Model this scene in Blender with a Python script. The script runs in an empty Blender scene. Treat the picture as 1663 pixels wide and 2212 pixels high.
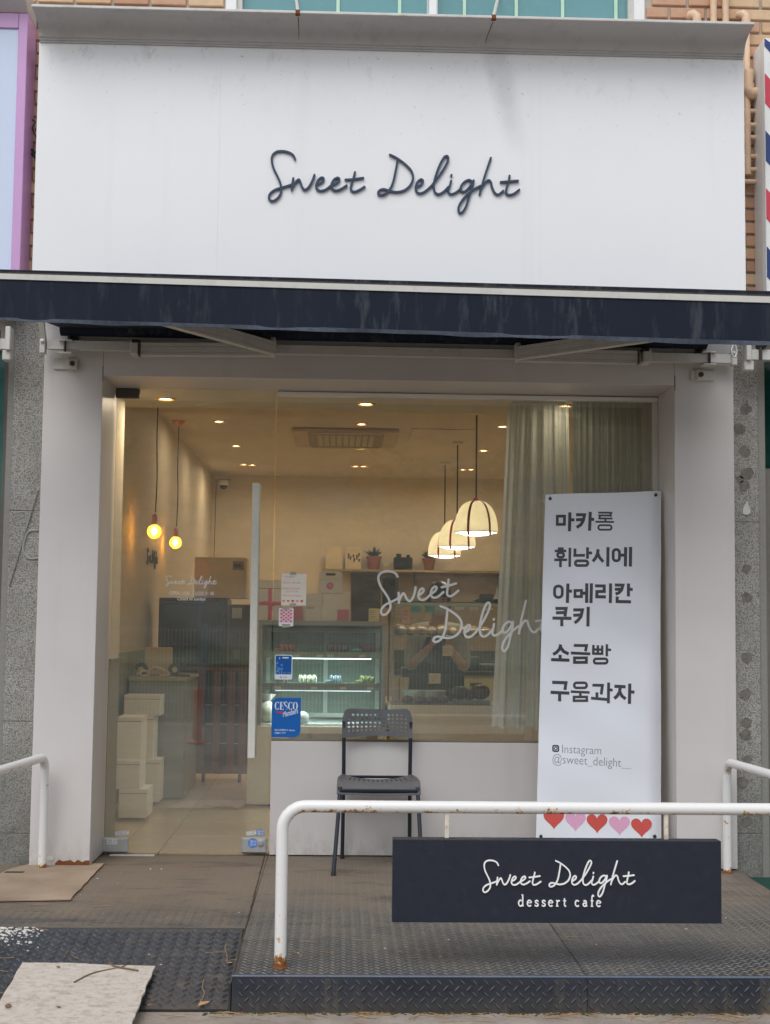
import bpy, bmesh, math, random
from mathutils import Vector, Matrix
random.seed(7)
R = math.radians
S = bpy.context.scene
COL = S.collection

# ------------------------------------------------------------------ camera
F = 3000.0                                   # focal length in pixels of a 1663 x 2211 picture
CAM = Vector((0.0, -7.28, 1.265))
YAW, PITCH, ROLL = R(1.83), R(4.55), R(0.63)
fwd = Vector((math.sin(YAW)*math.cos(PITCH), math.cos(YAW)*math.cos(PITCH), math.sin(PITCH)))
rgt0 = Vector((math.cos(YAW), -math.sin(YAW), 0))
up0 = rgt0.cross(fwd)
rgt = rgt0*math.cos(ROLL) + up0*math.sin(ROLL)
upv = up0*math.cos(ROLL) - rgt0*math.sin(ROLL)
cd = bpy.data.cameras.new('camera')
cd.sensor_fit = 'VERTICAL'; cd.sensor_height = 36.0; cd.lens = 36.0*F/2211.0
cd.clip_start = 0.05; cd.clip_end = 500
cam = bpy.data.objects.new('camera', cd); COL.objects.link(cam)
m = Matrix((rgt, upv, -fwd)).transposed().to_4x4(); m.translation = CAM
cam.matrix_world = m
S.camera = cam

def ray(u, v):
    return fwd + rgt*((u-831.5)/F) - upv*((v-1105.5)/F)
def at(u, v, Y):                             # point of the vertical plane Y seen at a pixel
    r = ray(u, v); return CAM + r*((Y-CAM.y)/r.y)
def atz(u, v, Z):                            # point of the level plane Z seen at a pixel
    r = ray(u, v); return CAM + r*((Z-CAM.z)/r.z)
def atx(u, v, X):
    r = ray(u, v); return CAM + r*((X-CAM.x)/r.x)
def aty(u, v, p, n):
    r = ray(u, v); return CAM + r*((p-CAM).dot(n)/r.dot(n))

# ------------------------------------------------------------------ sky, sun, exposure
SUN_EL, SUN_AZ = 54.0, 200.0                 # sun azimuth, degrees from +Y clockwise (sun in front of the shop)
w = bpy.data.worlds.new('World'); S.world = w; w.use_nodes = True
nt = w.node_tree; nt.nodes.clear()
sky = nt.nodes.new('ShaderNodeTexSky'); sky.sky_type = 'NISHITA'; sky.sun_disc = False
sky.sun_elevation = R(SUN_EL); sky.sun_rotation = R(SUN_AZ)
sky.air_density = 1.0; sky.dust_density = 1.2; sky.ozone_density = 1.0; sky.altitude = 50
hs = nt.nodes.new('ShaderNodeHueSaturation'); hs.inputs['Saturation'].default_value = 0.30
bg = nt.nodes.new('ShaderNodeBackground'); bg.inputs['Strength'].default_value = 0.15
out = nt.nodes.new('ShaderNodeOutputWorld')
nt.links.new(sky.outputs[0], hs.inputs['Color']); nt.links.new(hs.outputs[0], bg.inputs[0]); nt.links.new(bg.outputs[0], out.inputs[0])
sl = bpy.data.lights.new('sun', 'SUN'); sl.energy = 1.15; sl.angle = R(40); sl.color = (1.0, 1.0, 0.99)
sun = bpy.data.objects.new('sun', sl); COL.objects.link(sun)
az = R(SUN_AZ)
sd = Vector((math.sin(az)*math.cos(R(SUN_EL)), math.cos(az)*math.cos(R(SUN_EL)), math.sin(R(SUN_EL))))
sun.rotation_euler = sd.to_track_quat('Z', 'Y').to_euler()
S.view_settings.view_transform = 'Standard'; S.view_settings.look = 'None'
S.view_settings.exposure = 0.3; S.view_settings.gamma = 1.0; S.view_settings.use_curve_mapping = False
S.cycles.use_denoising = True
S.cycles.max_bounces = 8; S.cycles.diffuse_bounces = 4; S.cycles.glossy_bounces = 4
S.cycles.transparent_max_bounces = 24; S.cycles.transmission_bounces = 8
S.cycles.caustics_reflective = False; S.cycles.caustics_refractive = False
S.cycles.sample_clamp_indirect = 4.0

# ------------------------------------------------------------------ materials
def lin(c):
    return tuple(((x/255.0)/12.92 if x <= 10.3 else (((x/255.0)+0.055)/1.055)**2.4) for x in c)
class NT:
    def __init__(s, name):
        s.m = bpy.data.materials.new(name); s.m.use_nodes = True
        s.t = s.m.node_tree; s.t.nodes.clear()
        s.out = s.t.nodes.new('ShaderNodeOutputMaterial')
    def n(s, typ, **kw):
        x = s.t.nodes.new('ShaderNode'+typ)
        for k, v in kw.items():
            if k.startswith('i_'): x.inputs[k[2:]].default_value = v
            else: setattr(x, k, v)
        return x
    def l(s, a, b): s.t.links.new(a, b)
    def pos(s, sc=(1, 1, 1)):
        g = s.n('NewGeometry'); mp = s.n('Mapping'); mp.inputs['Scale'].default_value = sc
        s.l(g.outputs['Position'], mp.inputs['Vector']); return mp.outputs[0]
    def noise(s, scale, detail=3.0, sc=(1, 1, 1), rough=0.55):
        x = s.n('TexNoise'); x.inputs['Scale'].default_value = scale; x.inputs['Detail'].default_value = detail
        x.inputs['Roughness'].default_value = rough
        s.l(s.pos(sc), x.inputs['Vector']); return x.outputs['Fac']
    def ramp(s, fac, stops):
        r = s.n('ValToRGB'); e = r.color_ramp.elements
        while len(e) < len(stops): e.new(0.5)
        for k, (p, c) in enumerate(stops):
            e[k].position = p; e[k].color = (c[0], c[1], c[2], 1) if hasattr(c, '__len__') else (c, c, c, 1)
        s.l(fac, r.inputs['Fac']); return r.outputs['Color']
    def mix(s, fac, a, b, mode='MIX'):
        x = s.n('Mix', data_type='RGBA', blend_type=mode)
        for k, v in ((0, fac), (6, a), (7, b)):
            if hasattr(v, 'is_linked'): s.l(v, x.inputs[k])
            elif k == 0: x.inputs[0].default_value = v
            else: x.inputs[k].default_value = (v[0], v[1], v[2], 1)
        return x.outputs[2]
    def math(s, op, a, b=None):
        x = s.n('Math', operation=op)
        for k, v in ((0, a), (1, b)):
            if v is None: continue
            if hasattr(v, 'is_linked'): s.l(v, x.inputs[k])
            else: x.inputs[k].default_value = v
        return x.outputs[0]
    def zpos(s, axis='Z'):
        g = s.n('NewGeometry'); q = s.n('SeparateXYZ'); s.l(g.outputs['Position'], q.inputs[0]); return q.outputs[axis]
    def pbr(s, col, rough=0.5, metal=0.0, spec=0.5, bump=None, bstr=0.3, bdist=0.002, **kw):
        b = s.n('BsdfPrincipled')
        if hasattr(col, 'is_linked'): s.l(col, b.inputs['Base Color'])
        else: b.inputs['Base Color'].default_value = (col[0], col[1], col[2], 1)
        if hasattr(rough, 'is_linked'): s.l(rough, b.inputs['Roughness'])
        else: b.inputs['Roughness'].default_value = rough
        b.inputs['Metallic'].default_value = metal; b.inputs['Specular IOR Level'].default_value = spec
        for k, v in kw.items(): b.inputs[k].default_value = v
        if bump is not None:
            bp = s.n('Bump'); bp.inputs['Strength'].default_value = bstr; bp.inputs['Distance'].default_value = bdist
            s.l(bump, bp.inputs['Height']); s.l(bp.outputs[0], b.inputs['Normal'])
        s.l(b.outputs[0], s.out.inputs[0]); return s.m

def mat(name, rgb, rough=0.5, var=0.12, scale=3.0, bump=0.0, bscale=150.0, metal=0.0, spec=0.5, dirt=0.0, dscale=6.0, dcol=(70, 60, 50)):
    t = NT(name); c = lin(rgb)
    n1 = t.noise(scale, 4); n2 = t.noise(scale*14, 3)
    k = t.math('ADD', t.math('MULTIPLY', n1, 0.7), t.math('MULTIPLY', n2, 0.3))
    colr = t.ramp(k, [(0.3, [x*(1-var) for x in c]), (0.7, [min(1, x*(1+var)) for x in c])])
    if dirt > 0:
        d = t.ramp(t.noise(dscale, 8, rough=0.7), [(0.52, 0), (0.78, 1)])
        colr = t.mix(t.math('MULTIPLY', d, dirt), colr, lin(dcol))
    b = t.noise(bscale, 2) if bump > 0 else None
    rr = t.ramp(n2, [(0.25, max(0, rough-0.07)), (0.75, min(1, rough+0.07))])
    return t.pbr(colr, rr, metal, spec, b, bump, 0.002)

def emit(name, rgb, strength):
    t = NT(name); e = t.n('Emission'); e.inputs[0].default_value = (*lin(rgb), 1); e.inputs[1].default_value = strength
    t.l(e.outputs[0], t.out.inputs[0]); return t.m

def glass(name, tint=(0.93, 0.96, 0.94), base=0.045, veil=0.0):
    t = NT(name)
    lw = t.n('LayerWeight'); lw.inputs['Blend'].default_value = 0.5
    p = t.math('POWER', lw.outputs['Facing'], 4.0)
    fac = t.math('ADD', t.math('MULTIPLY', p, 0.85), base)
    tr = t.n('BsdfTransparent'); tr.inputs[0].default_value = (*tint, 1)
    gl = t.n('BsdfGlossy'); gl.inputs['Roughness'].default_value = 0.012; gl.inputs[0].default_value = (1, 1, 1, 1)
    mx = t.n('MixShader'); t.l(fac, mx.inputs[0]); t.l(tr.outputs[0], mx.inputs[1]); t.l(gl.outputs[0], mx.inputs[2])
    o = mx.outputs[0]
    if veil > 0:
        df = t.n('BsdfDiffuse'); df.inputs[0].default_value = (0.52, 0.56, 0.53, 1)  # patchy diffuse film put in as the pale reflected haze on the glass
        m2 = t.n('MixShader'); dn = t.ramp(t.noise(2.2, 6, (1, 1, 2.2), 0.65), [(0.35, veil*0.45), (0.75, veil*1.6)])
        t.l(dn, m2.inputs[0]); t.l(o, m2.inputs[1]); t.l(df.outputs[0], m2.inputs[2]); o = m2.outputs[0]
    t.l(o, t.out.inputs[0]); return t.m

# ------------------------------------------------------------------ objects
ORG = {}
def tag(o, label=None, cat=None, group=None, kind=None):
    if label: o['label'] = label
    if cat: o['category'] = cat
    if group: o['group'] = group
    if kind: o['kind'] = kind
    return o
def thing(name, label, cat, loc=(0, 0, 0), group=None):
    o = bpy.data.objects.new(name, None); COL.objects.link(o); o.location = loc
    o.empty_display_size = 0.05; ORG[o] = Vector(loc); return tag(o, label, cat, group)

class MB:
    def __init__(s): s.v = []; s.f = []; s.mi = []; s.k = 0
    def mesh(s, verts, faces):
        b = len(s.v); s.v += [Vector(p) for p in verts]
        s.f += [tuple(b+i for i in f) for f in faces]; s.mi += [s.k]*len(faces); return s
    def box(s, a, b, bev=0.0, M=None):
        lo = [min(a[i], b[i]) for i in range(3)]; hi = [max(a[i], b[i]) for i in range(3)]
        bm = bmesh.new(); bmesh.ops.create_cube(bm, size=1)
        for q in bm.verts: q.co = Vector([(lo[i]+hi[i])/2 + q.co[i]*(hi[i]-lo[i]) for i in range(3)])
        if bev > 0: bmesh.ops.bevel(bm, geom=bm.edges[:], offset=bev, segments=1, affect='EDGES', clamp_overlap=True)
        bm.verts.index_update()
        vs = [q.co.copy() for q in bm.verts]
        if M is not None: vs = [M @ q for q in vs]
        s.mesh(vs, [[q.index for q in f.verts] for f in bm.faces]); bm.free(); return s
    def quad(s, a, b, c, d): return s.mesh([a, b, c, d], [(0, 1, 2, 3)])
    def tube(s, pts, r, n=10, caps=True, closed=False, flat=1.0):
        pts = [Vector(p) for p in pts]; N = len(pts); rs = r if hasattr(r, '__len__') else [r]*N
        t0 = (pts[1]-pts[0]).normalized(); ref = Vector((0, 0, 1)) if abs(t0.z) < 0.9 else Vector((1, 0, 0))
        nx = t0.cross(ref).normalized(); vs = []; fs = []
        for i, p in enumerate(pts):
            a = pts[(i-1) % N] if (i > 0 or closed) else p; b = pts[(i+1) % N] if (i < N-1 or closed) else p
            t = (b-a).normalized(); nx = (nx - t*nx.dot(t)).normalized(); ny = t.cross(nx)
            for j in range(n):
                c, q = math.cos(2*math.pi*j/n), math.sin(2*math.pi*j/n)
                vs.append(p + nx*(c*rs[i]) + ny*(q*rs[i]*flat))
        for i in range(N if closed else N-1):
            for j in range(n):
                i2 = (i+1) % N
                fs.append((i*n+j, i*n+(j+1) % n, i2*n+(j+1) % n, i2*n+j))
        if caps and not closed:
            fs.append(tuple(range(n-1, -1, -1))); fs.append(tuple((N-1)*n+j for j in range(n)))
        return s.mesh(vs, fs)
    def lathe(s, prof, c, n=20, axis='Z', cap=True):
        vs = []; fs = []; c = Vector(c)
        for (r, h) in prof:
            for j in range(n):
                a = 2*math.pi*j/n; x, y = r*math.cos(a), r*math.sin(a)
                vs.append(c + (Vector((x, y, h)) if axis == 'Z' else Vector((h, x, y)) if axis == 'X' else Vector((x, h, y))))
        for i in range(len(prof)-1):
            for j in range(n): fs.append((i*n+j, i*n+(j+1) % n, (i+1)*n+(j+1) % n, (i+1)*n+j))
        if cap:
            fs.append(tuple(range(n-1, -1, -1))); fs.append(tuple((len(prof)-1)*n+j for j in range(n)))
        return s.mesh(vs, fs)
    def prism(s, poly, ext):                 # closed polygon of 3D points pushed along ext
        n = len(poly); e = Vector(ext); a = [Vector(p) for p in poly]
        return s.mesh(a+[p+e for p in a], [tuple(range(n)), tuple(range(2*n-1, n-1, -1))]+[(i, (i+1) % n, n+(i+1) % n, n+i) for i in range(n)])
    def ball(s, c, r, n=12, m=8, sc=(1, 1, 1)):
        prof = []
        for i in range(m+1):
            a = -math.pi/2+math.pi*i/m; prof.append((max(1e-4, math.cos(a))*r, math.sin(a)*r))
        b = len(s.v); s.lathe(prof, (0, 0, 0), n, cap=False)
        for q in s.v[b:]: q.x = q.x*sc[0]+c[0]; q.y = q.y*sc[1]+c[1]; q.z = q.z*sc[2]+c[2]
        return s
    def build(s, name, mats, parent=None, smooth=False, label=None, angle=35, fix=True):
        if not isinstance(mats, (list, tuple)): mats = [mats]
        lo = Vector([min(q[i] for q in s.v) for i in range(3)]); hi = Vector([max(q[i] for q in s.v) for i in range(3)])
        org = Vector(((lo.x+hi.x)/2, (lo.y+hi.y)/2, lo.z))
        me = bpy.data.meshes.new(name); me.from_pydata([q-org for q in s.v], [], s.f)
        for mm in mats: me.materials.append(mm)
        if len(mats) > 1: me.polygons.foreach_set('material_index', s.mi)
        if fix:
            bm = bmesh.new(); bm.from_mesh(me); bmesh.ops.recalc_face_normals(bm, faces=bm.faces[:]); bm.to_mesh(me); bm.free()
        if smooth:
            me.polygons.foreach_set('use_smooth', [True]*len(me.polygons)); me.set_sharp_from_angle(angle=R(angle))
        o = bpy.data.objects.new(name, me); COL.objects.link(o); ORG[o] = org
        if parent is not None: o.parent = parent; o.location = org-ORG[parent]
        else: o.location = org
        if label: o['label'] = label
        return o

def copy_tree(o, off, parent=None):          # a thing with its parts and sub-parts, moved by off
    c = o.copy(); COL.objects.link(c)
    if parent is None: c.location = o.location+Vector(off); ORG[c] = ORG[o]+Vector(off)
    else: c.parent = parent
    for ch in o.children: copy_tree(ch, off, c)
    return c

def catmull(pts, k=6, closed=False):
    P = [Vector(p) for p in pts]; N = len(P); o = []
    for i in range(N if closed else N-1):
        p0 = P[(i-1) % N] if (i > 0 or closed) else P[0]; p1 = P[i]; p2 = P[(i+1) % N]
        p3 = P[(i+2) % N] if (i+2 < N or closed) else P[N-1]
        for j in range(k):
            t = j/k; o.append(0.5*((2*p1)+(p2-p0)*t+(2*p0-5*p1+4*p2-p3)*t*t+(3*p1-p0-3*p2+p3)*t**3))
    if not closed: o.append(P[-1])
    return o

class Frame:                                 # a plane to write on: origin, x axis, y axis; the normal looks at the reader
    def __init__(s, o, x, y): s.o = Vector(o); s.x = Vector(x).normalized(); s.y = Vector(y).normalized(); s.n = s.x.cross(s.y).normalized()
    def p(s, a, b, d=0.0): return s.o+s.x*a+s.y*b+s.n*d
def ribbon(mb, fr, pts, wd, d0=0.0, d1=0.002, closed=False, ramp=0.0, cap=True):
    P = [Vector((p[0], p[1])) for p in pts]; q = [P[0]]
    for p in P[1:]:
        if (p-q[-1]).length > 1e-6: q.append(p)
    P = q; N = len(P); ws = wd if hasattr(wd, '__len__') else [wd]*N
    L = []; Rr = []
    for i in range(N):
        a = P[i-1] if (i > 0 or closed) else None; b = P[(i+1) % N] if (i < N-1 or closed) else None
        d1v = (P[i]-a).normalized() if a is not None else (b-P[i]).normalized()
        d2v = (b-P[i]).normalized() if b is not None else d1v
        n1 = Vector((-d1v.y, d1v.x)); n2 = Vector((-d2v.y, d2v.x)); mm = n1+n2
        mm = mm.normalized() if mm.length > 0.2 else n1
        k = min(1.6, 1.0/max(0.3, mm.dot(n1)))
        L.append(P[i]+mm*(ws[i]/2*k)); Rr.append(P[i]-mm*(ws[i]/2*k))
    vs = []; fs = []
    for i in range(N):
        e = d1+ramp*i/max(1, N-1)
        vs += [fr.p(L[i].x, L[i].y, e), fr.p(Rr[i].x, Rr[i].y, e), fr.p(Rr[i].x, Rr[i].y, d0), fr.p(L[i].x, L[i].y, d0)]
    for i in range(N if closed else N-1):
        a = 4*i; b = 4*((i+1) % N)
        for j in range(4): fs.append((a+j, a+(j+1) % 4, b+(j+1) % 4, b+j))
    if not closed: fs.append((3, 2, 1, 0)); a = 4*(N-1); fs.append((a, a+1, a+2, a+3))
    mb.mesh(vs, fs)
    if cap and not closed:
        for i, sg in ((0, -1), (N-1, 1)):
            dv = (P[1]-P[0]).normalized() if i == 0 else (P[-1]-P[-2]).normalized()
            a0 = math.atan2(dv.y, dv.x)*1.0; e = d1+ramp*i/max(1, N-1)-0.00002; c = P[i]; rr = ws[i]/2
            arc = [(c.x+rr*math.cos(a0+sg*(-math.pi/2+math.pi*k/6)*1.0+(0 if sg > 0 else math.pi)), c.y+rr*math.sin(a0+sg*(-math.pi/2+math.pi*k/6)+(0 if sg > 0 else math.pi))) for k in range(7)]
            mb.prism([fr.p(x, y, e) for x, y in arc], fr.n*(d0-e+0.00001))
def text(mb, fr, body, x, y, size, d=0.002, align='LEFT', shear=0.0, bold=0.0, width=None):
    c = bpy.data.curves.new('t', 'FONT'); c.body = body; c.size = size; c.align_x = align; c.shear = shear; c.offset = bold*size; c.resolution_u = 3
    o = bpy.data.objects.new('t', c); COL.objects.link(o); bpy.context.view_layer.update()
    me = bpy.data.meshes.new_from_object(o.evaluated_get(bpy.context.evaluated_depsgraph_get()))
    xs = [q.co.x for q in me.vertices]; k = 1.0
    if width and xs: k = width/(max(xs)-min(xs))
    mb.mesh([fr.p(x+q.co.x*k, y+q.co.y, d) for q in me.vertices], [tuple(p.vertices) for p in me.polygons])
    bpy.data.objects.remove(o); bpy.data.curves.remove(c); bpy.data.meshes.remove(me)
def heart(cx, cy, s):
    o = []
    for k in range(24):
        t = 2*math.pi*k/24; o.append((cx+s*16*math.sin(t)**3/34, cy+s*(13*math.cos(t)-5*math.cos(2*t)-2*math.cos(3*t)-math.cos(4*t)+2.5)/34))
    return o
def sheet(mb, fr, poly, d0, d1): mb.prism([fr.p(a, b, d0) for a, b in poly], fr.n*(d1-d0))
def rrect(x0, y0, x1, y1, r, corners=(1, 1, 1, 1), k=5):    # corners: bl, br, tr, tl
    o = []
    for (cx, cy, a0, on, px, py) in ((x0+r, y0+r, 180, corners[0], x0, y0), (x1-r, y0+r, 270, corners[1], x1, y0), (x1-r, y1-r, 0, corners[2], x1, y1), (x0+r, y1-r, 90, corners[3], x0, y1)):
        if on: o += [(cx+r*math.cos(R(a0+90*j/k)), cy+r*math.sin(R(a0+90*j/k))) for j in range(k+1)]
        else: o.append((px, py))
    return o

# the hand-written shop name, stroke by stroke, letter by letter (width 1, baseline 0)
LET = {
 'S': [[(234,138),(222,113),(196,96),(160,88),(125,92),(102,112),(97,145),(108,190),(130,235),(150,280),(157,322),(150,354),(125,382),(100,388),(86,372),(92,345),(120,322),(160,308),(200,296),(226,285)]],
 'w': [[(226,252),(222,288),(218,322)],[(219,315),(240,278),(258,260),(268,275),(277,302),(293,321),(313,312),(332,282),(343,255),(350,232)]],
 'e': [[(365,292),(393,277),(405,258),(395,247),(375,260),(362,290),(365,315),(387,328),(418,320),(446,298)]],
 'e2': [[(446,298),(478,283),(497,262),(488,249),(466,260),(451,290),(455,315),(476,326),(506,318),(540,296)]],
 't': [[(588,215),(580,250),(569,288),(565,318),(582,333),(612,324),(646,303)],[(533,261),(585,257),(637,250)]],
 'D': [[(792,110),(832,130),(880,165),(918,205),(931,250),(915,295),(880,325),(835,335),(795,328),(760,318),(735,325),(727,345),(745,354),(775,342),(800,310),(815,270),(825,220),(832,180),(836,150)]],
 'e3': [[(950,308),(980,290),(990,268),(978,258),(958,275),(947,305),(953,333),(975,343),(1005,330),(1040,298)]],
 'l': [[(1040,298),(1080,245),(1115,190),(1137,140),(1131,118),(1114,124),(1092,162),(1070,220),(1055,280),(1058,330),(1080,348),(1110,336),(1140,305)]],
 'i': [[(1156,268),(1148,300),(1140,330),(1155,348),(1185,338),(1215,313)],[(1158,232),(1156,239)]],
 'g': [[(1286,277),(1262,262),(1232,277),(1213,307),(1217,330),(1240,331),(1265,305),(1289,266),(1280,312),(1262,370),(1245,425),(1222,459),(1205,455),(1203,425),(1222,387),(1255,350),(1295,318),(1330,298)]],
 'h': [[(1390,128),(1370,190),(1348,262),(1326,350)],[(1329,330),(1350,290),(1375,264),(1391,275),(1398,305),(1415,340),(1438,350),(1466,328)]],
 't2': [[(1502,237),(1497,270),(1485,310),(1482,340),(1500,353),(1530,345),(1560,322)],[(1450,275),(1500,272),(1552,267)]],
}
def gp(p): return ((p[0]-83)/1477.0, -(p[1]-0.0286*(p[0]-83)-335)/1477.0)
def letters(fr, size, wd, d0, d1, m_, parent, which=None, rot=0.0, ox=0.0, oy=0.0, pivot=(0, 0), one=None, step=0.00035):
    ca, sa = math.cos(rot), math.sin(rot); big = MB()
    for j, (k, strokes) in enumerate(LET.items()):
        if which and k not in which: continue
        mb = big if one else MB()
        for i, st in enumerate(strokes):
            pts = []
            for p in catmull([Vector((*gp(q), 0)) for q in st], 5):
                x, y = p.x-pivot[0], p.y-pivot[1]
                pts.append((ox+size*(x*ca-y*sa), oy+size*(x*sa+y*ca)))
            dj = d1+(j % 2)*step*4+i*step*2
            ribbon(mb, fr, pts, wd, d0, dj, ramp=step*1.7)
        if not one: mb.build('letter', m_, parent)
    if one: return big.build(one, m_, parent)

# ------------------------------------------------------------------ palette
def clad():
    t = NT('white_cladding'); c = lin((214, 209, 206))
    n = t.noise(1.6, 5); st = t.noise(9, 5, (1, 1, 0.06)); sp = t.noise(26, 6, rough=0.75)
    c1 = t.ramp(n, [(0.3, [x*0.94 for x in c]), (0.7, [x*1.03 for x in c])])
    c2 = t.mix(t.math('MULTIPLY', t.ramp(st, [(0.55, 0), (0.8, 1)]), 0.10), c1, lin((140, 132, 126)))
    c3 = t.mix(t.math('MULTIPLY', t.ramp(sp, [(0.66, 0), (0.75, 1)]), 0.25), c2, lin((120, 112, 106)))
    mr = t.n('MapRange'); mr.inputs[1].default_value = 0.22; mr.inputs[2].default_value = 0.0; t.l(t.zpos(), mr.inputs[0])
    low = t.math('MULTIPLY', t.math('POWER', mr.outputs[0], 1.6), t.ramp(t.noise(20, 7, (1, 1, 0.5), 0.75), [(0.4, 0.05), (0.7, 0.55)]))
    c3 = t.mix(low, c3, lin((122, 112, 102)))
    return t.pbr(c3, 0.42, 0, 0.45, t.noise(1.3, 2), 0.12, 0.01)
M_clad = clad()
def fasc():
    t = NT('white_fascia_panel'); c = lin((243, 243, 244))
    z = t.zpos('Z'); st = t.noise(7, 6, (1, 1, 0.05)); sp = t.noise(30, 8, rough=0.8); big = t.noise(1.4, 4)
    near = t.ramp(z, [(0.0, 0), (1.0, 1)])
    mr = t.n('MapRange'); mr.inputs[1].default_value = 3.6; mr.inputs[2].default_value = 4.2; t.l(z, mr.inputs[0])
    top = t.math('POWER', mr.outputs[0], 3.0)
    d = t.math('MULTIPLY', top, t.ramp(t.noise(11, 8, (1, 1, 0.6), 0.75), [(0.55, 0), (0.72, 1)]))
    c1 = t.mix(t.math('MULTIPLY', d, 0.38), c, lin((112, 110, 110)))
    c2 = t.mix(t.math('MULTIPLY', t.ramp(st, [(0.6, 0), (0.85, 1)]), 0.09), c1, lin((150, 152, 156)))
    c3 = t.mix(t.math('MULTIPLY', t.ramp(big, [(0.45, 0), (0.75, 1)]), 0.08), c2, lin((190, 196, 206)))
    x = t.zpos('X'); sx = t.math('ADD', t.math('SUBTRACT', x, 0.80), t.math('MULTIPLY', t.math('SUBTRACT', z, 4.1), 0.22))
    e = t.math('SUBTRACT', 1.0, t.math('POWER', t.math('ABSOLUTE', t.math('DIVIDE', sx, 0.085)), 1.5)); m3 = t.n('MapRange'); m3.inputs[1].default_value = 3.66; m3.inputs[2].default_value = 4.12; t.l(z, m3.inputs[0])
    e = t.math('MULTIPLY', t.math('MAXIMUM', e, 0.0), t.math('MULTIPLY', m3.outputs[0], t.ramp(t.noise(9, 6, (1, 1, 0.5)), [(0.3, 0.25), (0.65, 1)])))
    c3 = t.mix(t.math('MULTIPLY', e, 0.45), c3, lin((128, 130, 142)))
    sm = t.math('MULTIPLY', m3.outputs[0], t.ramp(t.noise(48, 3, (1, 1, 1)), [(0.68, 0), (0.76, 1)]))
    c3 = t.mix(t.math('MULTIPLY', sm, 0.5), c3, lin((96, 96, 98)))
    return t.pbr(c3, 0.38, 0, 0.5, t.noise(1.5, 2), 0.15, 0.01)
M_fascia = fasc()
M_cornice = mat('grey_white_metal', (190, 187, 186), 0.4, 0.05, 1.5, dirt=0.25, dscale=9)
M_lip = mat('lip_metal', (214, 211, 206), 0.4, 0.08, 6, dirt=0.4, dscale=14, dcol=(120, 90, 60))
M_navy = mat('navy_paint', (38, 58, 84), 0.38, 0.1, 6)
M_navyboard = mat('dark_navy_board', (27, 34, 47), 0.5, 0.1, 3, dirt=0.1, dscale=20, dcol=(90, 95, 105))
M_white = mat('white_paint', (236, 236, 234), 0.35, 0.04, 5)
M_whitedull = mat('dull_white', (226, 222, 214), 0.55, 0.06, 5)
M_black = mat('black_plastic', (34, 35, 37), 0.45, 0.12, 9)
M_chair = mat('charcoal_plastic', (92, 94, 98), 0.5, 0.14, 14, bump=0.1, bscale=400, dirt=0.3, dscale=18, dcol=(120, 114, 106))
M_chairleg = mat('black_steel', (30, 36, 46), 0.38, 0.1, 9)
M_steel = mat('brushed_steel', (186, 187, 186), 0.32, 0.08, 30, metal=0.35)
M_darksteel = mat('dark_steel', (92, 92, 92), 0.4, 0.1, 20, metal=0.6)
M_alu = mat('white_aluminium', (205, 203, 196), 0.42, 0.06, 8, dirt=0.25, dscale=12)
M_bolt = mat('bolt_steel', (70, 66, 62), 0.45, 0.2, 60, metal=0.6)
def valance():
    t = NT('navy_canvas'); c = lin((22, 31, 46))
    g = t.n('NewGeometry'); st = t.noise(16, 7, (1, 1, 0.18), 0.7); st2 = t.noise(3.2, 4, (1, 1, 0.3))
    k = t.math('MULTIPLY', t.ramp(st, [(0.5, 0), (0.76, 1)]), t.ramp(st2, [(0.4, 0.2), (0.62, 1)]))
    c1 = t.mix(t.math('MULTIPLY', k, 0.5), c, lin((118, 120, 124)))
    fine = t.noise(900, 1)
    return t.pbr(c1, 0.75, 0, 0.25, fine, 0.25, 0.0008)
M_canvas = valance()
M_grit = mat('gritty_dirt', (70, 62, 54), 0.9, 0.5, 40, bump=0.8, bscale=260)
def granite():
    t = NT('flamed_granite'); n = t.noise(118, 0.8); n2 = t.noise(6, 4); n3 = t.noise(300, 2)
    a = t.math('ABSOLUTE', t.math('SUBTRACT', n, 0.5))
    worm = t.ramp(a, [(0.035, 1), (0.08, 0)])
    c = t.mix(worm, lin((184, 182, 175)), lin((116, 114, 110)))
    c = t.mix(t.math('MULTIPLY', t.ramp(n2, [(0.4, 0), (0.75, 1)]), 0.35), c, lin((112, 108, 98)))
    c = t.mix(t.math('MULTIPLY', t.ramp(n3, [(0.5, 0), (0.6, 1)]), 0.12), c, lin((40, 40, 40)))
    mr = t.n('MapRange'); mr.inputs[1].default_value = 0.75; mr.inputs[2].default_value = 0.0; t.l(t.zpos(), mr.inputs[0])
    c = t.mix(t.math('MULTIPLY', mr.outputs[0], t.ramp(t.noise(5, 6), [(0.3, 0.2), (0.65, 0.75)])), c, lin((88, 88, 80)))
    return t.pbr(c, 0.7, 0, 0.35, worm, 0.5, 0.002)
M_granite = granite()
M_granite_edge = mat('sawn_granite', (140, 138, 132), 0.6, 0.12, 60)
M_stain = mat('glue_stain', (116, 111, 103), 0.8, 0.4, 45, dirt=0.6, dscale=60, dcol=(92, 86, 80))
M_putty = mat('white_putty', (205, 203, 198), 0.7, 0.1, 40)
M_mortar = mat('mortar', (186, 178, 166), 0.9, 0.12, 20, bump=0.5, bscale=200)
BR = [mat('brick_%s' % nm, c, 0.85, 0.12, 18, bump=0.4, bscale=180) for nm, c in (('rose', (200, 158, 130)), ('sand', (214, 184, 150)), ('tan', (206, 170, 136)), ('clay', (188, 146, 118)))]
M_pipe = mat('peach_pipe_paint', (222, 190, 160), 0.5, 0.12, 18, dirt=0.45, dscale=22, dcol=(150, 120, 90))
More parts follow.
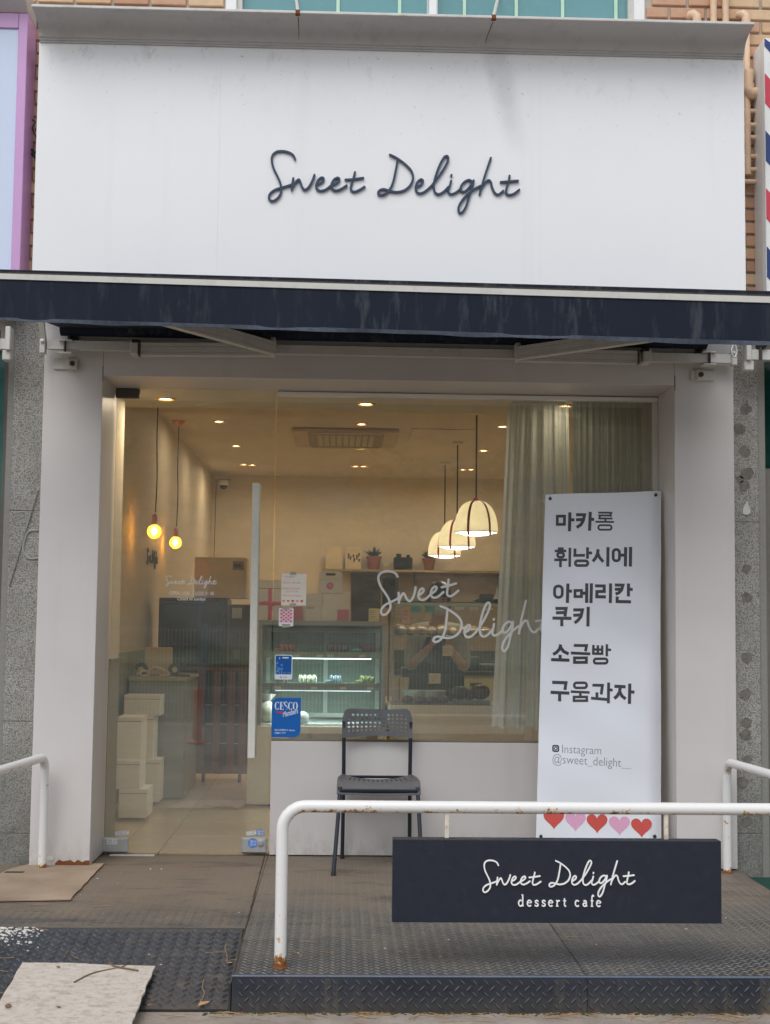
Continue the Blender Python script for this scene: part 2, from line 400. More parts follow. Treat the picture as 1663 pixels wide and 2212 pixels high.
def rail_mat():
    t = NT('chipped_white_paint'); c = lin((232, 231, 228))
    n = t.noise(13, 9, (1, 1, 1), 0.72); n2 = t.noise(75, 6, rough=0.7)
    k = t.math('ADD', t.math('MULTIPLY', n, 0.7), t.math('MULTIPLY', n2, 0.3))
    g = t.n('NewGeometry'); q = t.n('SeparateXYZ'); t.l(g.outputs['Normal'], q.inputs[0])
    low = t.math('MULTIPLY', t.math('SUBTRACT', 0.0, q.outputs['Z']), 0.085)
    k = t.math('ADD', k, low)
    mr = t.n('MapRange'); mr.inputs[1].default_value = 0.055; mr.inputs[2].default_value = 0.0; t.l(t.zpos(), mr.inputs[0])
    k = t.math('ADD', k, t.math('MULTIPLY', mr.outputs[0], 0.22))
    c1 = t.ramp(k, [(0.575, c), (0.60, lin((214, 190, 150))), (0.635, lin((150, 96, 48))), (0.78, lin((96, 58, 34)))])
    return t.pbr(c1, 0.34, 0, 0.5, k, 0.1, 0.001)
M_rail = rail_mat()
M_hang = mat('rusty_white_strap', (222, 212, 198), 0.5, 0.08, 20, dirt=0.85, dscale=34, dcol=(160, 104, 56))
M_rust = mat('rust', (120, 70, 36), 0.9, 0.35, 40, bump=0.5, bscale=200)
def plate():
    t = NT('painted_tread_plate')
    navy = lin((46, 51, 60)); dust = lin((120, 107, 93)); grey = lin((94, 90, 85))
    y = t.zpos('Y'); x = t.zpos('X')
    n = t.noise(2.3, 7, rough=0.65); f = t.noise(34, 6, rough=0.7); s = t.noise(5, 6, (0.35, 1, 1), 0.65)
    mr = t.n('MapRange'); mr.inputs[1].default_value = -2.1; mr.inputs[2].default_value = -0.5; t.l(y, mr.inputs[0])
    k = t.math('ADD', t.math('MULTIPLY', mr.outputs[0], 0.34), t.math('ADD', t.math('MULTIPLY', n, 0.6), t.math('MULTIPLY', f, 0.22)))
    base = t.ramp(k, [(0.42, navy), (0.55, grey), (0.72, dust)])
    base = t.mix(t.math('MULTIPLY', t.ramp(s, [(0.52, 0), (0.68, 1)]), 0.75), base, lin((52, 52, 54)))
    base = t.mix(t.math('MULTIPLY', t.ramp(t.noise(60, 5), [(0.64, 0), (0.74, 1)]), 0.45), base, lin((150, 134, 112)))
    base = t.mix(t.math('MULTIPLY', t.ramp(t.noise(3.1, 8, rough=0.7), [(0.54, 0), (0.72, 1)]), 0.5), base, lin((112, 88, 66)))
    return t.pbr(base, t.ramp(k, [(0.4, 0.42), (0.8, 0.72)]), 0.0, 0.5, f, 0.35, 0.002)
M_plate = plate()
def plate_dark():
    t = NT('navy_tread_plate'); navy = lin((36, 41, 52)); f = t.noise(40, 6, rough=0.7); n = t.noise(3, 6, rough=0.65); s = t.noise(14, 6, (1, 1, 0.14), 0.7)
    k = t.math('ADD', t.math('MULTIPLY', n, 0.6), t.math('MULTIPLY', f, 0.4))
    c = t.ramp(k, [(0.4, navy), (0.64, lin((56, 60, 66))), (0.8, lin((104, 98, 88)))])
    mr = t.n('MapRange'); mr.inputs[1].default_value = -0.05; mr.inputs[2].default_value = -0.14; t.l(t.zpos(), mr.inputs[0])
    c = t.mix(t.math('MULTIPLY', mr.outputs[0], t.ramp(s, [(0.3, 0.2), (0.65, 0.7)])), c, lin((92, 84, 72)))
    c = t.mix(t.math('MULTIPLY', t.ramp(s, [(0.55, 0), (0.72, 1)]), 0.4), c, lin((128, 118, 98)))
    return t.pbr(c, 0.4, 0.0, 0.55, f, 0.3, 0.0015)
M_platedark = plate_dark()
def pave():
    t = NT('concrete_paving'); n = t.noise(5, 8, rough=0.7); f = t.noise(120, 4); g = t.noise(420, 2)
    c = t.ramp(n, [(0.3, lin((128, 117, 107))), (0.7, lin((172, 161, 150)))])
    c = t.mix(t.math('MULTIPLY', t.ramp(f, [(0.55, 0), (0.7, 1)]), 0.4), c, lin((112, 102, 94)))
    c = t.mix(t.math('MULTIPLY', t.ramp(g, [(0.56, 0), (0.66, 1)]), 0.4), c, lin((196, 187, 176)))
    return t.pbr(c, 0.9, 0, 0.3, f, 0.6, 0.003)
M_pave = pave()
M_asphalt = mat('asphalt', (66, 66, 68), 0.9, 0.2, 30, bump=0.6, bscale=300)
def card():
    t = NT('brown_cardboard'); n = t.noise(4, 6); w_ = t.noise(60, 3, (0.15, 1, 1))
    c = t.ramp(n, [(0.3, lin((150, 131, 112))), (0.7, lin((174, 154, 134)))])
    c = t.mix(t.math('MULTIPLY', t.ramp(t.noise(11, 8, rough=0.75), [(0.58, 0), (0.72, 1)]), 0.35), c, lin((128, 108, 90)))
    return t.pbr(c, 0.9, 0, 0.2, w_, 0.35, 0.002)
M_card = card()
def board():
    t = NT('weathered_board'); n = t.noise(24, 10, (1, 1.3, 1), 0.8)
    c = t.ramp(n, [(0.34, lin((160, 148, 136))), (0.5, lin((200, 190, 179))), (0.7, lin((212, 204, 194)))])
    c = t.mix(t.math('MULTIPLY', t.ramp(t.noise(26, 8, (1, 0.4, 1), 0.8), [(0.62, 0), (0.72, 1)]), 0.7), c, lin((150, 124, 100)))
    return t.pbr(c, 0.85, 0, 0.25, n, 0.7, 0.006)
M_board = board()
M_lug = mat('worn_lug_edge', (112, 110, 104), 0.42, 0.3, 12, dirt=0.6, dscale=9, dcol=(110, 100, 88))
M_lugd = mat('worn_lit_navy_lug', (84, 90, 98), 0.3, 0.3, 12, dirt=0.7, dscale=11, dcol=(112, 104, 90))  # worn navy lugs, colour also lightened for the glints on them
M_hem = mat('frayed_hem', (66, 74, 86), 0.8, 0.4, 40)
M_twig = mat('dry_twig', (120, 94, 70), 0.9, 0.25, 60)
M_leaf = mat('dry_leaf', (176, 142, 104), 0.85, 0.25, 60)
M_needle = mat('dry_pine_needle', (168, 132, 94), 0.9, 0.3, 60)
M_moss = mat('moss', (70, 74, 38), 1.0, 0.4, 60, bump=0.8, bscale=300)
G_door = glass('door_glass', (0.97, 0.97, 0.95), 0.085, 0.1)
G_win = glass('window_glass', (0.97, 0.97, 0.95), 0.085, 0.1)
G_case = glass('case_glass', (0.95, 0.99, 0.97), 0.03)
G_teal = mat('teal_window_glass', (92, 148, 152), 0.08, 0.1, 2, spec=0.9)
# ================================================================== the setting outside
GZ = -0.13                                   # street level; the steel platform is level 0
YF = atz(1000, 2108, 0).y                     # front edge of the platform
XL, XR = -1.72, 2.09
YR = 0.4                                      # plane of the glass
mb = MB(); mb.box((-30, -30, GZ-0.2), (30, 0.3, GZ)); tag(mb.build('pavement', M_pave), kind='structure')
mb = MB(); mb.box((-40, -40, -0.5), (40, -11.2, GZ+0.004)); tag(mb.build('road', M_asphalt), kind='structure')

# ---- brick wall of the upper storey
YB = 0.10
bw = thing('brick_wall', 'pale brown brick wall of the upper storey behind the shop sign', 'wall', (0, YB, 2.9))
wl = at(487, 20, YB).x; wr = at(1393, 20, YB).x; WZ = 4.22; ZT = 5.6
mb = MB()
mb.box((-3.2, YB+0.012, 2.75), (wl, YB+0.3, ZT)); mb.box((wr, YB+0.012, 2.75), (3.4, YB+0.3, ZT)); mb.box((wl, YB+0.012, 2.75), (wr, YB+0.3, WZ-0.02))
mb.build('mortar', M_mortar, bw)
BL, BH, BJ = 0.19, 0.057, 0.014
cuts = {}
def brick_mesh(wd):
    k = round(wd, 3)
    if k not in cuts:
        b = MB(); b.box((-wd/2, -0.03, 0), (wd/2, 0.03, BH), 0.004)
        me = bpy.data.meshes.new('brick'); me.from_pydata(b.v, [], b.f); me.materials.append(BR[0]); cuts[k] = me
    return cuts[k]
rows = int((4.85-2.98)/(BH+BJ))
for r in range(rows):
    z = 2.98+r*(BH+BJ)
    for c in range(-16, 17):
        x0 = c*(BL+BJ)+(0.5*(BL+BJ) if r % 2 else 0)+0.05; x1 = x0+BL
        zones = [(-1.95, -1.5), (1.98, 2.5)] if z < 4.2 else [(-2.4, wl-0.01), (wr+0.01, 2.7)]
        for a, b in zones:
            u0, u1 = max(x0, a), min(x1, b)
            if u1-u0 < 0.06: continue
            o = bpy.data.objects.new('brick', brick_mesh(u1-u0)); COL.objects.link(o); o.parent = bw
            o.location = Vector(((u0+u1)/2, YB+0.028-random.uniform(0, 0.003), z))-ORG[bw]
            o.material_slots[0].link = 'OBJECT'; o.material_slots[0].material = random.choice(BR)
# ---- window of the flat above, in the brick wall
fr_ = MB(); zb, zt = WZ, ZT
fr_.box((wl, YB-0.0, zb), (wl+0.06, YB+0.12, zt), 0.004); fr_.box((wr-0.06, YB, zb), (wr, YB+0.12, zt), 0.004)
um = at(935, 30, YB).x; fr_.box((um-0.022, YB-0.005, zb), (um+0.022, YB+0.1, zt), 0.004); fr_.box((wl+0.06, YB+0.003, zb), (wr-0.06, YB+0.1, zb+0.05))
wf = fr_.build('window_frame', M_white, bw)
for a, b in ((wl+0.09, um-0.03), (um+0.03, wr-0.09)):
    MB().box((a, YB+0.06, zb+0.05), (b, YB+0.07, zt)).build('pane', G_teal, wf)
for u in (730, 863, 1003, 1330, 1530*0+1115, 1215):
    x = at(u, 20, YB+0.05).x
    MB().box((x-0.009, YB+0.05, zb+0.05), (x+0.009, YB+0.058, zt)).build('glazing_bar', mat('pale_green_bar', (190, 226, 200), 0.4), wf)
for x in (wl+0.075, wr-0.075):
    MB().box((x-0.015, YB+0.02, zb+0.05), (x+0.015, YB+0.1, zt)).build('sash_stile', M_alu, wf)

def brick_tex():
    t = NT('far_brickwork'); b = t.n('TexBrick'); g = t.n('NewGeometry'); q = t.n('SeparateXYZ'); c = t.n('CombineXYZ')
    t.l(g.outputs['Position'], q.inputs[0]); t.l(q.outputs[0], c.inputs[0]); t.l(q.outputs[2], c.inputs[1]); t.l(c.outputs[0], b.inputs['Vector'])
    for k, v in (('Color1', (*lin((206, 170, 136)), 1)), ('Color2', (*lin((194, 152, 124)), 1)), ('Mortar', (*lin((186, 178, 166)), 1)), ('Scale', 1.0), ('Mortar Size', 0.007), ('Brick Width', 0.204), ('Row Height', 0.071)): b.inputs[k].default_value = v
    return t.pbr(b.outputs['Color'], 0.85, bump=b.outputs['Fac'], bstr=-0.5)
M_brickfar = brick_tex()
for a, c in ((-9.0, -2.42), (2.72, 9.0)): MB().box((a, YB-0.002, 3.02), (c, YB+0.29, 7.5)).build('brickwork', M_brickfar, bw)
MB().box((-2.418, YB-0.002, 4.92), (wl-0.001, YB+0.29, 7.5)).build('brickwork', M_brickfar, bw); MB().box((wr+0.001, YB-0.002, 4.92), (2.718, YB+0.29, 7.5)).build('brickwork', M_brickfar, bw); MB().box((wl, YB-0.002, ZT+0.002), (wr, YB+0.29, 7.5)).build('brickwork', M_brickfar, bw)
# ---- gas pipes on the bricks
def pipe(pts, label, r=0.021):
    t = thing('gas_pipe', label, 'pipe', pts[0], 'peach painted pipes on the brick wall')
    MB().tube(pts, r, 12).build('pipe_run', M_pipe, t, True)
    return t
yp = YB-0.04
for u, lab in ((1541, 'peach vertical pipe rising beside the window, left one of the straight pair'), (1567, 'peach vertical pipe rising beside the window, right one of the straight pair')):
    a = at(u, 40, yp); pipe([(a.x, yp, 3.6), (a.x, yp, 5.4)], lab, 0.019)
for u, lab in ((1505, 'short peach pipe elbow bent into the bricks left of the straight pair'), (1611, 'peach pipe elbow bent into the bricks above the corner of the shop sign')):
    a = at(u, 34, yp)
    p = pipe([(a.x, yp, 3.72), (a.x, yp, a.z-0.015), (a.x-0.012, yp+0.01, a.z+0.012), (a.x-0.04, yp+0.06, a.z+0.014)], lab, 0.02)
    MB().tube([(a.x, yp, a.z-0.05), (a.x, yp, a.z-0.03)], 0.026, 12).build('collar', M_pipe, p, True)
    MB().tube([(a.x, yp, a.z-0.03), (a.x, yp, a.z-0.005), (a.x-0.015, yp+0.012, a.z+0.014), (a.x-0.03, yp+0.035, a.z+0.016)], 0.025, 12).build('elbow', M_pipe, p, True)
for k, v in enumerate((240, 270, 297, 338, 366, 392)):
    a = at(1624, v, yp)
    pipe([(1.9, yp, a.z), (2.7, yp, a.z)], ('peach level pipe in the gap beside the striped sign, ' + ('topmost', 'second', 'third', 'fourth', 'fifth', 'lowest')[k] + ' of six'), 0.013)
a = at(1613, 200, yp)
p = pipe([(at(1616, 130, yp).x, yp-0.02, 4.3), (a.x, yp-0.02, a.z+0.02), (a.x+0.02, yp-0.02, a.z-0.01), (a.x+0.4, yp-0.02, a.z-0.012)], 'thicker peach pipe turning behind the striped sign box', 0.026)
MB().tube([(a.x, yp-0.02, a.z+0.04), (a.x, yp-0.02, a.z+0.01), (a.x+0.015, yp-0.02, a.z-0.01), (a.x+0.06, yp-0.02, a.z-0.012)], 0.034, 12).build('elbow', M_pipe, p, True)
# loose cables in the left gap
for k, (v0, v1, lab) in enumerate(((255, 300, 'thin dark cable crossing the gap beside the pink sign'), (320, 345, 'thick black cable looped in the gap beside the pink sign'))):
    pts = catmull([at(60, v0, YB-0.03), at(76, v0+8, YB-0.05), at(70, (v0+v1)/2, YB-0.06), at(80, v1, YB-0.05), at(86, v1+25, YB-0.04)], 5)
    tag(MB().tube(pts, 0.004+0.004*k, 6).build('cable', M_black, smooth=True), lab, 'cable', 'cables behind the pink sign')

# ---- granite piers
def pier(u0, u1, joints, label, x_out):
    x0 = at(u0, 1400, 0.06).x; x1 = at(u1, 1400, 0.06).x
    t = thing('granite_pier', label, 'pier', ((x0+x1)/2, 0.06, GZ))
    zs = [GZ]+[at((u0+u1)/2, v, 0.06).z for v in joints]+[3.02]
    for a, b in zip(zs[:-1], zs[1:]):
        MB().box((x0, 0.06, a+0.002), (x1, 0.2, b-0.002), 0.002).build('granite_panel', M_granite, t)
    MB().box((x0+0.002, 0.066, GZ), (x1-0.002, 0.19, 3.01)).build('joint_mortar', M_mortar, t)
    return t, x0, x1
pl, xa, xb = pier(12, 112, [1800, 1558, 1103], 'grey granite pier beside the shop front under the pink sign', 0)
MB().box((xa-0.035, 0.075, GZ), (xa-0.003, 0.25, 3.02)).build('edge_strip', M_granite_edge, pl)
pr, xc, xd = pier(1562, 1642, [1800, 1127], 'glue-spotted granite pier beside the shop front under the striped sign', 0)
MB().box((xd+0.003, 0.07, GZ), (xd+0.04, 0.25, 3.02)).build('edge_strip', M_granite_edge, pr)
for (u, v, rr) in ((1610, 884, 12), (1597, 925, 15), (1608, 975, 14), (1612, 1022, 15), (1597, 1035, 10), (1607, 1050, 13), (1612, 1228, 11), (1612, 1290, 11), (1612, 1420, 13), (1610, 1500, 12), (1612, 1560, 11), (1610, 1587, 13), (1614, 1640, 12), (1604, 1690, 16), (1603, 1745, 10), (1612, 1775, 14)):
    c = at(u, v, 0.06); n = 14; b = MB(); rr *= 0.0024*random.uniform(0.85, 1.1)
    ph = [random.uniform(0.8, 1.2) for _ in range(n)]
    b.prism([(c.x+rr*ph[k]*math.cos(2*math.pi*k/n), 0.0585, c.z+rr*ph[k]*math.sin(2*math.pi*k/n)) for k in range(n)], (0, 0.002, 0))
    b.build('glue_spot', M_stain, pr)
c = at(1611, 1104, 0.06)
MB().prism([(c.x+0.022*math.cos(k*R(30)), 0.054, c.z+0.02*math.sin(k*R(30))) for k in range(7, 13)]+[(c.x+0.02, 0.054, c.z+0.01), (c.x+0.004, 0.054, c.z+0.055), (c.x-0.018, 0.054, c.z+0.01)], (0, 0.006, 0)).build('putty_drip', M_putty, pr)
# curved smear of faint light on the left pier, modelled as a pale strand
MB().tube(catmull([at(82, 1145, 0.058), at(60, 1150, 0.058), at(50, 1185, 0.058), at(62, 1205, 0.058), at(84, 1205, 0.058)], 5), 0.006, 6, flat=1).build('light_smear', mat('smear_grey', (164, 162, 156), 0.9), pl)
MB().tube([at(83, 1058, 0.055), at(20, 1265, 0.055)], 0.0028, 6).build('cable', mat('grey_cable', (136, 134, 130), 0.6), pl)

# ---- neighbours' shop windows at the very edges
nl = thing('neighbour_window', 'teal shop window strip at the outer side of the granite pier', 'window', (xa-0.6, 0.25, GZ))
MB().box((xa-1.1, 0.3, GZ+0.3), (xa-0.09, 0.31, 2.9)).build('pane', mat('teal_glass', (74, 124, 118), 0.15), nl)
MB().box((xa-0.088, 0.22, GZ), (xa-0.036, 0.32, 3.0)).build('frame', mat('brown_frame', (104, 96, 88), 0.5), nl)
nr = thing('neighbour_window', 'dark green shop window with a grey panel below, beyond the spotted pier', 'window', (xd+0.6, 0.25, GZ))
zz = at(1660, 1012, 0.2).z
MB().box((xd+0.05, 0.2, zz), (xd+1.1, 0.22, 3.0)).build('pane', mat('dark_green_glass', (16, 62, 56), 0.15), nr)
MB().box((xd+0.042, 0.16, GZ), (xd+1.1, 0.24, zz-0.004)).build('lower_panel', mat('grey_panel', (128, 122, 114), 0.6, dirt=0.3), nr)

for a, c in ((-9.0, xa-1.1), (xd+1.1, 9.0)): tag(MB().box((a, 0.26, GZ), (c, 0.5, 3.018)).build('wall', M_granite_edge), kind='structure')
# ================================================================== shop front
ZH = at(831, 821, 0).z                        # underside of the lintel
X0, X1 = at(80, 1300, 0).x, at(209, 1300, 0).x
X2, X3 = at(1459, 1300, 0).x, at(1588, 1300, 0).x
sf = thing('shop_front', 'off-white metal clad surround of the shop door and window', 'shop front', (0, 0, 0))
ZW = at(900, 1597, YR).z                      # window sill
xd1 = at(588, 1400, YR).x                     # door / window joint
b = MB(); b.box((X0, 0, 0.008), (X1, YR+0.04, 3.0), 0.002); b.build('cladding_pillar', M_clad, sf)
b = MB(); b.box((X2, 0, 0.008), (X3, YR+0.04, 3.0), 0.002); b.build('cladding_pillar', M_clad, sf)
b = MB(); b.box((X1+0.0015, 0.0, ZH), (X2-0.0015, YR+0.04, 3.0), 0.001); b.build('lintel_panel', M_clad, sf)
b = MB(); b.box((xd1+0.004, YR-0.03, 0.006), (X2-0.001, YR+0.06, ZW-0.012), 0.002); b.build('dado_panel', M_clad, sf)
# rust and lifted paint at the foot of the left pillar
b = MB(); b.box((X0+0.02, -0.002, 0.001), (X1+0.001, 0.1, 0.0075)); b.build('rusty_foot', M_rust, sf)
b = MB(); pts = [(X1-0.175+0.175*k/9, -0.0015, 0.02+0.018*abs(math.sin(k*1.3))) for k in range(10)]
b.prism([(X1-0.175, -0.0015, 0.009)]+pts+[(X1+0.0005, -0.0015, 0.009)], (0, 0.001, 0)); b.build('rust_patch', M_rust, sf)
b = MB(); b.prism([(X1-0.2+0.012*math.cos(k)*1.6, -0.003, 0.045+0.012*math.sin(k)) for k in [j*0.7 for j in range(9)]], (0, 0.002, 0)); b.build('paint_flake', M_whitedull, sf)
# dark drip line under the lintel edge
for x, wd in ((X1-0.002, 0.004), (X2+0.001, 0.004)):
    MB().box((x, -0.0012, ZH-0.03), (x+wd, 0.0, ZH+0.05)).build('joint_stain', M_stain, sf)

# ---- fascia sign
YS = -0.28
FX0, FX1 = at(77, 350, YS).x, at(1608, 350, YS).x
FZ0, FZ1 = 2.92, at(831, 110, YS).z
fs = thing('fascia_sign', 'big white fascia board with the shop name in navy script', 'sign', ((FX0+FX1)/2, YS, FZ0))
xs = [FX0, at(472, 400, YS).x, at(1166, 400, YS).x, FX1]
for k in range(3):
    MB().box((xs[k]+(0.00015 if k else 0), YS, FZ0), (xs[k+1]-(0.00015 if k < 2 else 0), YB-0.01, FZ1), 0.0003).build('fascia_panel', M_fascia, fs)
# cornice: profile in (y, z) swept along x
CZ = FZ1
prof = [(YB-0.01, CZ), (YS-0.010, CZ), (YS-0.010, CZ+0.008), (YS-0.018, CZ+0.010), (YS-0.018, CZ+0.018), (YS-0.026, CZ+0.020), (YS-0.030, CZ+0.024)]
for k in range(1, 9):
    a = k/8*math.pi/2; prof.append((YS-0.030-0.135*(1-math.cos(a)), CZ+0.024+0.070*math.sin(a)))
prof.append((YS-0.205, CZ+0.0945))
yl, zl = prof[-1]
b = MB(); b.prism([(FX0+0.004, y, z) for y, z in prof]+[(FX0+0.004, YB-0.01, zl)], (FX1-FX0-0.008, 0, 0)); b.build('cornice', M_cornice, fs, True, angle=25)
b = MB(); b.box((FX0+0.002, yl-0.006, zl+0.0005), (FX1-0.002, YB-0.012, zl+0.016), 0.003); b.build('cornice_lip', M_lip, fs)
fr = Frame(at(748, 405, YS), (1, 0, 0), (0, 0, 1))
# letters stand a little proud of the board on hidden spacers
o0 = at((750+83*0.4991)*0.7332, (400+335*0.4991)*0.7332, YS); o1 = at((750+1560*0.4991)*0.7332, (400+322*0.4991)*0.7332, YS)
dv = (o1-o0); gA, gB = Vector(gp((83, 335))), Vector(gp((1560, 322)))
sc_ = Vector((dv.x, dv.z)).length/(gB-gA).length; an = math.atan2(dv.z, dv.x)-math.atan2((gB-gA).y, (gB-gA).x)
letters(Frame(o0, (1, 0, 0), (0, 0, 1)), sc_, 0.0108, 0.003, 0.011, M_navy, fs, rot=an)
for (u, v, z1_, lab) in ((643, 40, 4.9, 'left'), (1066, 40, 4.9, 'right')):
    a = at(u, 42 if u < 800 else 48, yl+0.01); d = at(639 if u < 800 else 1076, 0, YB-0.02)
    e = a+(d-a)*2.2
    MB().tube([(a.x, yl+0.012, zl+0.018), tuple(e)], 0.009, 8).build('stay_rod', M_alu, fs, True)
    MB().box((a.x-0.012, yl-0.008, zl-0.004), (a.x+0.012, yl+0.02, zl+0.021), 0.003).build('stay_bracket', M_rust, fs)
    b = MB(); pts = [(a.x+random.uniform(-0.002, 0.002)-0.0035*k*(1 if u > 800 else -0.1), prof[14-k//1][0]-0.0012, prof[14-k//1][1]) for k in range(0, 8)]
    ws = [0.006-0.0005*k for k in range(8)]
    for k in range(7):
        p, q = pts[k], pts[k+1]
        b.mesh([(p[0]-ws[k]/2, p[1], p[2]), (p[0]+ws[k]/2, p[1], p[2]), (q[0]+ws[k+1]/2, q[1], q[2]), (q[0]-ws[k+1]/2, q[1], q[2])], [(0, 1, 2, 3)])
    b.build('rust_run', M_rust, fs)

# ---- awning
YA = -0.95
aw = thing('awning', 'folding arm awning with navy canvas valance over the shop front', 'awning', (0, -0.3, 2.6))
def zline(x, uL, vL, uR, vR, Y):
    p, q = at(uL, vL, Y), at(uR, vR, Y); return p.z+(q.z-p.z)*(x-p.x)/(q.x-p.x)
XA0, XA1 = -3.2, 3.3
def strip(vl0, vr0, vl1, vr1, y0, y1):
    b = MB()
    pts = []
    for x in (XA0, XA1):
        za = zline(x, 0, vl0, 1663, vr0, YA); zb_ = zline(x, 0, vl1, 1663, vr1, YA)
        pts.append([(x, y0, zb_), (x, y1, zb_), (x, y1, za), (x, y0, za)])
    b.mesh(pts[0]+pts[1], [(0, 1, 2, 3), (7, 6, 5, 4), (0, 4, 5, 1), (1, 5, 6, 2), (2, 6, 7, 3), (3, 7, 4, 0)])
    return b
strip(591.5, 641.5, 603.5, 655, YA-0.012, YA+0.05).build('front_bar', M_alu, aw)
strip(587, 636.5, 591.2, 641.2, YA-0.002, YA+0.04).build('gritty_seam', M_grit, aw)
strip(581, 628, 587, 636.3, YA+0.004, YA+0.04).build('canvas_edge', M_canvas, aw)
# valance: one hanging sheet with slight waves and a hem
def valance_sheet(v0l, v0r, v1l, v1r, yb, th):
    b = MB(); N = 150; vs = []; fs_ = []
    for i in range(N+1):
        x = XA0+(XA1-XA0)*i/N
        za = zline(x, 0, v0l, 1663, v0r, YA); zb_ = zline(x, 0, v1l, 1663, v1r, YA)
        wv = 0.004*math.sin(x*5.1)+0.003*math.sin(x*11.3+1)+0.002*math.sin(x*23)
        dz = 0.002*math.sin(x*7)+0.0015*math.sin(x*19)
        vs += [(x, yb, za), (x, yb+wv*0.5, (za+zb_)/2), (x, yb+wv, zb_+dz), (x, yb+wv+th, zb_+dz), (x, yb+th, za)]
    for i in range(N):
        for j in range(4): fs_.append((i*5+j, i*5+j+1, (i+1)*5+j+1, (i+1)*5+j))
        fs_.append((i*5+4, i*5, (i+1)*5, (i+1)*5+4))
    b.mesh(vs, fs_); return b
valance_sheet(603.8, 655.3, 690, 741, YA-0.006, 0.003).build('valance', M_canvas, aw, True)
valance_sheet(686, 738, 694, 747.5, YA-0.0095, 0.002).build('valance_hem', M_hem, aw, True)
# canvas from the front bar back to the roller
xc0, xc1 = at(128, 722, -0.12).x, at(1530, 752, -0.12).x
zr0, zr1 = at(130, 721, -0.12).z, at(1520, 750, -0.12).z
b = MB()
def cq(x, zr): zf_ = zline(x, 0, 690, 1663, 741, YA)+0.032; return [(x, YA+0.004, zf_), (x, -0.12, zr+0.035), (x, -0.12, zr+0.038), (x, YA+0.004, zf_+0.003)]
b.mesh(cq(xc0, zr0)+cq(xc1, zr1), [(0, 1, 2, 3), (7, 6, 5, 4), (0, 4, 5, 1), (1, 5, 6, 2), (2, 6, 7, 3), (3, 7, 4, 0)])
b.build('canvas_roof', M_canvas, aw)
b = MB(); b.tube([(xc0, -0.075, zr0+0.045), (xc1, -0.075, zr1+0.045)], 0.046, 16); b.build('canvas_roll', M_canvas, aw, True)
# torsion bar
pL, pR = at(103, 745, -0.07), at(1588, 776, -0.07)
def bar(p, q, h, d): 
    b = MB(); P = [(p[0], p[1]-d/2, p[2]-h/2), (p[0], p[1]+d/2, p[2]-h/2), (p[0], p[1]+d/2, p[2]+h/2), (p[0], p[1]-d/2, p[2]+h/2)]
    Q = [(q[0], q[1]-d/2, q[2]-h/2), (q[0], q[1]+d/2, q[2]-h/2), (q[0], q[1]+d/2, q[2]+h/2), (q[0], q[1]-d/2, q[2]+h/2)]
    return b.mesh(P+Q, [(0, 1, 2, 3), (7, 6, 5, 4), (0, 4, 5, 1), (1, 5, 6, 2), (2, 6, 7, 3), (3, 7, 4, 0)])
bar(pL, pR, 0.046, 0.04).build('torsion_bar', M_alu, aw)
def beam(p, q, h, d, lines=True):             # ribbed arm profile
    p, q = Vector(p), Vector(q); t = (q-p).normalized(); up = Vector((0, 0, 1)); up = (up-t*up.dot(t)).normalized(); sd_ = t.cross(up)
    b = MB()
    pf = [(-d/2, -h/2), (d/2, -h/2), (d/2, h/2), (-d/2, h/2), (-d/2, h*0.28), (-d/2+0.004, h*0.26), (-d/2+0.004, h*0.2), (-d/2, h*0.18), (-d/2, -h*0.2), (-d/2+0.004, -h*0.22), (-d/2+0.004, -h*0.28), (-d/2, -h*0.3)]
    s = sd_ if sd_.y < 0 else -sd_
    b.prism([p-s*x+up*z for x, z in pf], q-p); return b
for (ux0, vx0, ux1, vx1, uq, vq) in ((300, 755, 590, 756, 487, 724), (1380, 773, 1116, 767, 1241, 746)):
    a = at(ux0, vx0, -0.12); e = at(ux1, vx1, -0.16); g = at(uq, vq, -0.47); sgn = 1 if ux0 < 800 else -1
    beam(a, e, 0.066, 0.045).build('rear_arm', M_alu, aw)
    e2 = Vector((e.x, e.y-0.045, e.z)); g2 = e2+(g-e2)*((YA+0.055-e2.y)/(g.y-e2.y))
    beam(e2, g2, 0.066, 0.042).build('front_arm', M_alu, aw)
    MB().box((e.x-0.012, -0.21, e.z-0.035), (e.x+0.014, -0.13, e.z+0.06), 0.006).build('elbow_joint', M_alu, aw)
    MB().box((a.x-0.03*sgn-0.012, -0.15, a.z-0.03), (a.x-0.03*sgn+0.03, -0.05, a.z+0.045), 0.006).build('arm_bracket', M_alu, aw)
    MB().box((a.x-0.02*sgn-0.014, -0.153, a.z+0.03), (a.x-0.02*sgn+0.028, -0.1, a.z+0.048), 0.003).build('bracket_cap', M_black, aw)
    MB().box((a.x-0.002, -0.148, a.z-0.036), (a.x+0.012*sgn, -0.098, a.z+0.042), 0.003).build('arm_end_cap', M_darksteel, aw)
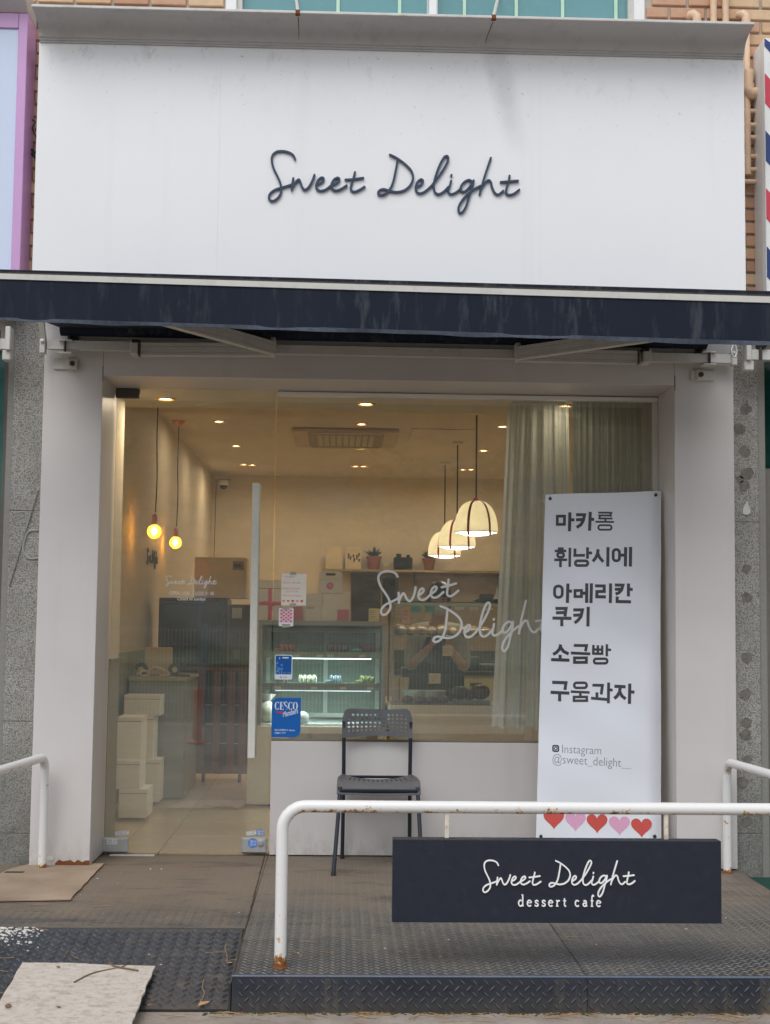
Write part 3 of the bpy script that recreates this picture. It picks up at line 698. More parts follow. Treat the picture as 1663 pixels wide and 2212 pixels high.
for (u, v) in ((143, 750), (1529, 775)):
    c = at(u, v, -0.08); s_ = 1 if u < 800 else -1
    MB().box((c.x-0.035, -0.115, c.z+0.028), (c.x+0.035, -0.045, c.z+0.036), 0.002).build('clamp_plate', M_alu, aw)
    MB().box((c.x-0.035, -0.115, c.z-0.038), (c.x+0.035, -0.045, c.z-0.029), 0.002).build('clamp_plate', M_alu, aw)
    MB().tube([(c.x+0.0, -0.108, c.z-0.036), (c.x, -0.108, c.z+0.034)], 0.007, 8).build('clamp_bolt', M_bolt, aw)
    for dz in (-0.075, 0.058):
        q = MB(); q.box((c.x-0.005*s_, -0.028, c.z+dz-0.03), (c.x+0.05*s_, 0.0, c.z+dz+0.03), 0.006)
        if dz < 0: q.box((c.x-0.075, -0.014, c.z+dz-0.028), (c.x+0.05, -0.0005, c.z+dz+0.026), 0.002)
        q.build('wall_bracket', M_darksteel if dz > 0 else M_alu, aw)
        MB().lathe([(0.001, -0.04), (0.013, -0.038), (0.013, -0.028)], (c.x+0.024*s_, 0, c.z+dz), 10, 'Y').build('bracket_bolt', M_bolt, aw)
for (u, vt, vb, sgn) in ((93, 700, 764, 1), (1584, 742, 790, -1)):
    c = at(u, vb, -0.085); t_ = at(u-4*sgn, vt, -0.16)
    b = MB(); b.box((c.x-0.014, -0.11, c.z), (c.x+0.014, -0.06, c.z+0.075), 0.003); b.build('end_plate', M_alu, aw)
    b = MB(); b.mesh([(c.x-0.013, -0.1, c.z+0.076), (c.x+0.013, -0.1, c.z+0.076), (c.x+0.013, -0.19, c.z+0.18), (c.x-0.013, -0.19, c.z+0.18), (c.x-0.013, -0.06, c.z+0.076), (c.x+0.013, -0.06, c.z+0.076), (c.x+0.013, -0.14, c.z+0.18), (c.x-0.013, -0.14, c.z+0.18)], [(0, 1, 2, 3), (4, 7, 6, 5), (0, 3, 7, 4), (1, 5, 6, 2), (3, 2, 6, 7), (0, 4, 5, 1)])
    b.build('end_arm', M_alu, aw)
    MB().lathe([(0.001, -0.122), (0.01, -0.12), (0.01, -0.108)], (c.x, 0, c.z+0.062), 10, 'Y').build('end_bolt', M_steel, aw)
c = at(1586, 756, -0.2)
MB().tube(catmull([(c.x, -0.2, c.z+0.06), (c.x-0.006, -0.2, c.z+0.03), (c.x-0.015, -0.2, c.z), (c.x-0.01, -0.2, c.z-0.03), (c.x+0.004, -0.2, c.z-0.034), (c.x+0.012, -0.2, c.z-0.01), (c.x+0.006, -0.2, c.z+0.02), (c.x-0.003, -0.2, c.z+0.03)], 5), 0.0055, 8).build('crank_eye', M_steel, aw, True)
# neighbours' awning frames reaching in at both edges
for (u, v, sgn, lab) in ((8, 745, -1, 'end of a grey neighbouring awning frame beside the left granite pier'), (1625, 768, 1, 'end of a cream neighbouring awning frame over the spotted granite pier')):
    c = at(u, v, -0.07); t = thing('neighbour_awning', lab, 'awning', (c.x, -0.07, c.z))
    MB().box((c.x-0.02*sgn, -0.1, c.z-0.028), (c.x+0.9*sgn, -0.05, c.z+0.028), 0.003).build('frame_bar', M_alu, t)
    MB().box((c.x-0.045*sgn, -0.12, c.z-0.034), (c.x-0.018*sgn, -0.04, c.z+0.09), 0.004).build('end_plate', M_alu, t)
    MB().box((c.x+0.0, -0.1, c.z-0.085), (c.x-0.05*sgn if sgn > 0 else c.x+0.045, -0.03, c.z-0.03), 0.006).build('wall_bracket', M_alu, t)
    MB().tube([(c.x+0.03*sgn, -0.115, c.z-0.03), (c.x+0.03*sgn, -0.115, c.z+0.06)], 0.009, 8).build('clamp_bolt', M_bolt, t)
    MB().box((c.x+0.02*sgn, -0.13, c.z+0.035), (c.x+0.065*sgn, -0.05, c.z+0.085), 0.008).build('gear_housing', M_black, t)

# ---- neighbours' sign boxes
YN = -0.11
pk = thing('lightbox_sign', 'pale blue lightbox sign in a pink metal frame', 'sign', (-2.3, YN, 2.9))
M_pink = mat('pink_metal', (206, 160, 208), 0.35, 0.05, 3, spec=0.6)
xr_ = at(49, 400, YN).x; xi = at(29, 400, YN).x; zt_ = at(40, 28, YN).z; zi = at(20, 60, YN).z
MB().box((xi, YN, 2.88), (xr_, YB-0.005, zt_), 0.003).build('frame_side', M_pink, pk)
MB().box((xi-1.0, YN, zi), (xi-0.001, YB-0.005, zt_), 0.003).build('frame_top', M_pink, pk)
MB().box((xi-1.0, YN+0.012, 2.88), (xi-0.001, YB-0.006, zi-0.001)).build('light_panel', mat('pale_blue_acrylic', (206, 218, 240), 0.15, 0.02, 2, spec=0.7), pk)
b = MB(); b.prism([(xi-1.0, y, z) for y, z in ((YB-0.005, zt_+0.002), (YN, zt_+0.002), (YN-0.14, zt_+0.09), (YN-0.14, zt_+0.12), (YB-0.005, zt_+0.12))], (xr_-xi+1.0, 0, 0)); b.build('cornice', M_cornice, pk)
bs = thing('striped_sign', 'white sign box with red and navy barber stripes', 'sign', (2.3, YN, 2.9))
xe = at(1652, 300, YN).x; zt2 = at(1655, 82, YN).z
MB().box((xe, YN, 2.88), (xe+1.0, YB-0.005, zt2), 0.004).build('sign_box', M_white, bs)
MB().box((xe-0.003, YN+0.045, 2.88), (xe-0.0005, YN+0.05, zt2-0.02)).build('side_seam', M_alu, bs)
M_red = mat('stripe_red', (206, 62, 82), 0.35); M_blue = mat('stripe_navy', (38, 62, 118), 0.35)
z = zt2+0.12; k = 0
while z > 2.9:
    h = 0.165; b = MB(); wdt = 0.28
    poly = [(xe+0.002, z), (xe+0.002+wdt, z-wdt*1.15), (xe+0.002+wdt, z-wdt*1.15-h), (xe+0.002, z-h)]
    poly = [(x, min(q, zt2-0.003)) for x, q in poly]
    b.prism([(x, YN-0.001, q) for x, q in poly], (0, -0.0012, 0)); b.build('stripe', M_blue if k % 2 == 0 else M_red, bs)
    z -= 0.315; k += 1

# ================================================================== platform, ramp
pf = thing('platform', 'steel tread plate platform before the shop door', 'platform', (0, YF/2, 0))
hinge = atz(300, 2003, 0).y                   # where the ramp leaves the platform
xg0 = atz(500, 2110, 0).x; xg1 = atz(575, 1838, 0).x
xs2 = atz(1262, 2100, 0).x; xs1 = atz(1190, 2030, 0).x
b = MB()
SX = xs2
for (xa_, xb_, ya_, yb_) in ((xg0+0.0, SX-0.0015, YF, YR-0.02), (SX+0.0015, XR, YF, YR-0.02), (XL, xg0-0.003, hinge, YR-0.02)):
    MB().box((xa_, ya_, -0.006), (xb_, yb_, 0.0), 0.0).build('tread_plate', M_plate, pf)
MB().box((xg0, YF+0.001, GZ), (SX-0.001, YF+0.006, -0.0065)).build('riser_plate', M_platedark, pf)
MB().box((SX+0.001, YF+0.001, GZ), (XR, YF+0.006, -0.0065)).build('riser_plate', M_platedark, pf)
MB().box((xg0-0.0, YF+0.007, GZ), (xg0+0.005, hinge, -0.0065)).build('side_plate', M_platedark, pf)
MB().tube([(xg0, YF+0.003, -0.002), (XR, YF+0.003, -0.002)], 0.0045, 8).build('nosing', mat('polished_navy_edge', (84, 96, 116), 0.28, 0.15, 20, spec=0.8), pf, True)
def weld(a, b_): 
    n = 60; pts = [Vector(a).lerp(Vector(b_), k/n)+Vector((random.uniform(-.0015, .0015), random.uniform(-.0015, .0015), 0)) for k in range(n+1)]
    return MB().tube(pts, [0.0035+random.uniform(-.0015, .0015) for _ in pts], 6)
weld((xg0+0.004, YF+0.01, 0.0005), (xg1, YR-0.04, 0.0005)).build('weld_seam', M_grit, pf)
weld((SX, YF+0.01, 0.0), (SX, YR-0.04, 0.0)).build('weld_seam', M_grit, pf)
# ramp
rp = thing('ramp', 'navy tread plate ramp from the pavement up to the platform', 'ramp', (-1.2, hinge, GZ))
yfoot = atz(490, 2186, GZ).y
def rz(y): return GZ+0.012+(y-yfoot)/(hinge-yfoot)*(-0.002-GZ-0.012)
xrr = xg0-0.012
b = MB(); b.mesh([(-3.2, yfoot, rz(yfoot)), (xrr, yfoot, rz(yfoot)), (xrr, hinge-0.002, rz(hinge)), (-3.2, hinge-0.002, rz(hinge)), (-3.2, yfoot, rz(yfoot)-0.006), (xrr, yfoot, rz(yfoot)-0.006), (xrr, hinge-0.002, rz(hinge)-0.006), (-3.2, hinge-0.002, rz(hinge)-0.006)], [(0, 1, 2, 3), (7, 6, 5, 4), (0, 4, 5, 1), (1, 5, 6, 2), (2, 6, 7, 3), (3, 7, 4, 0)])
b.build('ramp_plate', M_platedark, rp)
b = MB(); b.box((xrr+0.0, yfoot+0.0, GZ), (xrr+0.008, hinge-0.01, -0.03)); b.build('ramp_flange', M_platedark, rp)
# tread lugs: alternating lens-shaped bars
def lug(mb, c, ax, nrm, L=0.033, W=0.0066, H=0.0022):
    ax = Vector(ax).normalized(); nrm = Vector(nrm).normalized(); sx = nrm.cross(ax); c = Vector(c)
    n = 3
    b0 = -0.0003
    vs = [c-ax*L/2+nrm*b0, c+sx*W/2+nrm*b0-ax*L*0.12, c+sx*W/2+nrm*b0+ax*L*0.12, c+ax*L/2+nrm*b0, c-sx*W/2+nrm*b0+ax*L*0.12, c-sx*W/2+nrm*b0-ax*L*0.12,
          c-ax*L*0.26+nrm*H, c+sx*W*0.18+nrm*H, c+ax*L*0.26+nrm*H, c-sx*W*0.18+nrm*H]
    mb.mesh(vs, [(0, 1, 7, 6), (1, 2, 7), (2, 3, 8, 7), (3, 4, 9, 8), (4, 5, 9), (5, 0, 6, 9), (6, 7, 8, 9)])
def field(fn, a0, a1, b0, b1, nrm, ea, eb, pitch=0.041, keep=None, H=0.0022):
    mb = MB(); na = int((a1-a0)/pitch); nb = int((b1-b0)/pitch)
    for i in range(na+1):
        for j in range(nb+1):
            for s_, (da, db) in ((1, (0, 0)), (-1, (0.5, 0.5))):
                a = a0+(i+da)*pitch; q = b0+(j+db)*pitch
                if a > a1-0.012 or q > b1-0.012 or a < a0+0.008 or q < b0+0.008: continue
                hh = H if keep is None else H*keep(a, q)
                if hh < 0.0002: continue
                lug(mb, fn(a, q), ea*math.cos(R(45))+eb*(s_*math.sin(R(45))), nrm, H=hh)
    return mb
ex, ey, ez = Vector((1, 0, 0)), Vector((0, 1, 0)), Vector((0, 0, 1))
def worn(x, y):                               # lugs are trodden flat and caked towards the door
    k = (y-YF)/(YR-YF); d = abs(x+1.0)/0.9
    f = 1.0-0.75*max(0, min(1, (k-0.35)/0.4)); 
    if k > 0.42: f *= 0.35+0.65*min(1, max(0, (d-0.55)))
    return f*random.uniform(0.75, 1.05)
tag(field(lambda a, q: (a, q, 0), xg0+0.01, XR-0.005, YF+0.012, YR-0.03, ez, ex, ey, keep=worn, H=0.0036).build('tread_lugs', M_lug, pf, fix=False), kind='stuff')
tag(field(lambda a, q: (a, q, 0), XL+0.005, xg0-0.01, hinge+0.012, YR-0.03, ez, ex, ey, keep=lambda x, y: worn(x, y)*0.8+0.12, H=0.003).build('tread_lugs', M_plate, pf, fix=False), kind='stuff')
tag(field(lambda a, q: (a, YF+0.001, q), xg0+0.01, XR-0.005, GZ+0.003, -0.004, -ey, ex, ez, pitch=0.042, H=0.0045).build('riser_lugs', M_lugd, pf, fix=False), kind='stuff')
rn = Vector((0, rz(yfoot)-rz(hinge), hinge-yfoot)).normalized(); rd = Vector((0, hinge-yfoot, rz(hinge)-rz(yfoot))).normalized()
tag(field(lambda a, q: (a, q, rz(q)), -2.6, xrr-0.004, yfoot+0.008, hinge-0.006, rn, ex, rd, pitch=0.05, keep=lambda x, y: random.uniform(0.8, 1.2), H=0.0065).build('ramp_lugs', M_lugd, rp, fix=False), kind='stuff')
# worn white paint and grit at the left of the ramp
b = MB()
for k in range(260):
    x = random.gauss(-1.36, 0.1); y = hinge-0.005-abs(random.gauss(0, 0.08)); 
    if y < hinge-0.24 or x > -1.17: continue
    c = Vector((x, y, rz(y)+0.0048)); s_ = random.uniform(0.003, 0.009); a0 = random.uniform(0, 6)
    b.prism([c+Vector((s_*random.uniform(0.5, 1.2)*math.cos(a0+j*1.26), s_*random.uniform(0.4, 0.9)*math.sin(a0+j*1.26), 0)) for j in range(5)], (0, 0, -0.0035))
tag(b.build('paint_chips', M_whitedull), 'scattered chips of white paint on the upper edge of the ramp', 'paint chips', kind='stuff')
# green mat beyond the right end
tag(MB().box((XR+0.03, -1.4, GZ), (3.2, 0.05, GZ+0.09), 0.01).build('green_mat', mat('green_plastic_turf', (22, 70, 58), 0.8, 0.4, 60, bump=1, bscale=300)), 'dark green plastic turf step beyond the end of the platform', 'mat')
tag(MB().box((-3.0, -0.5, GZ), (XL-0.02, 0.05, GZ+0.06), 0.01).build('shadow_slab', mat('shadow_black', (32, 34, 38), 0.6, 0.2, 30)), 'dark slab put in for the shadows at the foot of the granite pier', 'mat')  # black slab added as the dark shadow beside the platform
# ================================================================== glass door and window
YG = YR
dx0 = at(240, 1100, YG).x; dx1 = xd1
dz1 = at(420, 842, YG).z; dz0 = 0.012
door = thing('glass_door', 'frameless glass door with a tall white pull handle', 'door', ((dx0+dx1)/2, YG, 0))
wx0 = xd1+0.004; wx1 = X2-0.03; wz1 = at(1000, 862, YG).z
MB().box((X1+0.012, YG-0.005, dz0), (dx1-0.004, YG+0.005, dz1)).build('pane', G_door, door)
def patch(x0, x1, z0, z1, name='patch_fitting', m_=None, bev=0.008):
    return MB().box((x0, YG-0.016, z0), (x1, YG+0.016, z1), bev).build(name, m_ or M_steel, door, False)
ph = at(420, 863, YG).z
patch(X1+0.006, at(302, 850, YG).x, ph, dz1+0.004, m_=M_darksteel)
lp = patch(at(220, 1820, YG).x, at(277, 1820, YG).x, dz0-0.002, at(250, 1808, YG).z)
fr = Frame((at(227, 1830, YG).x, YG-0.0165, dz0), (1, 0, 0), (0, 0, 1))
rpz = patch(at(521, 1820, YG).x, at(577, 1820, YG).x, dz0-0.002, at(550, 1808, YG).z)
c = at(563, 1820, YG-0.016)
MB().lathe([(0.001, -0.026), (0.011, -0.026), (0.012, -0.022), (0.02, -0.02), (0.022, -0.015)], (c.x, YG, c.z), 18, 'Y').build('lock', M_steel, rpz, True)
MB().box((at(240, 1840, YG).x, YG-0.06, 0.0005), (at(336, 1838, YG).x, YG-0.017, 0.004)).build('threshold_strip', M_alu, door)
MB().box((X1+0.012, YG-0.012, dz1+0.005), (X2-0.001, YG+0.012, dz1+0.012)).build('head_gap', M_black, door)
# pull handle
hx = at(548, 1340, YG-0.06).x; hz0 = at(545, 1637, YG-0.06).z; hz1 = at(553, 1043, YG-0.06).z
for s_ in (-1, 1):
    MB().box((hx-0.02, YG+s_*0.06-0.012, hz0), (hx+0.02, YG+s_*0.06+0.012, hz1), 0.003).build('handle', mat('handle_white', (226, 224, 214), 0.35), door)
    for z in (hz0+0.06, hz1-0.06): MB().tube([(hx, YG+s_*0.006, z), (hx, YG+s_*0.05, z)], 0.009, 10).build('standoff', M_steel, door)
M_decal = mat('white_vinyl', (222, 222, 218), 0.5, 0.02)
o0 = at(358.2, 1261.7, YG-0.0052); o1 = at(467.5, 1263, YG-0.0052)
letters(Frame(o0, (1, 0, 0), (0, 0, 1)), (o1-o0).x, 0.0042, 0.0, 0.0006, M_decal, door, one='name_lettering', step=0.00003)
b = MB(); fr = Frame(at(366, 1284, YG-0.0052), (1, 0, 0), (0, 0, 1))
text(b, fr, 'OPEN   0:00 . CLOSE 0 : 00', 0, 0, 0.027, 0.0006, bold=0.012, width=0.243); text(b, fr, 'Closed on sundays', 0.043, -0.03, 0.026, 0.0006, bold=0.012, width=0.155)
b.build('hours_lettering', M_decal, door)

win = thing('shop_window', 'large fixed shop window with white script lettering on the glass', 'window', ((wx0+wx1)/2, YG, ZW))
MB().box((wx0+0.0, YG-0.005, ZW), (wx1, YG+0.005, wz1)).build('pane', G_win, win)
MB().box((wx0+0.002, YG-0.02, wz1+0.001), (X2-0.001, YG+0.03, wz1+0.024), 0.003).build('head_frame', M_white, win)
MB().box((wx1+0.001, YG-0.02, ZW-0.01), (X2-0.001, YG+0.03, wz1), 0.003).build('side_frame', M_clad, win)
MB().box((wx0+0.001, YG-0.016, ZW-0.011), (wx1, YG+0.02, ZW-0.001), 0.002).build('sill_bead', mat('sealant_olive', (120, 114, 98), 0.6), win)
def wpix(x, y): return at((1050+x/2.7717)*0.7332, (1650+y/2.7717)*0.7332, YG-0.0055)
def word(keys, ga, gb, pa, pb, wd, name):
    A, B = Vector(gp(ga)), Vector(gp(gb)); pA, pB = wpix(*pa), wpix(*pb)
    dv = Vector((pB.x-pA.x, pB.z-pA.z)); dg = B-A
    sc = dv.length/dg.length; rot = math.atan2(dv.y, dv.x)-math.atan2(dg.y, dg.x)
    letters(Frame(pA, (1, 0, 0), (0, 0, 1)), sc, wd, 0.0, 0.0006, M_decal, win, which=keys, rot=rot, pivot=(A.x, A.y), step=0.00003)
word(('S', 'w', 'e', 'e2', 't'), (84, 372), (645, 303), (200, 430), (830, 248), 0.0128, 'sweet')
word(('D', 'e3', 'l', 'i', 'g', 'h', 't2'), (727, 340), (1390, 130), (628, 652), (1383, 333), 0.0128, 'delight')

# ---- stickers and notes on the glass
YST = YG-0.0054
def gl(u, v): return at(u, v, YST)
def sticker(name, label, cat, u0, v0, u1, v1, m_, radius=0.0, corners=(1, 1, 1, 1), group=None, th=0.0005):
    p, q = gl(u0, v1), gl(u1, v0); wdt, hgt = q.x-p.x, q.z-p.z
    fr = Frame(p, (1, 0, 0), (0, 0, 1)); t = thing(name, label, cat, (p.x+wdt/2, YST, p.z), group)
    b = MB(); sheet(b, fr, rrect(0, 0, wdt, hgt, radius, corners) if radius else [(0, 0), (wdt, 0), (wdt, hgt), (0, hgt)], 0, th); b.build('sheet', m_, t)
    return t, fr, wdt, hgt
M_cblue = mat('sticker_blue', (18, 104, 188), 0.35, 0.03); M_ink = mat('white_ink', (236, 240, 246), 0.4, 0.02)
M_sred = mat('red_ink', (206, 58, 84), 0.4, 0.03); M_paper = mat('note_paper', (236, 228, 214), 0.7, 0.03)
t, fr, W_, H_ = sticker('sticker', 'blue pest control sticker with a curved corner at the bottom of the window', 'sticker', 586, 1507, 650, 1591.5, M_cblue, 0.038, (0, 1, 0, 1))
def cz(x, y): return ((x-20)/1180.0*W_, (1945-y)/1600.0*H_)
b = MB()
def arcs(cx, cy, rx, ry, a0, a1, thick, thin, n=22):
    P, w_ = [], []
    for k in range(n+1):
        a = R(a0+(a1-a0)*k/n); P.append(cz(cx+rx*math.cos(a), cy-ry*math.sin(a))); w_.append((thin+(thick-thin)*abs(math.cos(a))**1.5)/1180*W_)
    return P, w_
for (cx, a0, a1) in ((238, 48, 312), (782, 48, 312)):
    P, w_ = arcs(cx, 670, 75, 155, a0, a1, 58, 12); ribbon(b, fr, P, w_, 0.0005, 0.0008, cap=False)
    ribbon(b, fr, [cz(cx+66, 512), cz(cx+60, 610)], [20/1180*W_, 6/1180*W_], 0.0005, 0.00083, cap=False); ribbon(b, fr, [cz(cx+60, 725), cz(cx+62, 820)], [6/1180*W_, 20/1180*W_], 0.0005, 0.00083, cap=False)
P, w_ = arcs(975, 670, 75, 155, 0, 352, 58, 12, 30); ribbon(b, fr, P, w_, 0.0005, 0.0008, closed=True)
ribbon(b, fr, [cz(385, 512), cz(385, 830)], 58/1180*W_, 0.0005, 0.0008, cap=False)
for y, x1_, wq in ((520, 500, 16), (668, 455, 14), (822, 500, 16)): ribbon(b, fr, [cz(350, y), cz(x1_, y)], wq/1180*W_, 0.0005, 0.00085, cap=False)
for (xa_, ya_, xb_, yb_) in ((494, 515, 484, 600), (494, 828, 484, 735), (452, 620, 448, 720)): ribbon(b, fr, [cz(xa_, ya_), cz(xb_, yb_)], [16/1180*W_, 8/1180*W_], 0.0005, 0.00088, cap=False)
P = [cz(*q) for q in ((650, 590), (640, 530), (580, 508), (535, 560), (560, 640), (630, 700), (655, 770), (625, 835))]
ribbon(b, fr, [(p.x, p.y) for p in catmull([Vector((*q, 0)) for q in P], 5)], [(10+34*math.sin(math.pi*k/35)**2)/1180*W_ for k in range(36)], 0.0005, 0.0008, cap=False)
x0_, y0_ = cz(470, 1135); x1_, y1_ = cz(1110, 960); aa = math.atan2(y1_-y0_, x1_-x0_)
fm = Frame(fr.p(x0_, y0_), fr.x*math.cos(aa)+fr.y*math.sin(aa), -fr.x*math.sin(aa)+fr.y*math.cos(aa))
text(b, fm, 'Members', 0, 0, 0.042, 0.0008, shear=0.45, bold=0.012, width=math.hypot(x1_-x0_, y1_-y0_))
x0_, y0_ = cz(135, 1690); text(b, fr, '세스코멤버스 Zone', x0_, y0_, 0.0125, 0.0008, bold=0.012, width=835/1180*W_)
x0_, y0_ = cz(140, 1805); text(b, fr, '1588-1119', x0_, y0_, 0.0125, 0.0008, bold=0.01, width=430/1180*W_)
b.build('lettering', M_ink, t)
b = MB(); P = [cz(*q) for q in ((150, 875), (230, 925), (350, 955), (470, 935), (570, 890))]
ribbon(b, fr, [(p.x, p.y) for p in catmull([Vector((*q, 0)) for q in P], 5)], [(4+62*math.sin(math.pi*k/20))/1180*W_ for k in range(21)], 0.0005, 0.0008, cap=False); b.build('smile_print', M_sred, t)
# blue delivery sticker
t, fr, W_, H_ = sticker('sticker', 'small blue and white sticker with a line drawn hand, above the larger blue one', 'sticker', 593, 1414, 632, 1467, M_ink, 0.008)
b = MB(); sheet(b, fr, rrect(W_*0.04, H_*0.205, W_*0.95, H_*0.965, 0.005), 0.0005, 0.0007); b.build('blue_field', mat('sticker_blue_deep', (16, 92, 172), 0.35, 0.03), t)
def dz(x, y): return ((x-340)/985.0*W_, (1850-y)/1280.0*H_)
b = MB(); M_lb = mat('light_blue_ink', (140, 196, 248), 0.4, 0.02)
for P in (((405,1140),(455,1160),(460,1300),(520,1280),(580,1240),(635,1290),(645,1330),(690,1310),(740,1245),(785,1260),(760,1340),(715,1430),(710,1570)), ((450,1580),(450,1390),(540,1390)), ((480,1430),(600,1460),(605,1580)), ((540,1330),(580,1300),(600,1340),(560,1390),(520,1370))):
    ribbon(b, fr, [dz(*q) for q in P], 22/985*W_, 0.0007, 0.0009)
for (cx, cy, rr) in ((475, 1005, 48), (725, 1100, 46)): ribbon(b, fr, [dz(cx+rr*math.cos(k*1.257), cy+rr*math.sin(k*1.257)) for k in range(5)], 20/985*W_, 0.0007, 0.0009, closed=True)
x0_, y0_ = dz(700, 1530); text(b, fr, '소담페이 가맹점', x0_, y0_, 0.006, 0.0009, bold=0.012, width=530/985*W_); b.build('lettering', M_lb, t)
b = MB(); ribbon(b, fr, [dz(760, 722), dz(1105, 722)], 70/985*W_, 0.0007, 0.0009, cap=False); x0_, y0_ = dz(575, 790); text(b, fr, 'S', x0_, y0_, 0.013, 0.0009, bold=0.03); b.build('logo_print', M_ink, t)
b = MB(); ribbon(b, fr, [dz(640, 1735), dz(690, 1690), dz(690, 1760), dz(760, 1735)], 26/985*W_, 0.0005, 0.0008); x0_, y0_ = dz(815, 1740); text(b, fr, '수원시', x0_, y0_, 0.0065, 0.0008, bold=0.01, width=230/985*W_); ribbon(b, fr, [dz(815, 1765), dz(1020, 1765)], 12/985*W_, 0.0005, 0.0008, cap=False); b.build('city_print', mat('grey_ink', (80, 82, 84), 0.5), t)
# hand-written note
M_tape = mat('grey_tape', (168, 166, 152), 0.5, 0.08, 30); M_pinkink = mat('pink_ink', (226, 140, 166), 0.6); M_redink = mat('note_red_ink', (208, 92, 90), 0.6)
t, fr, W_, H_ = sticker('note', 'cream handwritten note with five hearts taped inside the window', 'note', 607, 1239, 662, 1307, M_paper)
b = MB(); text(b, fr, '수요일휴무', W_*0.12, H_*0.88, 0.011, 0.0007, width=W_*0.42); text(b, fr, '영업시간 11:00~20:00', W_*0.06, H_*0.69, 0.011, 0.0007, width=W_*0.7); text(b, fr, '월요일 12:00-20:00', W_*0.05, H_*0.51, 0.011, 0.0007, width=W_*0.7); text(b, fr, '(소진시 마감)', W_*0.18, H_*0.42, 0.01, 0.0007, width=W_*0.5); text(b, fr, 'insta: Sweet-delight__', W_*0.07, H_*0.29, 0.011, 0.0007, width=W_*0.82)
b.build('lettering', M_redink, t)
for k, cc in enumerate((M_pinkink, mat('heart_orange', (224, 110, 96), 0.6), M_sred, mat('heart_lilac', (206, 142, 190), 0.6), mat('heart_red', (208, 66, 56), 0.6))):
    b = MB(); sheet(b, fr, heart(W_*(0.1+0.182*k), H_*0.13, W_*0.13), 0.0005, 0.0008); b.build('heart', cc, t)
for (a, c_, ww) in ((0.47, 1.0, 0.24), (0.47, 0.0, 0.26)):
    b = MB(); sheet(b, fr, [(W_*(a-ww/2), H_*c_-0.008), (W_*(a+ww/2), H_*c_-0.007), (W_*(a+ww/2), H_*c_+0.012), (W_*(a-ww/2), H_*c_+0.011)], 0.0009, 0.0012); b.build('tape', M_tape, t)
# hearts card
def hearts_card(u0, v0, u1, v1, label, tape=True):
    t, fr, W_, H_ = sticker('card', label, 'card', u0, v0, u1, v1, M_ink, group='cards printed with rows of hearts')
    b = MB(); sheet(b, fr, [(W_*0.06, H_*0.2), (W_*0.94, H_*0.2), (W_*0.94, H_*0.94), (W_*0.06, H_*0.94)], 0.0005, 0.0007); b.build('pink_field', mat('pale_pink_ink', (240, 196, 208), 0.6), t)
    b = MB()
    for r in range(7):
        for c in range(3 if r % 2 == 0 else 2):
            sheet(b, fr, heart(W_*((0.18 if r % 2 == 0 else 0.34)+0.32*c), H_*(0.87-0.1*r), W_*0.15), 0.0007, 0.001)
    b.build('heart_print', mat('dark_red_ink', (172, 40, 72), 0.6), t)
    b = MB(); ribbon(b, fr, [(W_*0.2, H_*0.1), (W_*0.82, H_*0.1)], 0.003, 0.0005, 0.0008, cap=False); b.build('caption_print', mat('caption_ink', (110, 100, 90), 0.6), t)
    if tape:
        for c_ in (1.0, 0.0):
            b = MB(); sheet(b, fr, [(W_*0.25, H_*c_-0.009), (W_*0.75, H_*c_-0.006), (W_*0.75, H_*c_+0.01), (W_*0.25, H_*c_+0.008)], 0.0011, 0.0014); b.build('tape', M_tape, t)
hearts_card(602, 1313.5, 634, 1352, 'white card printed with rows of red hearts, taped to the window below the note')
# small maintenance stickers round the door fittings
def mini(u0, v0, u1, v1, rgb, label, body, ink=(70, 80, 100), rot=0):
    p, q = at(u0, v1, YG-0.017), at(u1, v0, YG-0.017); Y_ = YG-0.0172 if v0 > 1806 else YST
    p, q = at(u0, v1, Y_), at(u1, v0, Y_); w_, h_ = q.x-p.x, q.z-p.z; a = R(rot)
    fr = Frame(p, (math.cos(a), 0, math.sin(a)), (-math.sin(a), 0, math.cos(a)))
    t = thing('sticker', label, 'sticker', (p.x, Y_, p.z), 'small service stickers at the foot of the door')
    b = MB(); sheet(b, fr, [(0, 0), (w_, 0), (w_, h_), (0, h_)], 0, 0.0006); b.build('sheet', mat('mini_sheet', rgb, 0.5, 0.03), t)
    b = MB(); text(b, fr, body, w_*0.06, h_*0.56, h_*0.42, 0.0009, width=w_*0.86); text(b, fr, body, w_*0.06, h_*0.12, h_*0.42, 0.0009, width=w_*0.8); b.build('lettering', mat('mini_ink', ink, 0.5), t)
mini(231, 1811, 253, 1823, (232, 232, 228), 'white printed label on the left steel foot fitting of the door', '자동문 수리')
mini(250, 1796, 279, 1804, (214, 220, 230), 'pale tilted label on the glass above the left foot fitting', '유리문 설치', rot=6)
mini(533, 1796, 554, 1804, (226, 226, 222), 'white rounded label on the glass above the right foot fitting, left of the blue one', '도어락', rot=8)
mini(555, 1792, 570, 1804, (96, 140, 206), 'blue topped label on the glass above the lock', '열쇠', (240, 240, 240), 3)
c = at(546, 1820, YG-0.0172); t = thing('sticker', 'round blue sticker on the right steel foot fitting beside the lock', 'sticker', tuple(c), 'small service stickers at the foot of the door')
b = MB(); fr = Frame(c, (1, 0, 0), (0, 0, 1)); sheet(b, fr, [(0.026*math.cos(k*R(18)), 0.026*math.sin(k*R(18))) for k in range(20)], 0, 0.0006); b.build('sheet', mat('round_blue', (92, 140, 214), 0.4), t)
b = MB(); text(b, fr, '열쇠', -0.016, 0.002, 0.015, 0.0009, width=0.032); text(b, fr, '도어', -0.016, -0.014, 0.013, 0.0009, width=0.032); b.build('lettering', M_ink, t)

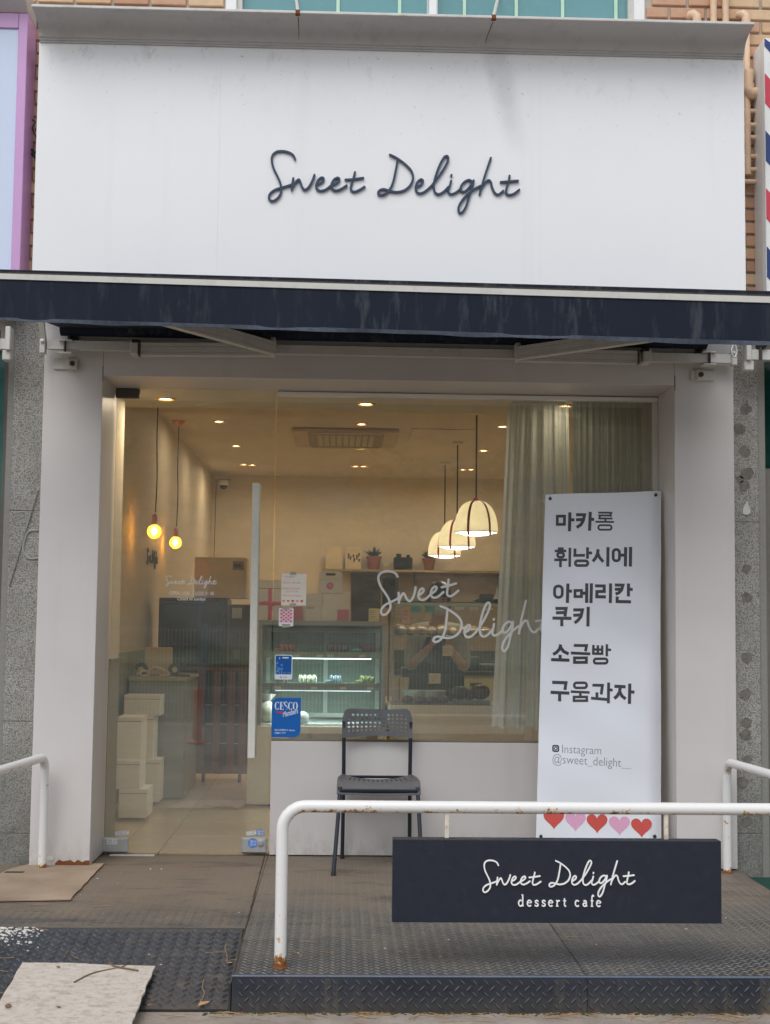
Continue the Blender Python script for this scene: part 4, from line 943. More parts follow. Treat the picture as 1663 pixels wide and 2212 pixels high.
# ================================================================== menu banner
bTL, bTR = at(1178, 1068, 0.25), at(1428, 1060, 0.25); bBL, bBR = at(1157, 1817, 0.06), at(1426, 1819, 0.06)
ban = thing('menu_banner', 'tall white standing banner listing baked goods in Korean with hearts along the bottom', 'banner', ((bBL.x+bBR.x)/2, 0.015, 0.0))
bx_ = ((bTR-bTL)+(bBR-bBL)); bn = (bTL-bBL).cross(bBR-bBL).normalized()
if bn.y > 0: bn = -bn
bTR = aty(1428, 1060, bBL, bn)
M_ban = NT('banner_film').pbr(lin((232, 235, 241)), 0.3, 0, 0.6)
def bp(a, q, d=0.0): 
    L = bBL.lerp(bTL, q); Rr = bBR.lerp(bTR, q); return L.lerp(Rr, a)+bn*d
b = MB(); vs = []; fs_ = []; NA, NB = 42, 84
for j in range(NB+1):
    q = j/NB
    for i in range(NA+1):
        a = i/NA; d = 0.0; curl = max(0, (a-0.88)/0.12); lo_ = max(0, (0.62-q)/0.62) if q < 0.62 else 0
        d = -0.035*curl**2*(0.25+0.9*min(1, lo_*2.2)) - 0.004*max(0, (0.1-a)/0.1)
        wob = 0.0
        vs.append(bp(a+0.02*curl**2*min(1, lo_*2), q, d+wob))
for j in range(NB):
    for i in range(NA): fs_.append((j*(NA+1)+i, j*(NA+1)+i+1, (j+1)*(NA+1)+i+1, (j+1)*(NA+1)+i))
n0 = len(vs); vs2 = [p-bn*0.0012 for p in vs]; b.mesh(vs+vs2, fs_+[tuple(n0+i for i in reversed(f)) for f in fs_]); b.build('sheet', M_ban, ban, True, fix=False, angle=60)
fb = Frame(bBL, (bBR-bBL), bn.cross(bBR-bBL) if bn.cross(bBR-bBL).z > 0 else -bn.cross(bBR-bBL))
if fb.n.y > 0: fb.n = -fb.n
def bc(u, v):                                 # pixel of the photograph -> (a, b) on the banner plane
    p = aty(u, v, bBL, bn); return ((p-fb.o).dot(fb.x), (p-fb.o).dot(fb.y))
def bz(zx, zy): return bc((1560+zx*0.30281)*0.7332, (1430+zy*0.30289)*0.7332)
pxm = (bz(600, 1000)[0]-bz(500, 1000)[0])/100.0
def rr_(x0, y0, x1, y1, t, r=None):           # ring with rounded corners, given by its outer box
    x0 += t/2; x1 -= t/2; y0 += t/2; y1 -= t/2; r = min(x1-x0, y1-y0)*0.46 if r is None else r
    return ([bz(*q) for q in rrect(x0, y0, x1, y1, r, k=5)], True) if r > 0 else ([bz(*q) for q in ((x0, y0), (x1, y0), (x1, y1), (x0, y1))], True)
def ln(*pts):                                 # straight strokes carry points along them, so that they can ripple with the sheet
    o = []
    for p, q in zip(pts[:-1], pts[1:]):
        n = max(1, int(math.hypot(q[0]-p[0], q[1]-p[1])/22)); o += [(p[0]+(q[0]-p[0])*k/n, p[1]+(q[1]-p[1])*k/n) for k in range(n)]
    return ([bz(*p) for p in o+[pts[-1]]], False)
T = 32
SYL = [
 ('macaron', [[rr_(253,282,354,393,T,0), ln((390,262),(387,444)), ln((389,334),(434,334))],
  [ln((450,285),(533,285),(519,345),(496,382),(457,408)), ln((450,334),(520,331)), ln((589,256),(582,440)), ln((588,327),(627,330))],
  [ln((668,262),(806,262)), ln((791,262),(791,302)), ln((668,290),(791,289)), ln((683,290),(683,318)), ln((668,319),(808,319)), ln((738,319),(738,350)), ln((640,352),(822,352)), rr_(658,374,808,440,22)]]),
 ('financier', [[ln((275,612),(332,612)), ln((246,635),(357,635)), rr_(260,641,345,708,26), ln((240,721),(365,721)), ln((301,721),(300,793)), ln((392,604),(389,790))],
  [ln((441,612),(441,680)), ln((425,680),(537,678)), ln((563,600),(562,712)), ln((563,655),(606,655)), rr_(430,718,578,792,28)],
  [ln((666,618),(660,665),(640,705),(614,738)), ln((660,655),(680,700),(716,742)), ln((763,598),(759,788))],
  [rr_(797,605,890,747,T), ln((888,676),(930,676)), ln((934,598),(932,786)), ln((982,596),(980,787))]]),
 ('american', [[rr_(228,960,334,1102,T), ln((372,953),(367,1141)), ln((370,1024),(411,1028))],
  [rr_(425,1006,517,1095,T-2,0), ln((515,1048),(552,1048)), ln((553,952),(552,1142)), ln((598,952),(594,1144))],
  [ln((633,977),(722,978),(722,1031),(651,1033),(650,1083),(738,1084)), ln((785,952),(782,1144))],
  [ln((827,968),(907,968),(893,1015),(868,1042),(834,1056)), ln((827,1010),(892,1008)), ln((962,952),(960,1078)), ln((962,1006),(1003,1010)), ln((850,1080),(849,1128),(986,1130))]]),
 ('cookie', [[ln((252,1194),(354,1194),(343,1272)), ln((256,1236),(347,1234)), ln((222,1288),(406,1291)), ln((313,1290),(312,1368))],
  [ln((424,1209),(512,1209),(497,1275),(470,1310),(436,1336)), ln((424,1262),(500,1258)), ln((568,1180),(565,1371))]]),
 ('salt_bread', [[ln((303,1545),(290,1590),(262,1622),(229,1641)), ln((300,1570),(330,1612),(380,1636)), ln((298,1645),(298,1692)), ln((210,1691),(388,1697))],
  [ln((430,1554),(552,1556),(542,1612)), ln((402,1627),(588,1636)), rr_(422,1660,567,1733,30,0)],
  [ln((619,1550),(617,1645)), ln((662,1553),(662,1645)), ln((704,1555),(704,1647)), ln((617,1594),(704,1596)), ln((617,1634),(704,1636)), ln((750,1543),(749,1660)), ln((750,1596),(791,1598)), rr_(612,1670,767,1742,28)]]),
 ('baked', [[ln((220,1912),(355,1916),(345,1986)), ln((205,2009),(388,2017)), ln((293,2012),(293,2097))],
  [rr_(422,1902,570,1980,28), ln((402,2002),(585,2011)), ln((495,2008),(495,2044)), rr_(419,2040,571,2105,28,0)],
  [ln((612,1940),(708,1942),(696,2030)), ln((655,2010),(655,2068)), ln((598,2066),(756,2080)), ln((768,1915),(765,2117)), ln((768,1985),(806,1989))],
  [ln((824,1951),(932,1956)), ln((882,1955),(872,2010),(850,2046),(822,2070)), ln((876,2005),(895,2045),(932,2074)), ln((973,1925),(969,2123)), ln((972,2004),(1018,2009))]]),
]
M_type = mat('banner_grey_print', (62, 62, 66), 0.4, 0.03)
for nm, syl in SYL:
    for j, st in enumerate(syl):
        b = MB(); tk = {('macaron', 2): 19, ('financier', 0): 26, ('financier', 1): 28, ('salt_bread', 2): 24, ('salt_bread', 1): 28, ('baked', 1): 25, ('baked', 2): 28}.get((nm, j), 31)
        for k, (pts, cl) in enumerate(st): ribbon(b, fb, pts, (tk if not cl else min(tk, 28))*pxm*0.97, 0.0002, 0.0011+0.00006*k, closed=cl, cap=False)
        b.build('syllable', M_type, ban)
M_thin = mat('banner_thin_print', (134, 136, 140), 0.5, 0.02)
def btext(body, u0, u1, v, u_end_v, size, bold=0.0, mm=M_thin):
    a0, q0 = bc(u0, v); a1, q1 = bc(u1, u_end_v); an_ = math.atan2(q1-q0, a1-a0)
    f2 = Frame(fb.p(a0, q0), fb.x*math.cos(an_)+fb.y*math.sin(an_), fb.y*math.cos(an_)-fb.x*math.sin(an_)); f2.n = fb.n
    b = MB(); text(b, f2, body, 0, 0, size, 0.0008, bold=bold, width=math.hypot(a1-a0, q1-q0)); return b
btext('Instagram', 1212, 1296, 1625.5, 1629, 0.064, -0.012).build('caption_print', M_thin, ban)
btext('@sweet_delight__', 1191, 1362, 1647, 1657, 0.066, -0.012).build('caption_print', M_thin, ban)
a, q = bc(1200, 1616); b = MB(); s_ = 0.018
ribbon(b, fb, [(a+x, q+y) for x, y in rrect(-s_*0.82, -s_*0.82, s_*0.82, s_*0.82, s_*0.35)], s_*0.42, 0.0003, 0.0008, closed=True)
ribbon(b, fb, [(a+s_*0.42*math.cos(k*R(20)), q+s_*0.42*math.sin(k*R(20))) for k in range(18)], s_*0.26, 0.0003, 0.0008, closed=True)
sheet(b, fb, [(a+s_*(0.55+0.1*math.cos(k)), q+s_*(0.55+0.1*math.sin(k))) for k in range(6)], 0.0003, 0.0009); b.build('camera_logo', mat('logo_ink', (60, 60, 62), 0.5), ban)
M_hr = mat('heart_print_red', (206, 84, 76), 0.45, 0.03); M_hp = mat('heart_print_pink', (226, 168, 200), 0.45, 0.03)
for k, u in enumerate((1196, 1243, 1290, 1338, 1385)):
    a, q = bc(u, 1770+k*4.5); b = MB(); sheet(b, fb, heart(a, q, 0.118), 0.0004, 0.0009); b.build('heart', M_hr if k % 2 == 0 else M_hp, ban)
for (u, v) in ((1188, 1077), (1416, 1069), (1168, 1806), (1414, 1806)):
    p = aty(u, v, bBL, bn); MB().tube([p-bn*0.004, p+bn*0.004], 0.009, 12).build('eyelet', M_bolt, ban, True)
    MB().tube([p+bn*0.003, p+bn*0.010+Vector((0, 0, 0.008))], 0.004, 8).build('hook', M_darksteel, ban)
top = (bTL+bTR)/2; 
for (s0, s1) in ((bTL+(bTR-bTL)*0.05, bBR-(bBR-bBL)*0.05), (bTR-(bTR-bTL)*0.05, bBL+(bBR-bBL)*0.05)):
    MB().tube([s0-bn*0.02+Vector((0, 0, -0.03)), s1-bn*0.05+Vector((0, 0, -0.03))], 0.006, 8).build('pole', M_darksteel, ban)
MB().tube([top-bn*0.045+Vector((0, 0.0, -0.9)), (top.x, YR-0.06, 0.006)], 0.007, 8).build('stand_leg', M_darksteel, ban)

# the hung sheet ripples, and the print with it
bpy.context.view_layer.update()
for o in list(ban.children):
    if o.name.split('.')[0] in ('sheet', 'syllable', 'caption_print', 'camera_logo', 'heart', 'lettering'):
        w0 = ORG[o]
        for q in o.data.vertices:
            p = q.co+w0; a = (p-fb.o).dot(fb.x)/0.62; c = (p-fb.o).dot(fb.y)/1.85
            q.co += bn*(0.0045*math.sin(6.283*(a*1.25+c*0.7+0.1))+0.0035*math.sin(6.283*(c*2.3-a*0.6))+0.002*math.sin(6.283*(c*5.1+a)))
# ================================================================== handrails and hanging sign
def arc_bend(p, c, q, r, n=7):
    p, c, q = Vector(p), Vector(c), Vector(q); a = (p-c).normalized(); b_ = (q-c).normalized(); o = []
    th = a.angle(b_); d = r/math.tan(th/2); P0, P1 = c+a*d, c+b_*d; cc = c+(a+b_).normalized()*(r/math.sin(th/2))
    for k in range(n+1):
        v = (P0-cc).lerp(P1-cc, k/n).normalized()*r; o.append(cc+v)
    return o
pb = atz(605, 2089, 0.0); YRL = pb.y
zt_ = at(1000, 1743, YRL).z
hr = thing('handrail', 'white rust-flecked tube handrail along the front of the platform', 'handrail', tuple(pb))
path = [Vector(pb)+Vector((0, 0, 0.001)), Vector((pb.x, YRL, 0.03)), Vector((pb.x, YRL, 0.06))]+arc_bend((pb.x, YRL, 0), (pb.x, YRL, zt_), (3, YRL, zt_), 0.085)+[Vector((x, YRL, zt_)) for x in (0.3, 0.8, 1.3, 1.8)]+arc_bend((0, YRL, zt_), (2.02, YRL, zt_), (2.02, YRL, 0), 0.1)[0:]+[Vector((1.97, YRL, 0.001))]
path[-1] = Vector((path[-2].x, YRL, 0.001))
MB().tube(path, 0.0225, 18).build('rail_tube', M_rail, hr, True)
MB().lathe([(0.03, 0.0), (0.028, 0.004), (0.0226, 0.007)], (pb.x, YRL, 0.0005), 16).build('weld_foot', M_rust, hr)
hs_ = thing('hanging_sign', 'dark navy board with white raised script hanging under the front handrail', 'sign', (1.1, YRL, 0.3))
sA, sB = at(848, 1812, YRL-0.03), at(1558, 1993, YRL-0.03); sC = at(1558, 1816, YRL-0.03); sD = at(848, 1993, YRL-0.03)
zt2_, zb2_ = (sA.z+sC.z)/2, (sB.z+sD.z)/2; sx0, sx1 = (sA.x+sD.x)/2, (sB.x+sC.x)/2
MB().box((sx0, YRL-0.03, zb2_), (sx1, YRL+0.03, zt2_), 0.002).build('board', M_navyboard, hs_)
for u in (965, 1438):
    x = at(u, 1780, YRL).x; MB().box((x-0.008, YRL-0.008, zt2_+0.001), (x+0.008, YRL+0.008, zt_-0.021), 0.001).build('hanger', M_hang, hs_)
M_ivory = mat('ivory_acrylic', (246, 247, 246), 0.35, 0.01)
ys_ = YRL-0.03; o0 = at(1042.3, 1914, ys_); o1 = at(1370.6, 1914, ys_)
letters(Frame(o0, (1, 0, 0), (0, 0, 1)), (o1-o0).x, 0.0053, 0.0, 0.005, M_ivory, hs_, rot=R(0.25), step=0.0002)
# 'dessert cafe' in small serif letters
def serif(ch):
    A = lambda cx, cy, rx, ry, a0, a1: [(cx+rx*math.cos(R(a0+(a1-a0)*k/10)), cy+ry*math.sin(R(a0+(a1-a0)*k/10))) for k in range(11)]
    return {'d': [(A(0.25, 0.25, 0.22, 0.25, 60, 330), 1), ([(0.47, 0.98), (0.47, 0.0)], 1), ([(0.34, 0.96), (0.47, 0.98)], .6), ([(0.47, 0.02), (0.58, 0.02)], .6)],
     'e': [(A(0.25, 0.25, 0.23, 0.25, -40, -345), 1), ([(0.05, 0.29), (0.46, 0.29)], .6)],
     's': [([(0.37, 0.45), (0.24, 0.5), (0.09, 0.43), (0.1, 0.32), (0.24, 0.25), (0.37, 0.17), (0.36, 0.05), (0.21, 0.0), (0.05, 0.06)], 1), ([(0.37, 0.5), (0.37, 0.36)], .6), ([(0.05, 0.13), (0.05, 0.0)], .6)],
     'r': [([(0.16, 0.5), (0.16, 0.0)], 1), (A(0.35, 0.26, 0.19, 0.22, 165, 60), 1), ([(0.04, 0.48), (0.16, 0.5)], .6), ([(0.04, 0.01), (0.3, 0.01)], .6)],
     't': [([(0.18, 0.68), (0.18, 0.12), (0.24, 0.02), (0.36, 0.03)], 1), ([(0.04, 0.47), (0.36, 0.47)], .7)],
     'c': [(A(0.25, 0.25, 0.22, 0.25, 45, 318), 1)],
     'a': [([(0.08, 0.42), (0.2, 0.5), (0.34, 0.46), (0.37, 0.36), (0.37, 0.06), (0.47, 0.02)], 1), (A(0.2, 0.15, 0.16, 0.14, 50, 330), 1)],
     'f': [([(0.4, 0.86), (0.3, 0.95), (0.2, 0.85), (0.18, 0.7), (0.18, 0.0)], 1), ([(0.04, 0.48), (0.34, 0.48)], .7), ([(0.05, 0.01), (0.32, 0.01)], .6)]}[ch]
d0_ = at(1119, 1956, ys_); d1_ = at(1298, 1956, ys_); f2 = Frame(d0_, (1, 0, 0), (0, 0, 1)); hs2 = 0.042
xs_ = [(451, 'd'), (530, 'e'), (597, 's'), (660, 's'), (722, 'e'), (786, 'r'), (850, 't'), (960, 'c'), (1030, 'a'), (1097, 'f'), (1152, 'e')]
for x, ch in xs_:
    b = MB(); xx = (x-451)/(1196-451)*(d1_-d0_).x
    for k, (st, wq) in enumerate(serif(ch)): ribbon(b, f2, [(xx+p[0]*hs2*0.82, p[1]*hs2) for p in st], 0.0046*wq, 0, 0.006+0.0002*k, cap=False)
    b.build('letter', M_ivory, hs_)
# side handrails
def side(ub, vb, uc, vc, ue, ve, label, sgn):
    p = at(ub, vb, -0.07); p.z = 0.0; c = at(uc, vc, p.y); zt = c.z
    r = ray(ue, ve); e = CAM+r*((zt-CAM.z)/r.z)
    d = (e-Vector((p.x, p.y, zt))); e = Vector((p.x, p.y, zt))+d.normalized()*0.95
    t = thing('handrail', label, 'handrail', tuple(p))
    path = [Vector((p.x, p.y, 0.002)), Vector((p.x, p.y, 0.05))]+arc_bend((p.x, p.y, 0), (p.x, p.y, zt), e, 0.07)+[Vector((p.x, p.y, zt)).lerp(e, k/4) for k in (1, 2, 3)]+arc_bend((p.x, p.y, zt), e, (e.x, e.y, GZ), 0.07)+[Vector((e.x, e.y, GZ))]
    MB().tube(path, 0.0225, 16).build('rail_tube', M_rail, t, True)
    MB().lathe([(0.03, 0.0), (0.0226, 0.006)], (p.x, p.y, 0.0), 16).build('weld_foot', M_rust, t)
side(91, 1862, 93, 1634, 0, 1664, 'short white tube handrail by the shop front pillar above the cardboard', -1)
side(1571, 1873, 1573, 1645, 1663, 1672, 'short white tube handrail by the shop front pillar next to the spotted pier', 1)

# ================================================================== chair
ch = thing('chair', 'charcoal stackable chair with a perforated backrest standing before the window', 'chair', (0.03, 0.0, 0))
ccx = at(812, 1838, 0.30).x
yb_, yf_ = 0.305, -0.10; zs = 0.452; zbt = 0.80
def holes(mapf, nc, nr, cellfn, th):
    b = MB(); N = 12
    def add_cell(i, j, shape):
        sq = []
        for k in range(N):
            a = 2*math.pi*(k+0.5)/N; m_ = max(abs(math.cos(a)), abs(math.sin(a))); sq.append((0.5+0.5*math.cos(a)/m_, 0.5+0.5*math.sin(a)/m_))
        P = lambda s_, t_, d: mapf((i+s_)/nc, (j+t_)/nr, d)
        if shape is None:
            vs = [P(0, 0, 0), P(0.5, 0, 0), P(1, 0, 0), P(1, 0.5, 0), P(1, 1, 0), P(0.5, 1, 0), P(0, 1, 0), P(0, 0.5, 0), P(0.5, .5, 0)]; ws = [P(0, 0, th), P(0.5, 0, th), P(1, 0, th), P(1, 0.5, th), P(1, 1, th), P(0.5, 1, th), P(0, 1, th), P(0, .5, th), P(.5, .5, th)]
            f_ = [(k, (k+1) % 8, 8) for k in range(8)]
            b.mesh(vs+ws, f_+[tuple(9+x for x in reversed(f)) for f in f_])
        else:
            rx, ry = shape; hl = [(0.5+rx*math.cos(2*math.pi*(k+0.5)/N), 0.5+ry*math.sin(2*math.pi*(k+0.5)/N)) for k in range(N)]
            vs = [P(*q, 0) for q in sq]+[P(*q, 0) for q in hl]+[P(*q, th) for q in sq]+[P(*q, th) for q in hl]; f_ = []
            for k in range(N):
                n_ = (k+1) % N; f_ += [(k, n_, N+n_, N+k), (2*N+n_, 2*N+k, 3*N+k, 3*N+n_), (N+k, N+n_, 3*N+n_, 3*N+k)]
            b.mesh(vs, f_)
    for i in range(nc):
        for j in range(nr): add_cell(i, j, cellfn(i, j))
    n = 40                                   # rim
    loop = [(k/n, 0) for k in range(n)]+[(1, k/n) for k in range(n)]+[(1-k/n, 1) for k in range(n)]+[(0, 1-k/n) for k in range(n)]
    vs = [mapf(*q, 0) for q in loop]+[mapf(*q, th) for q in loop]; L_ = len(loop)
    b.mesh(vs, [(k, (k+1) % L_, L_+(k+1) % L_, L_+k) for k in range(L_)]); return b
hw = 0.19
def bmap(s, t, d):
    x = (s-0.5)*2; e = max(0, (abs(x)-0.80)/0.20); top = zbt-0.055*(1-math.sqrt(max(0, 1-e*e)))-0.006*(1-x*x)
    bot = 0.648+0.012*(1-x*x)-0.006
    z = bot+(top-bot)*t
    y = yb_-0.012+0.028*(1-x*x)+0.02*(t-0.3)-0.002
    return Vector((ccx+x*hw, y+d, z))
holes(bmap, 16, 7, lambda i, j: (0.3, 0.3) if (1 <= i <= 14 and 1 <= j <= 5 and not (j == 5 and i in (1, 14))) else None, 0.008).build('backrest', M_chair, ch, True, fix=False, angle=30)
def smap(s, t, d):
    x = (s-0.5)*2; w_ = 0.205+0.01*t; dip = -0.028*(1-x*x)*(0.3+0.7*(1-t))
    y = yb_-0.02+(yf_-yb_+0.02)*t; fall = max(0, (t-0.8)/0.2); z = zs+dip+0.006*t*(1-x*x)*0-0.055*fall**2+0.002*t
    return Vector((ccx+x*(w_-0.02*max(0, (0.4-t)/0.4)), y-0.012*fall, z-d))
holes(smap, 17, 5, lambda i, j: (0.24, 0.46) if (2 <= i <= 14 and 1 <= j <= 2) else None, 0.008).build('seat', M_chair, ch, True, fix=False, angle=50)
MB().box((ccx-0.2, yf_-0.014, zs-0.05), (ccx+0.2, yf_+0.004, zs-0.035), 0.004).build('seat_front_rail', M_chairleg, ch)
MB().box((ccx-0.168, yb_-0.03, zs-0.022), (ccx+0.168, yb_-0.012, zs-0.008), 0.003).build('seat_rear_rail', M_chairleg, ch)
for s_ in (-1, 1):
    MB().tube([(ccx+s_*0.181, yb_, 0.001), (ccx+s_*0.179, yb_-0.005, 0.3), (ccx+s_*0.179, yb_-0.008, 0.5), (ccx+s_*0.181, yb_+0.002, 0.73)], 0.0105, 12).build('rear_leg', M_chairleg, ch, True)
    MB().tube([(ccx+s_*0.222-0.004, yf_-0.10, 0.001), (ccx+s_*0.206, yf_-0.03, 0.28), (ccx+s_*0.198, yf_+0.012, 0.425)], 0.0105, 12).build('front_leg', M_chairleg, ch, True)
    MB().tube([(ccx+s_*0.2, yf_+0.02, 0.41), (ccx+s_*0.181, yb_-0.005, 0.42)], 0.009, 10).build('side_rail', M_chairleg, ch, True)
    MB().tube([(ccx+s_*0.181, yb_, 0.0), (ccx+s_*0.181, yb_, 0.018)], 0.0125, 12).build('foot_cap', M_black, ch)
    MB().tube([(ccx+s_*0.222-0.004, yf_-0.10, 0.0), (ccx+s_*0.2215-0.004, yf_-0.096, 0.018)], 0.0125, 12).build('foot_cap', M_black, ch)

# ================================================================== litter
def flat_sheet(name, label, cat, pix, z0, m_, th, jag=0.004, zf=None, sub=10):
    P = []
    n = len(pix)
    for i in range(n):
        a, c = pix[i], pix[(i+1) % n]
        for k in range(sub):
            u = a[0]+(c[0]-a[0])*k/sub; v = a[1]+(c[1]-a[1])*k/sub
            p = atz(u, v, z0) if zf is None else zf(u, v)
            P.append(Vector((p.x+random.uniform(-jag, jag), p.y+random.uniform(-jag, jag), p.z)))
    b = MB(); b.prism(P, (0, 0, th)); return tag(b.build(name, m_), label, cat)
flat_sheet('cardboard', 'flat brown cardboard piece lying on the platform before the left pillar', 'cardboard', [(-160, 1950), (152, 1943.5), (225, 1866), (75, 1864), (15, 1880), (-60, 1925)], 0.005, M_card, 0.005, 0.003)
for (u0, v0, u1, v1) in ((10, 1883, 52, 1883.5), (188, 1883, 222, 1884), (225-2, 1884, 262-2, 1883)):
    p, q = atz(u0, v0, 0.0106), atz(min(u1, 210+40), v1, 0.0106)
b = MB(); fl = atz(117, 1951, 0.004)
tag(MB().box((atz(11, 1883, 0.0103).x, atz(11, 1884.5, 0.0103).y, 0.0101), (atz(52, 1883, 0.0103).x, atz(52, 1881.5, 0.0103).y, 0.0106)).build('slit', mat('dark_slit', (70, 56, 46), 0.9)), 'dark torn slit in the cardboard piece near its outer edge', 'slit')
bpy.context.view_layer.update()
def on_ramp(u, v):
    p = atz(u, v, -0.1)
    for _ in range(6): p = atz(u, v, rz(max(yfoot, p.y))+0.006)
    return p
q0 = on_ramp(190, 2088)+Vector((0, 0, 0.010)); q1 = atz(100, 2290, GZ+0.014); qn = (q1-q0).cross(Vector((1, 0, 0))).normalized()
bd = flat_sheet('foam_board', 'weathered off-white board lying across the foot of the ramp', 'board', [(-70, 2290), (258, 2290), (290, 2200), (334, 2091), (230, 2088), (150, 2084), (48, 2083)], 0, M_board, 0.009, 0.0035, zf=lambda u, v: aty(u, v, q0, qn))
def twig(pts, r, label, name='twig', m_=M_twig, group='fallen twigs'):
    t = [r*(1-0.6*k/max(1, len(pts)-1)) for k in range(len(pts))]
    b = MB(); P = catmull(pts, 4); b.tube(P, [r*(1-0.6*k/(len(P)-1)) for k in range(len(P))], 6)
    return b
bzs = lambda u, v: aty(u, v, q0, qn)+Vector((0, 0, 0.012))
b = twig([bzs(160, 2128), bzs(190, 2112), bzs(215, 2104), bzs(240, 2099), bzs(258, 2096)], 0.003, ''); b.tube([bzs(236, 2085), bzs(246, 2093), bzs(258, 2096), bzs(298, 2103)], 0.004, 6); b.tube([bzs(258, 2097), bzs(270, 2091), bzs(275, 2089)], 0.002, 5)
tag(b.build('twig', M_twig), 'forked brown twig lying on the weathered board', 'twig')
def leaf(u, v, s_, ang, label, stem=None, zf=on_ramp, lift=0.005, m_=M_leaf):
    c = zf(u, v)+Vector((0, 0, lift)); a = R(ang); ax = Vector((math.cos(a), math.sin(a), 0.15)); sd_ = Vector((-math.sin(a), math.cos(a), 0)); b = MB()
    prof = ((-1, 0.02), (-0.6, 0.42), (-0.1, 0.55), (0.4, 0.38), (0.8, 0.12), (1, 0.01))
    vs = []
    for (x, w_) in prof: vs += [c+ax*x*s_+sd_*w_*s_+Vector((0, 0, 0.35*w_*s_)), c+ax*x*s_, c+ax*x*s_-sd_*w_*s_+Vector((0, 0, 0.28*w_*s_))]
    b.mesh(vs, [(3*k+j, 3*k+j+1, 3*k+4+j, 3*k+3+j) for k in range(5) for j in range(2)])
    if stem: b.tube(catmull([c-ax*s_]+[zf(*q)+Vector((0, 0, 0.006)) for q in stem], 4), 0.0014, 5)
    return tag(b.build('dry_leaf', m_, smooth=True), label, 'leaf', 'dry leaves on the ramp and platform')
leaf(441, 2170, 0.026, 40, 'pale brown leaf with a long stalk at the foot of the ramp', [(441, 2150), (437, 2135), (440, 2118)])
leaf(497, 2082, 0.012, 0, 'small dry seed head with a tuft of needles beside the raised platform edge', [(490, 2065), (486, 2052), (489, 2042)])
leaf(935, 1877, 0.03, 170, 'reddish brown leaf on the platform behind the hanging sign', zf=lambda u, v: atz(u, v, 0.0), lift=0.006, m_=mat('red_brown_leaf', (148, 104, 76), 0.85))
for (u, v, s_, lab) in ((125, 2095, 0.012, 'dark curled leaf scrap on the weathered board, the one near its upper edge'), (18, 2180, 0.02, 'dark leaf scrap on the weathered board, the outermost near the picture edge'), (125, 2182, 0.012, 'tiny dark lump on the weathered board below the twig'), (325, 2178, 0.014, 'dark leaf scrap at the nearer edge of the weathered board')):
    leaf(u, v, s_, random.uniform(0, 180), lab, zf=lambda u, v: aty(u, v, q0, qn), lift=0.013, m_=M_twig)
b = MB()
for k in range(230):                           # pine needles
    r_ = random.random()
    if r_ < 0.5: p = Vector((random.uniform(-0.7, 2.3), YF-abs(random.gauss(0.02, 0.05)), GZ+0.003))
    elif r_ < 0.75: p = Vector((random.uniform(-1.5, 2.0), random.uniform(YF+0.05, 0.1), 0.0035))
    else:
        x, y = random.uniform(-2.2, -0.9), random.uniform(yfoot, hinge); p = Vector((x, y, rz(y)+0.006))
    a = random.gauss(0, 0.7); L_ = random.uniform(0.04, 0.11); d = Vector((math.cos(a), math.sin(a), 0)); s_ = Vector((-d.y, d.x, 0))*random.uniform(-0.012, 0.012)
    if p.z > -0.01 and r_ >= 0.5 and r_ < 0.75 and random.random() < 0.4: continue
    b.tube([p-d*L_/2, p+s_+Vector((0, 0, 0.001)), p+d*L_/2], 0.0011, 4)
tag(b.build('pine_needles', M_needle), 'dry pine needles strewn along the foot of the riser', 'pine needles', kind='stuff')
b = MB()
for k in range(420):                           # moss and grit along the riser foot
    x = random.uniform(xg0-0.1, 2.3); p = Vector((x, YF-abs(random.gauss(0, 0.012)), GZ+0.001)); s_ = random.uniform(0.002, 0.007)
    b.ball(p, s_, 5, 3, (1.4, 1, 0.6))
tag(b.build('moss', M_moss), 'moss and grit in the corner between riser and pavement', 'moss', kind='stuff')
b = MB()
for k in range(26):
    x, y = random.uniform(-1.6, 1.9), random.uniform(YF+0.03, 0.12); s_ = random.uniform(0.0025, 0.006); b.ball((x, y, 0.002), s_, 5, 3, (1, 1, 0.4))
tag(b.build('grit_specks', M_whitedull), 'pale specks of grit scattered on the platform', 'grit', kind='stuff')
# pavement joints
for x in (-2.1, -0.95, 0.25, 1.45):
    pass
# ================================================================== inside the shop
def D(d): return CAM.y+d                      # plane at a distance d from the camera
XLW, XRW, YBW, ZC, ZBK = -1.53, 2.6, D(16.5), 2.99, 2.56
M_cream = mat('cream_wall', (222, 210, 186), 0.6, 0.04, 1.5)
M_ceil = mat('cream_ceiling', (216, 204, 182), 0.75, 0.03, 1.5)
M_sagewall = mat('sage_grey_panel', (150, 152, 138), 0.5, 0.05, 2)
tag(MB().box((XLW-0.1, YG+0.05, -0.05), (XRW+0.1, YBW+0.1, -0.012)).build('floor', mat('tile_grout', (120, 106, 88), 0.9)), kind='structure')
fl = [o for o in COL.objects if o.name == 'floor'][0]
M_tile = mat('beige_floor_tile', (206, 186, 154), 0.22, 0.05, 4, spec=0.5)
for i in range(3):
    for j in range(14):
        x0, y0 = -1.57+i*0.6, YG+0.06+j*0.6
        MB().box((x0+0.002, y0+0.002, -0.0115), (x0+0.598, y0+0.598, 0.0), 0.0015).build('floor_tile', M_tile, fl)
tag(MB().box((0.232, YG+0.06, -0.0115), (XRW, YBW, -0.001)).build('floor', M_tile), kind='structure')
def wall(a, b_, m_, name='wall'): return tag(MB().box(a, b_).build(name, m_), kind='structure')
wall((XLW-0.15, YG+0.38, 0), (XLW, YBW, 3.0), M_cream)
wall((XRW, YG+0.06, -0.05), (XRW+0.15, YBW, 3.0), M_cream)
wall((XLW-0.15, YBW, -0.05), (XRW+0.15, YBW+0.15, 3.0), M_cream)
wall((XLW-0.2, YG+0.062, ZC), (XRW+0.2, YBW, ZC+0.1), M_ceil, 'ceiling')
yb1 = atz(900, 889, ZBK).y
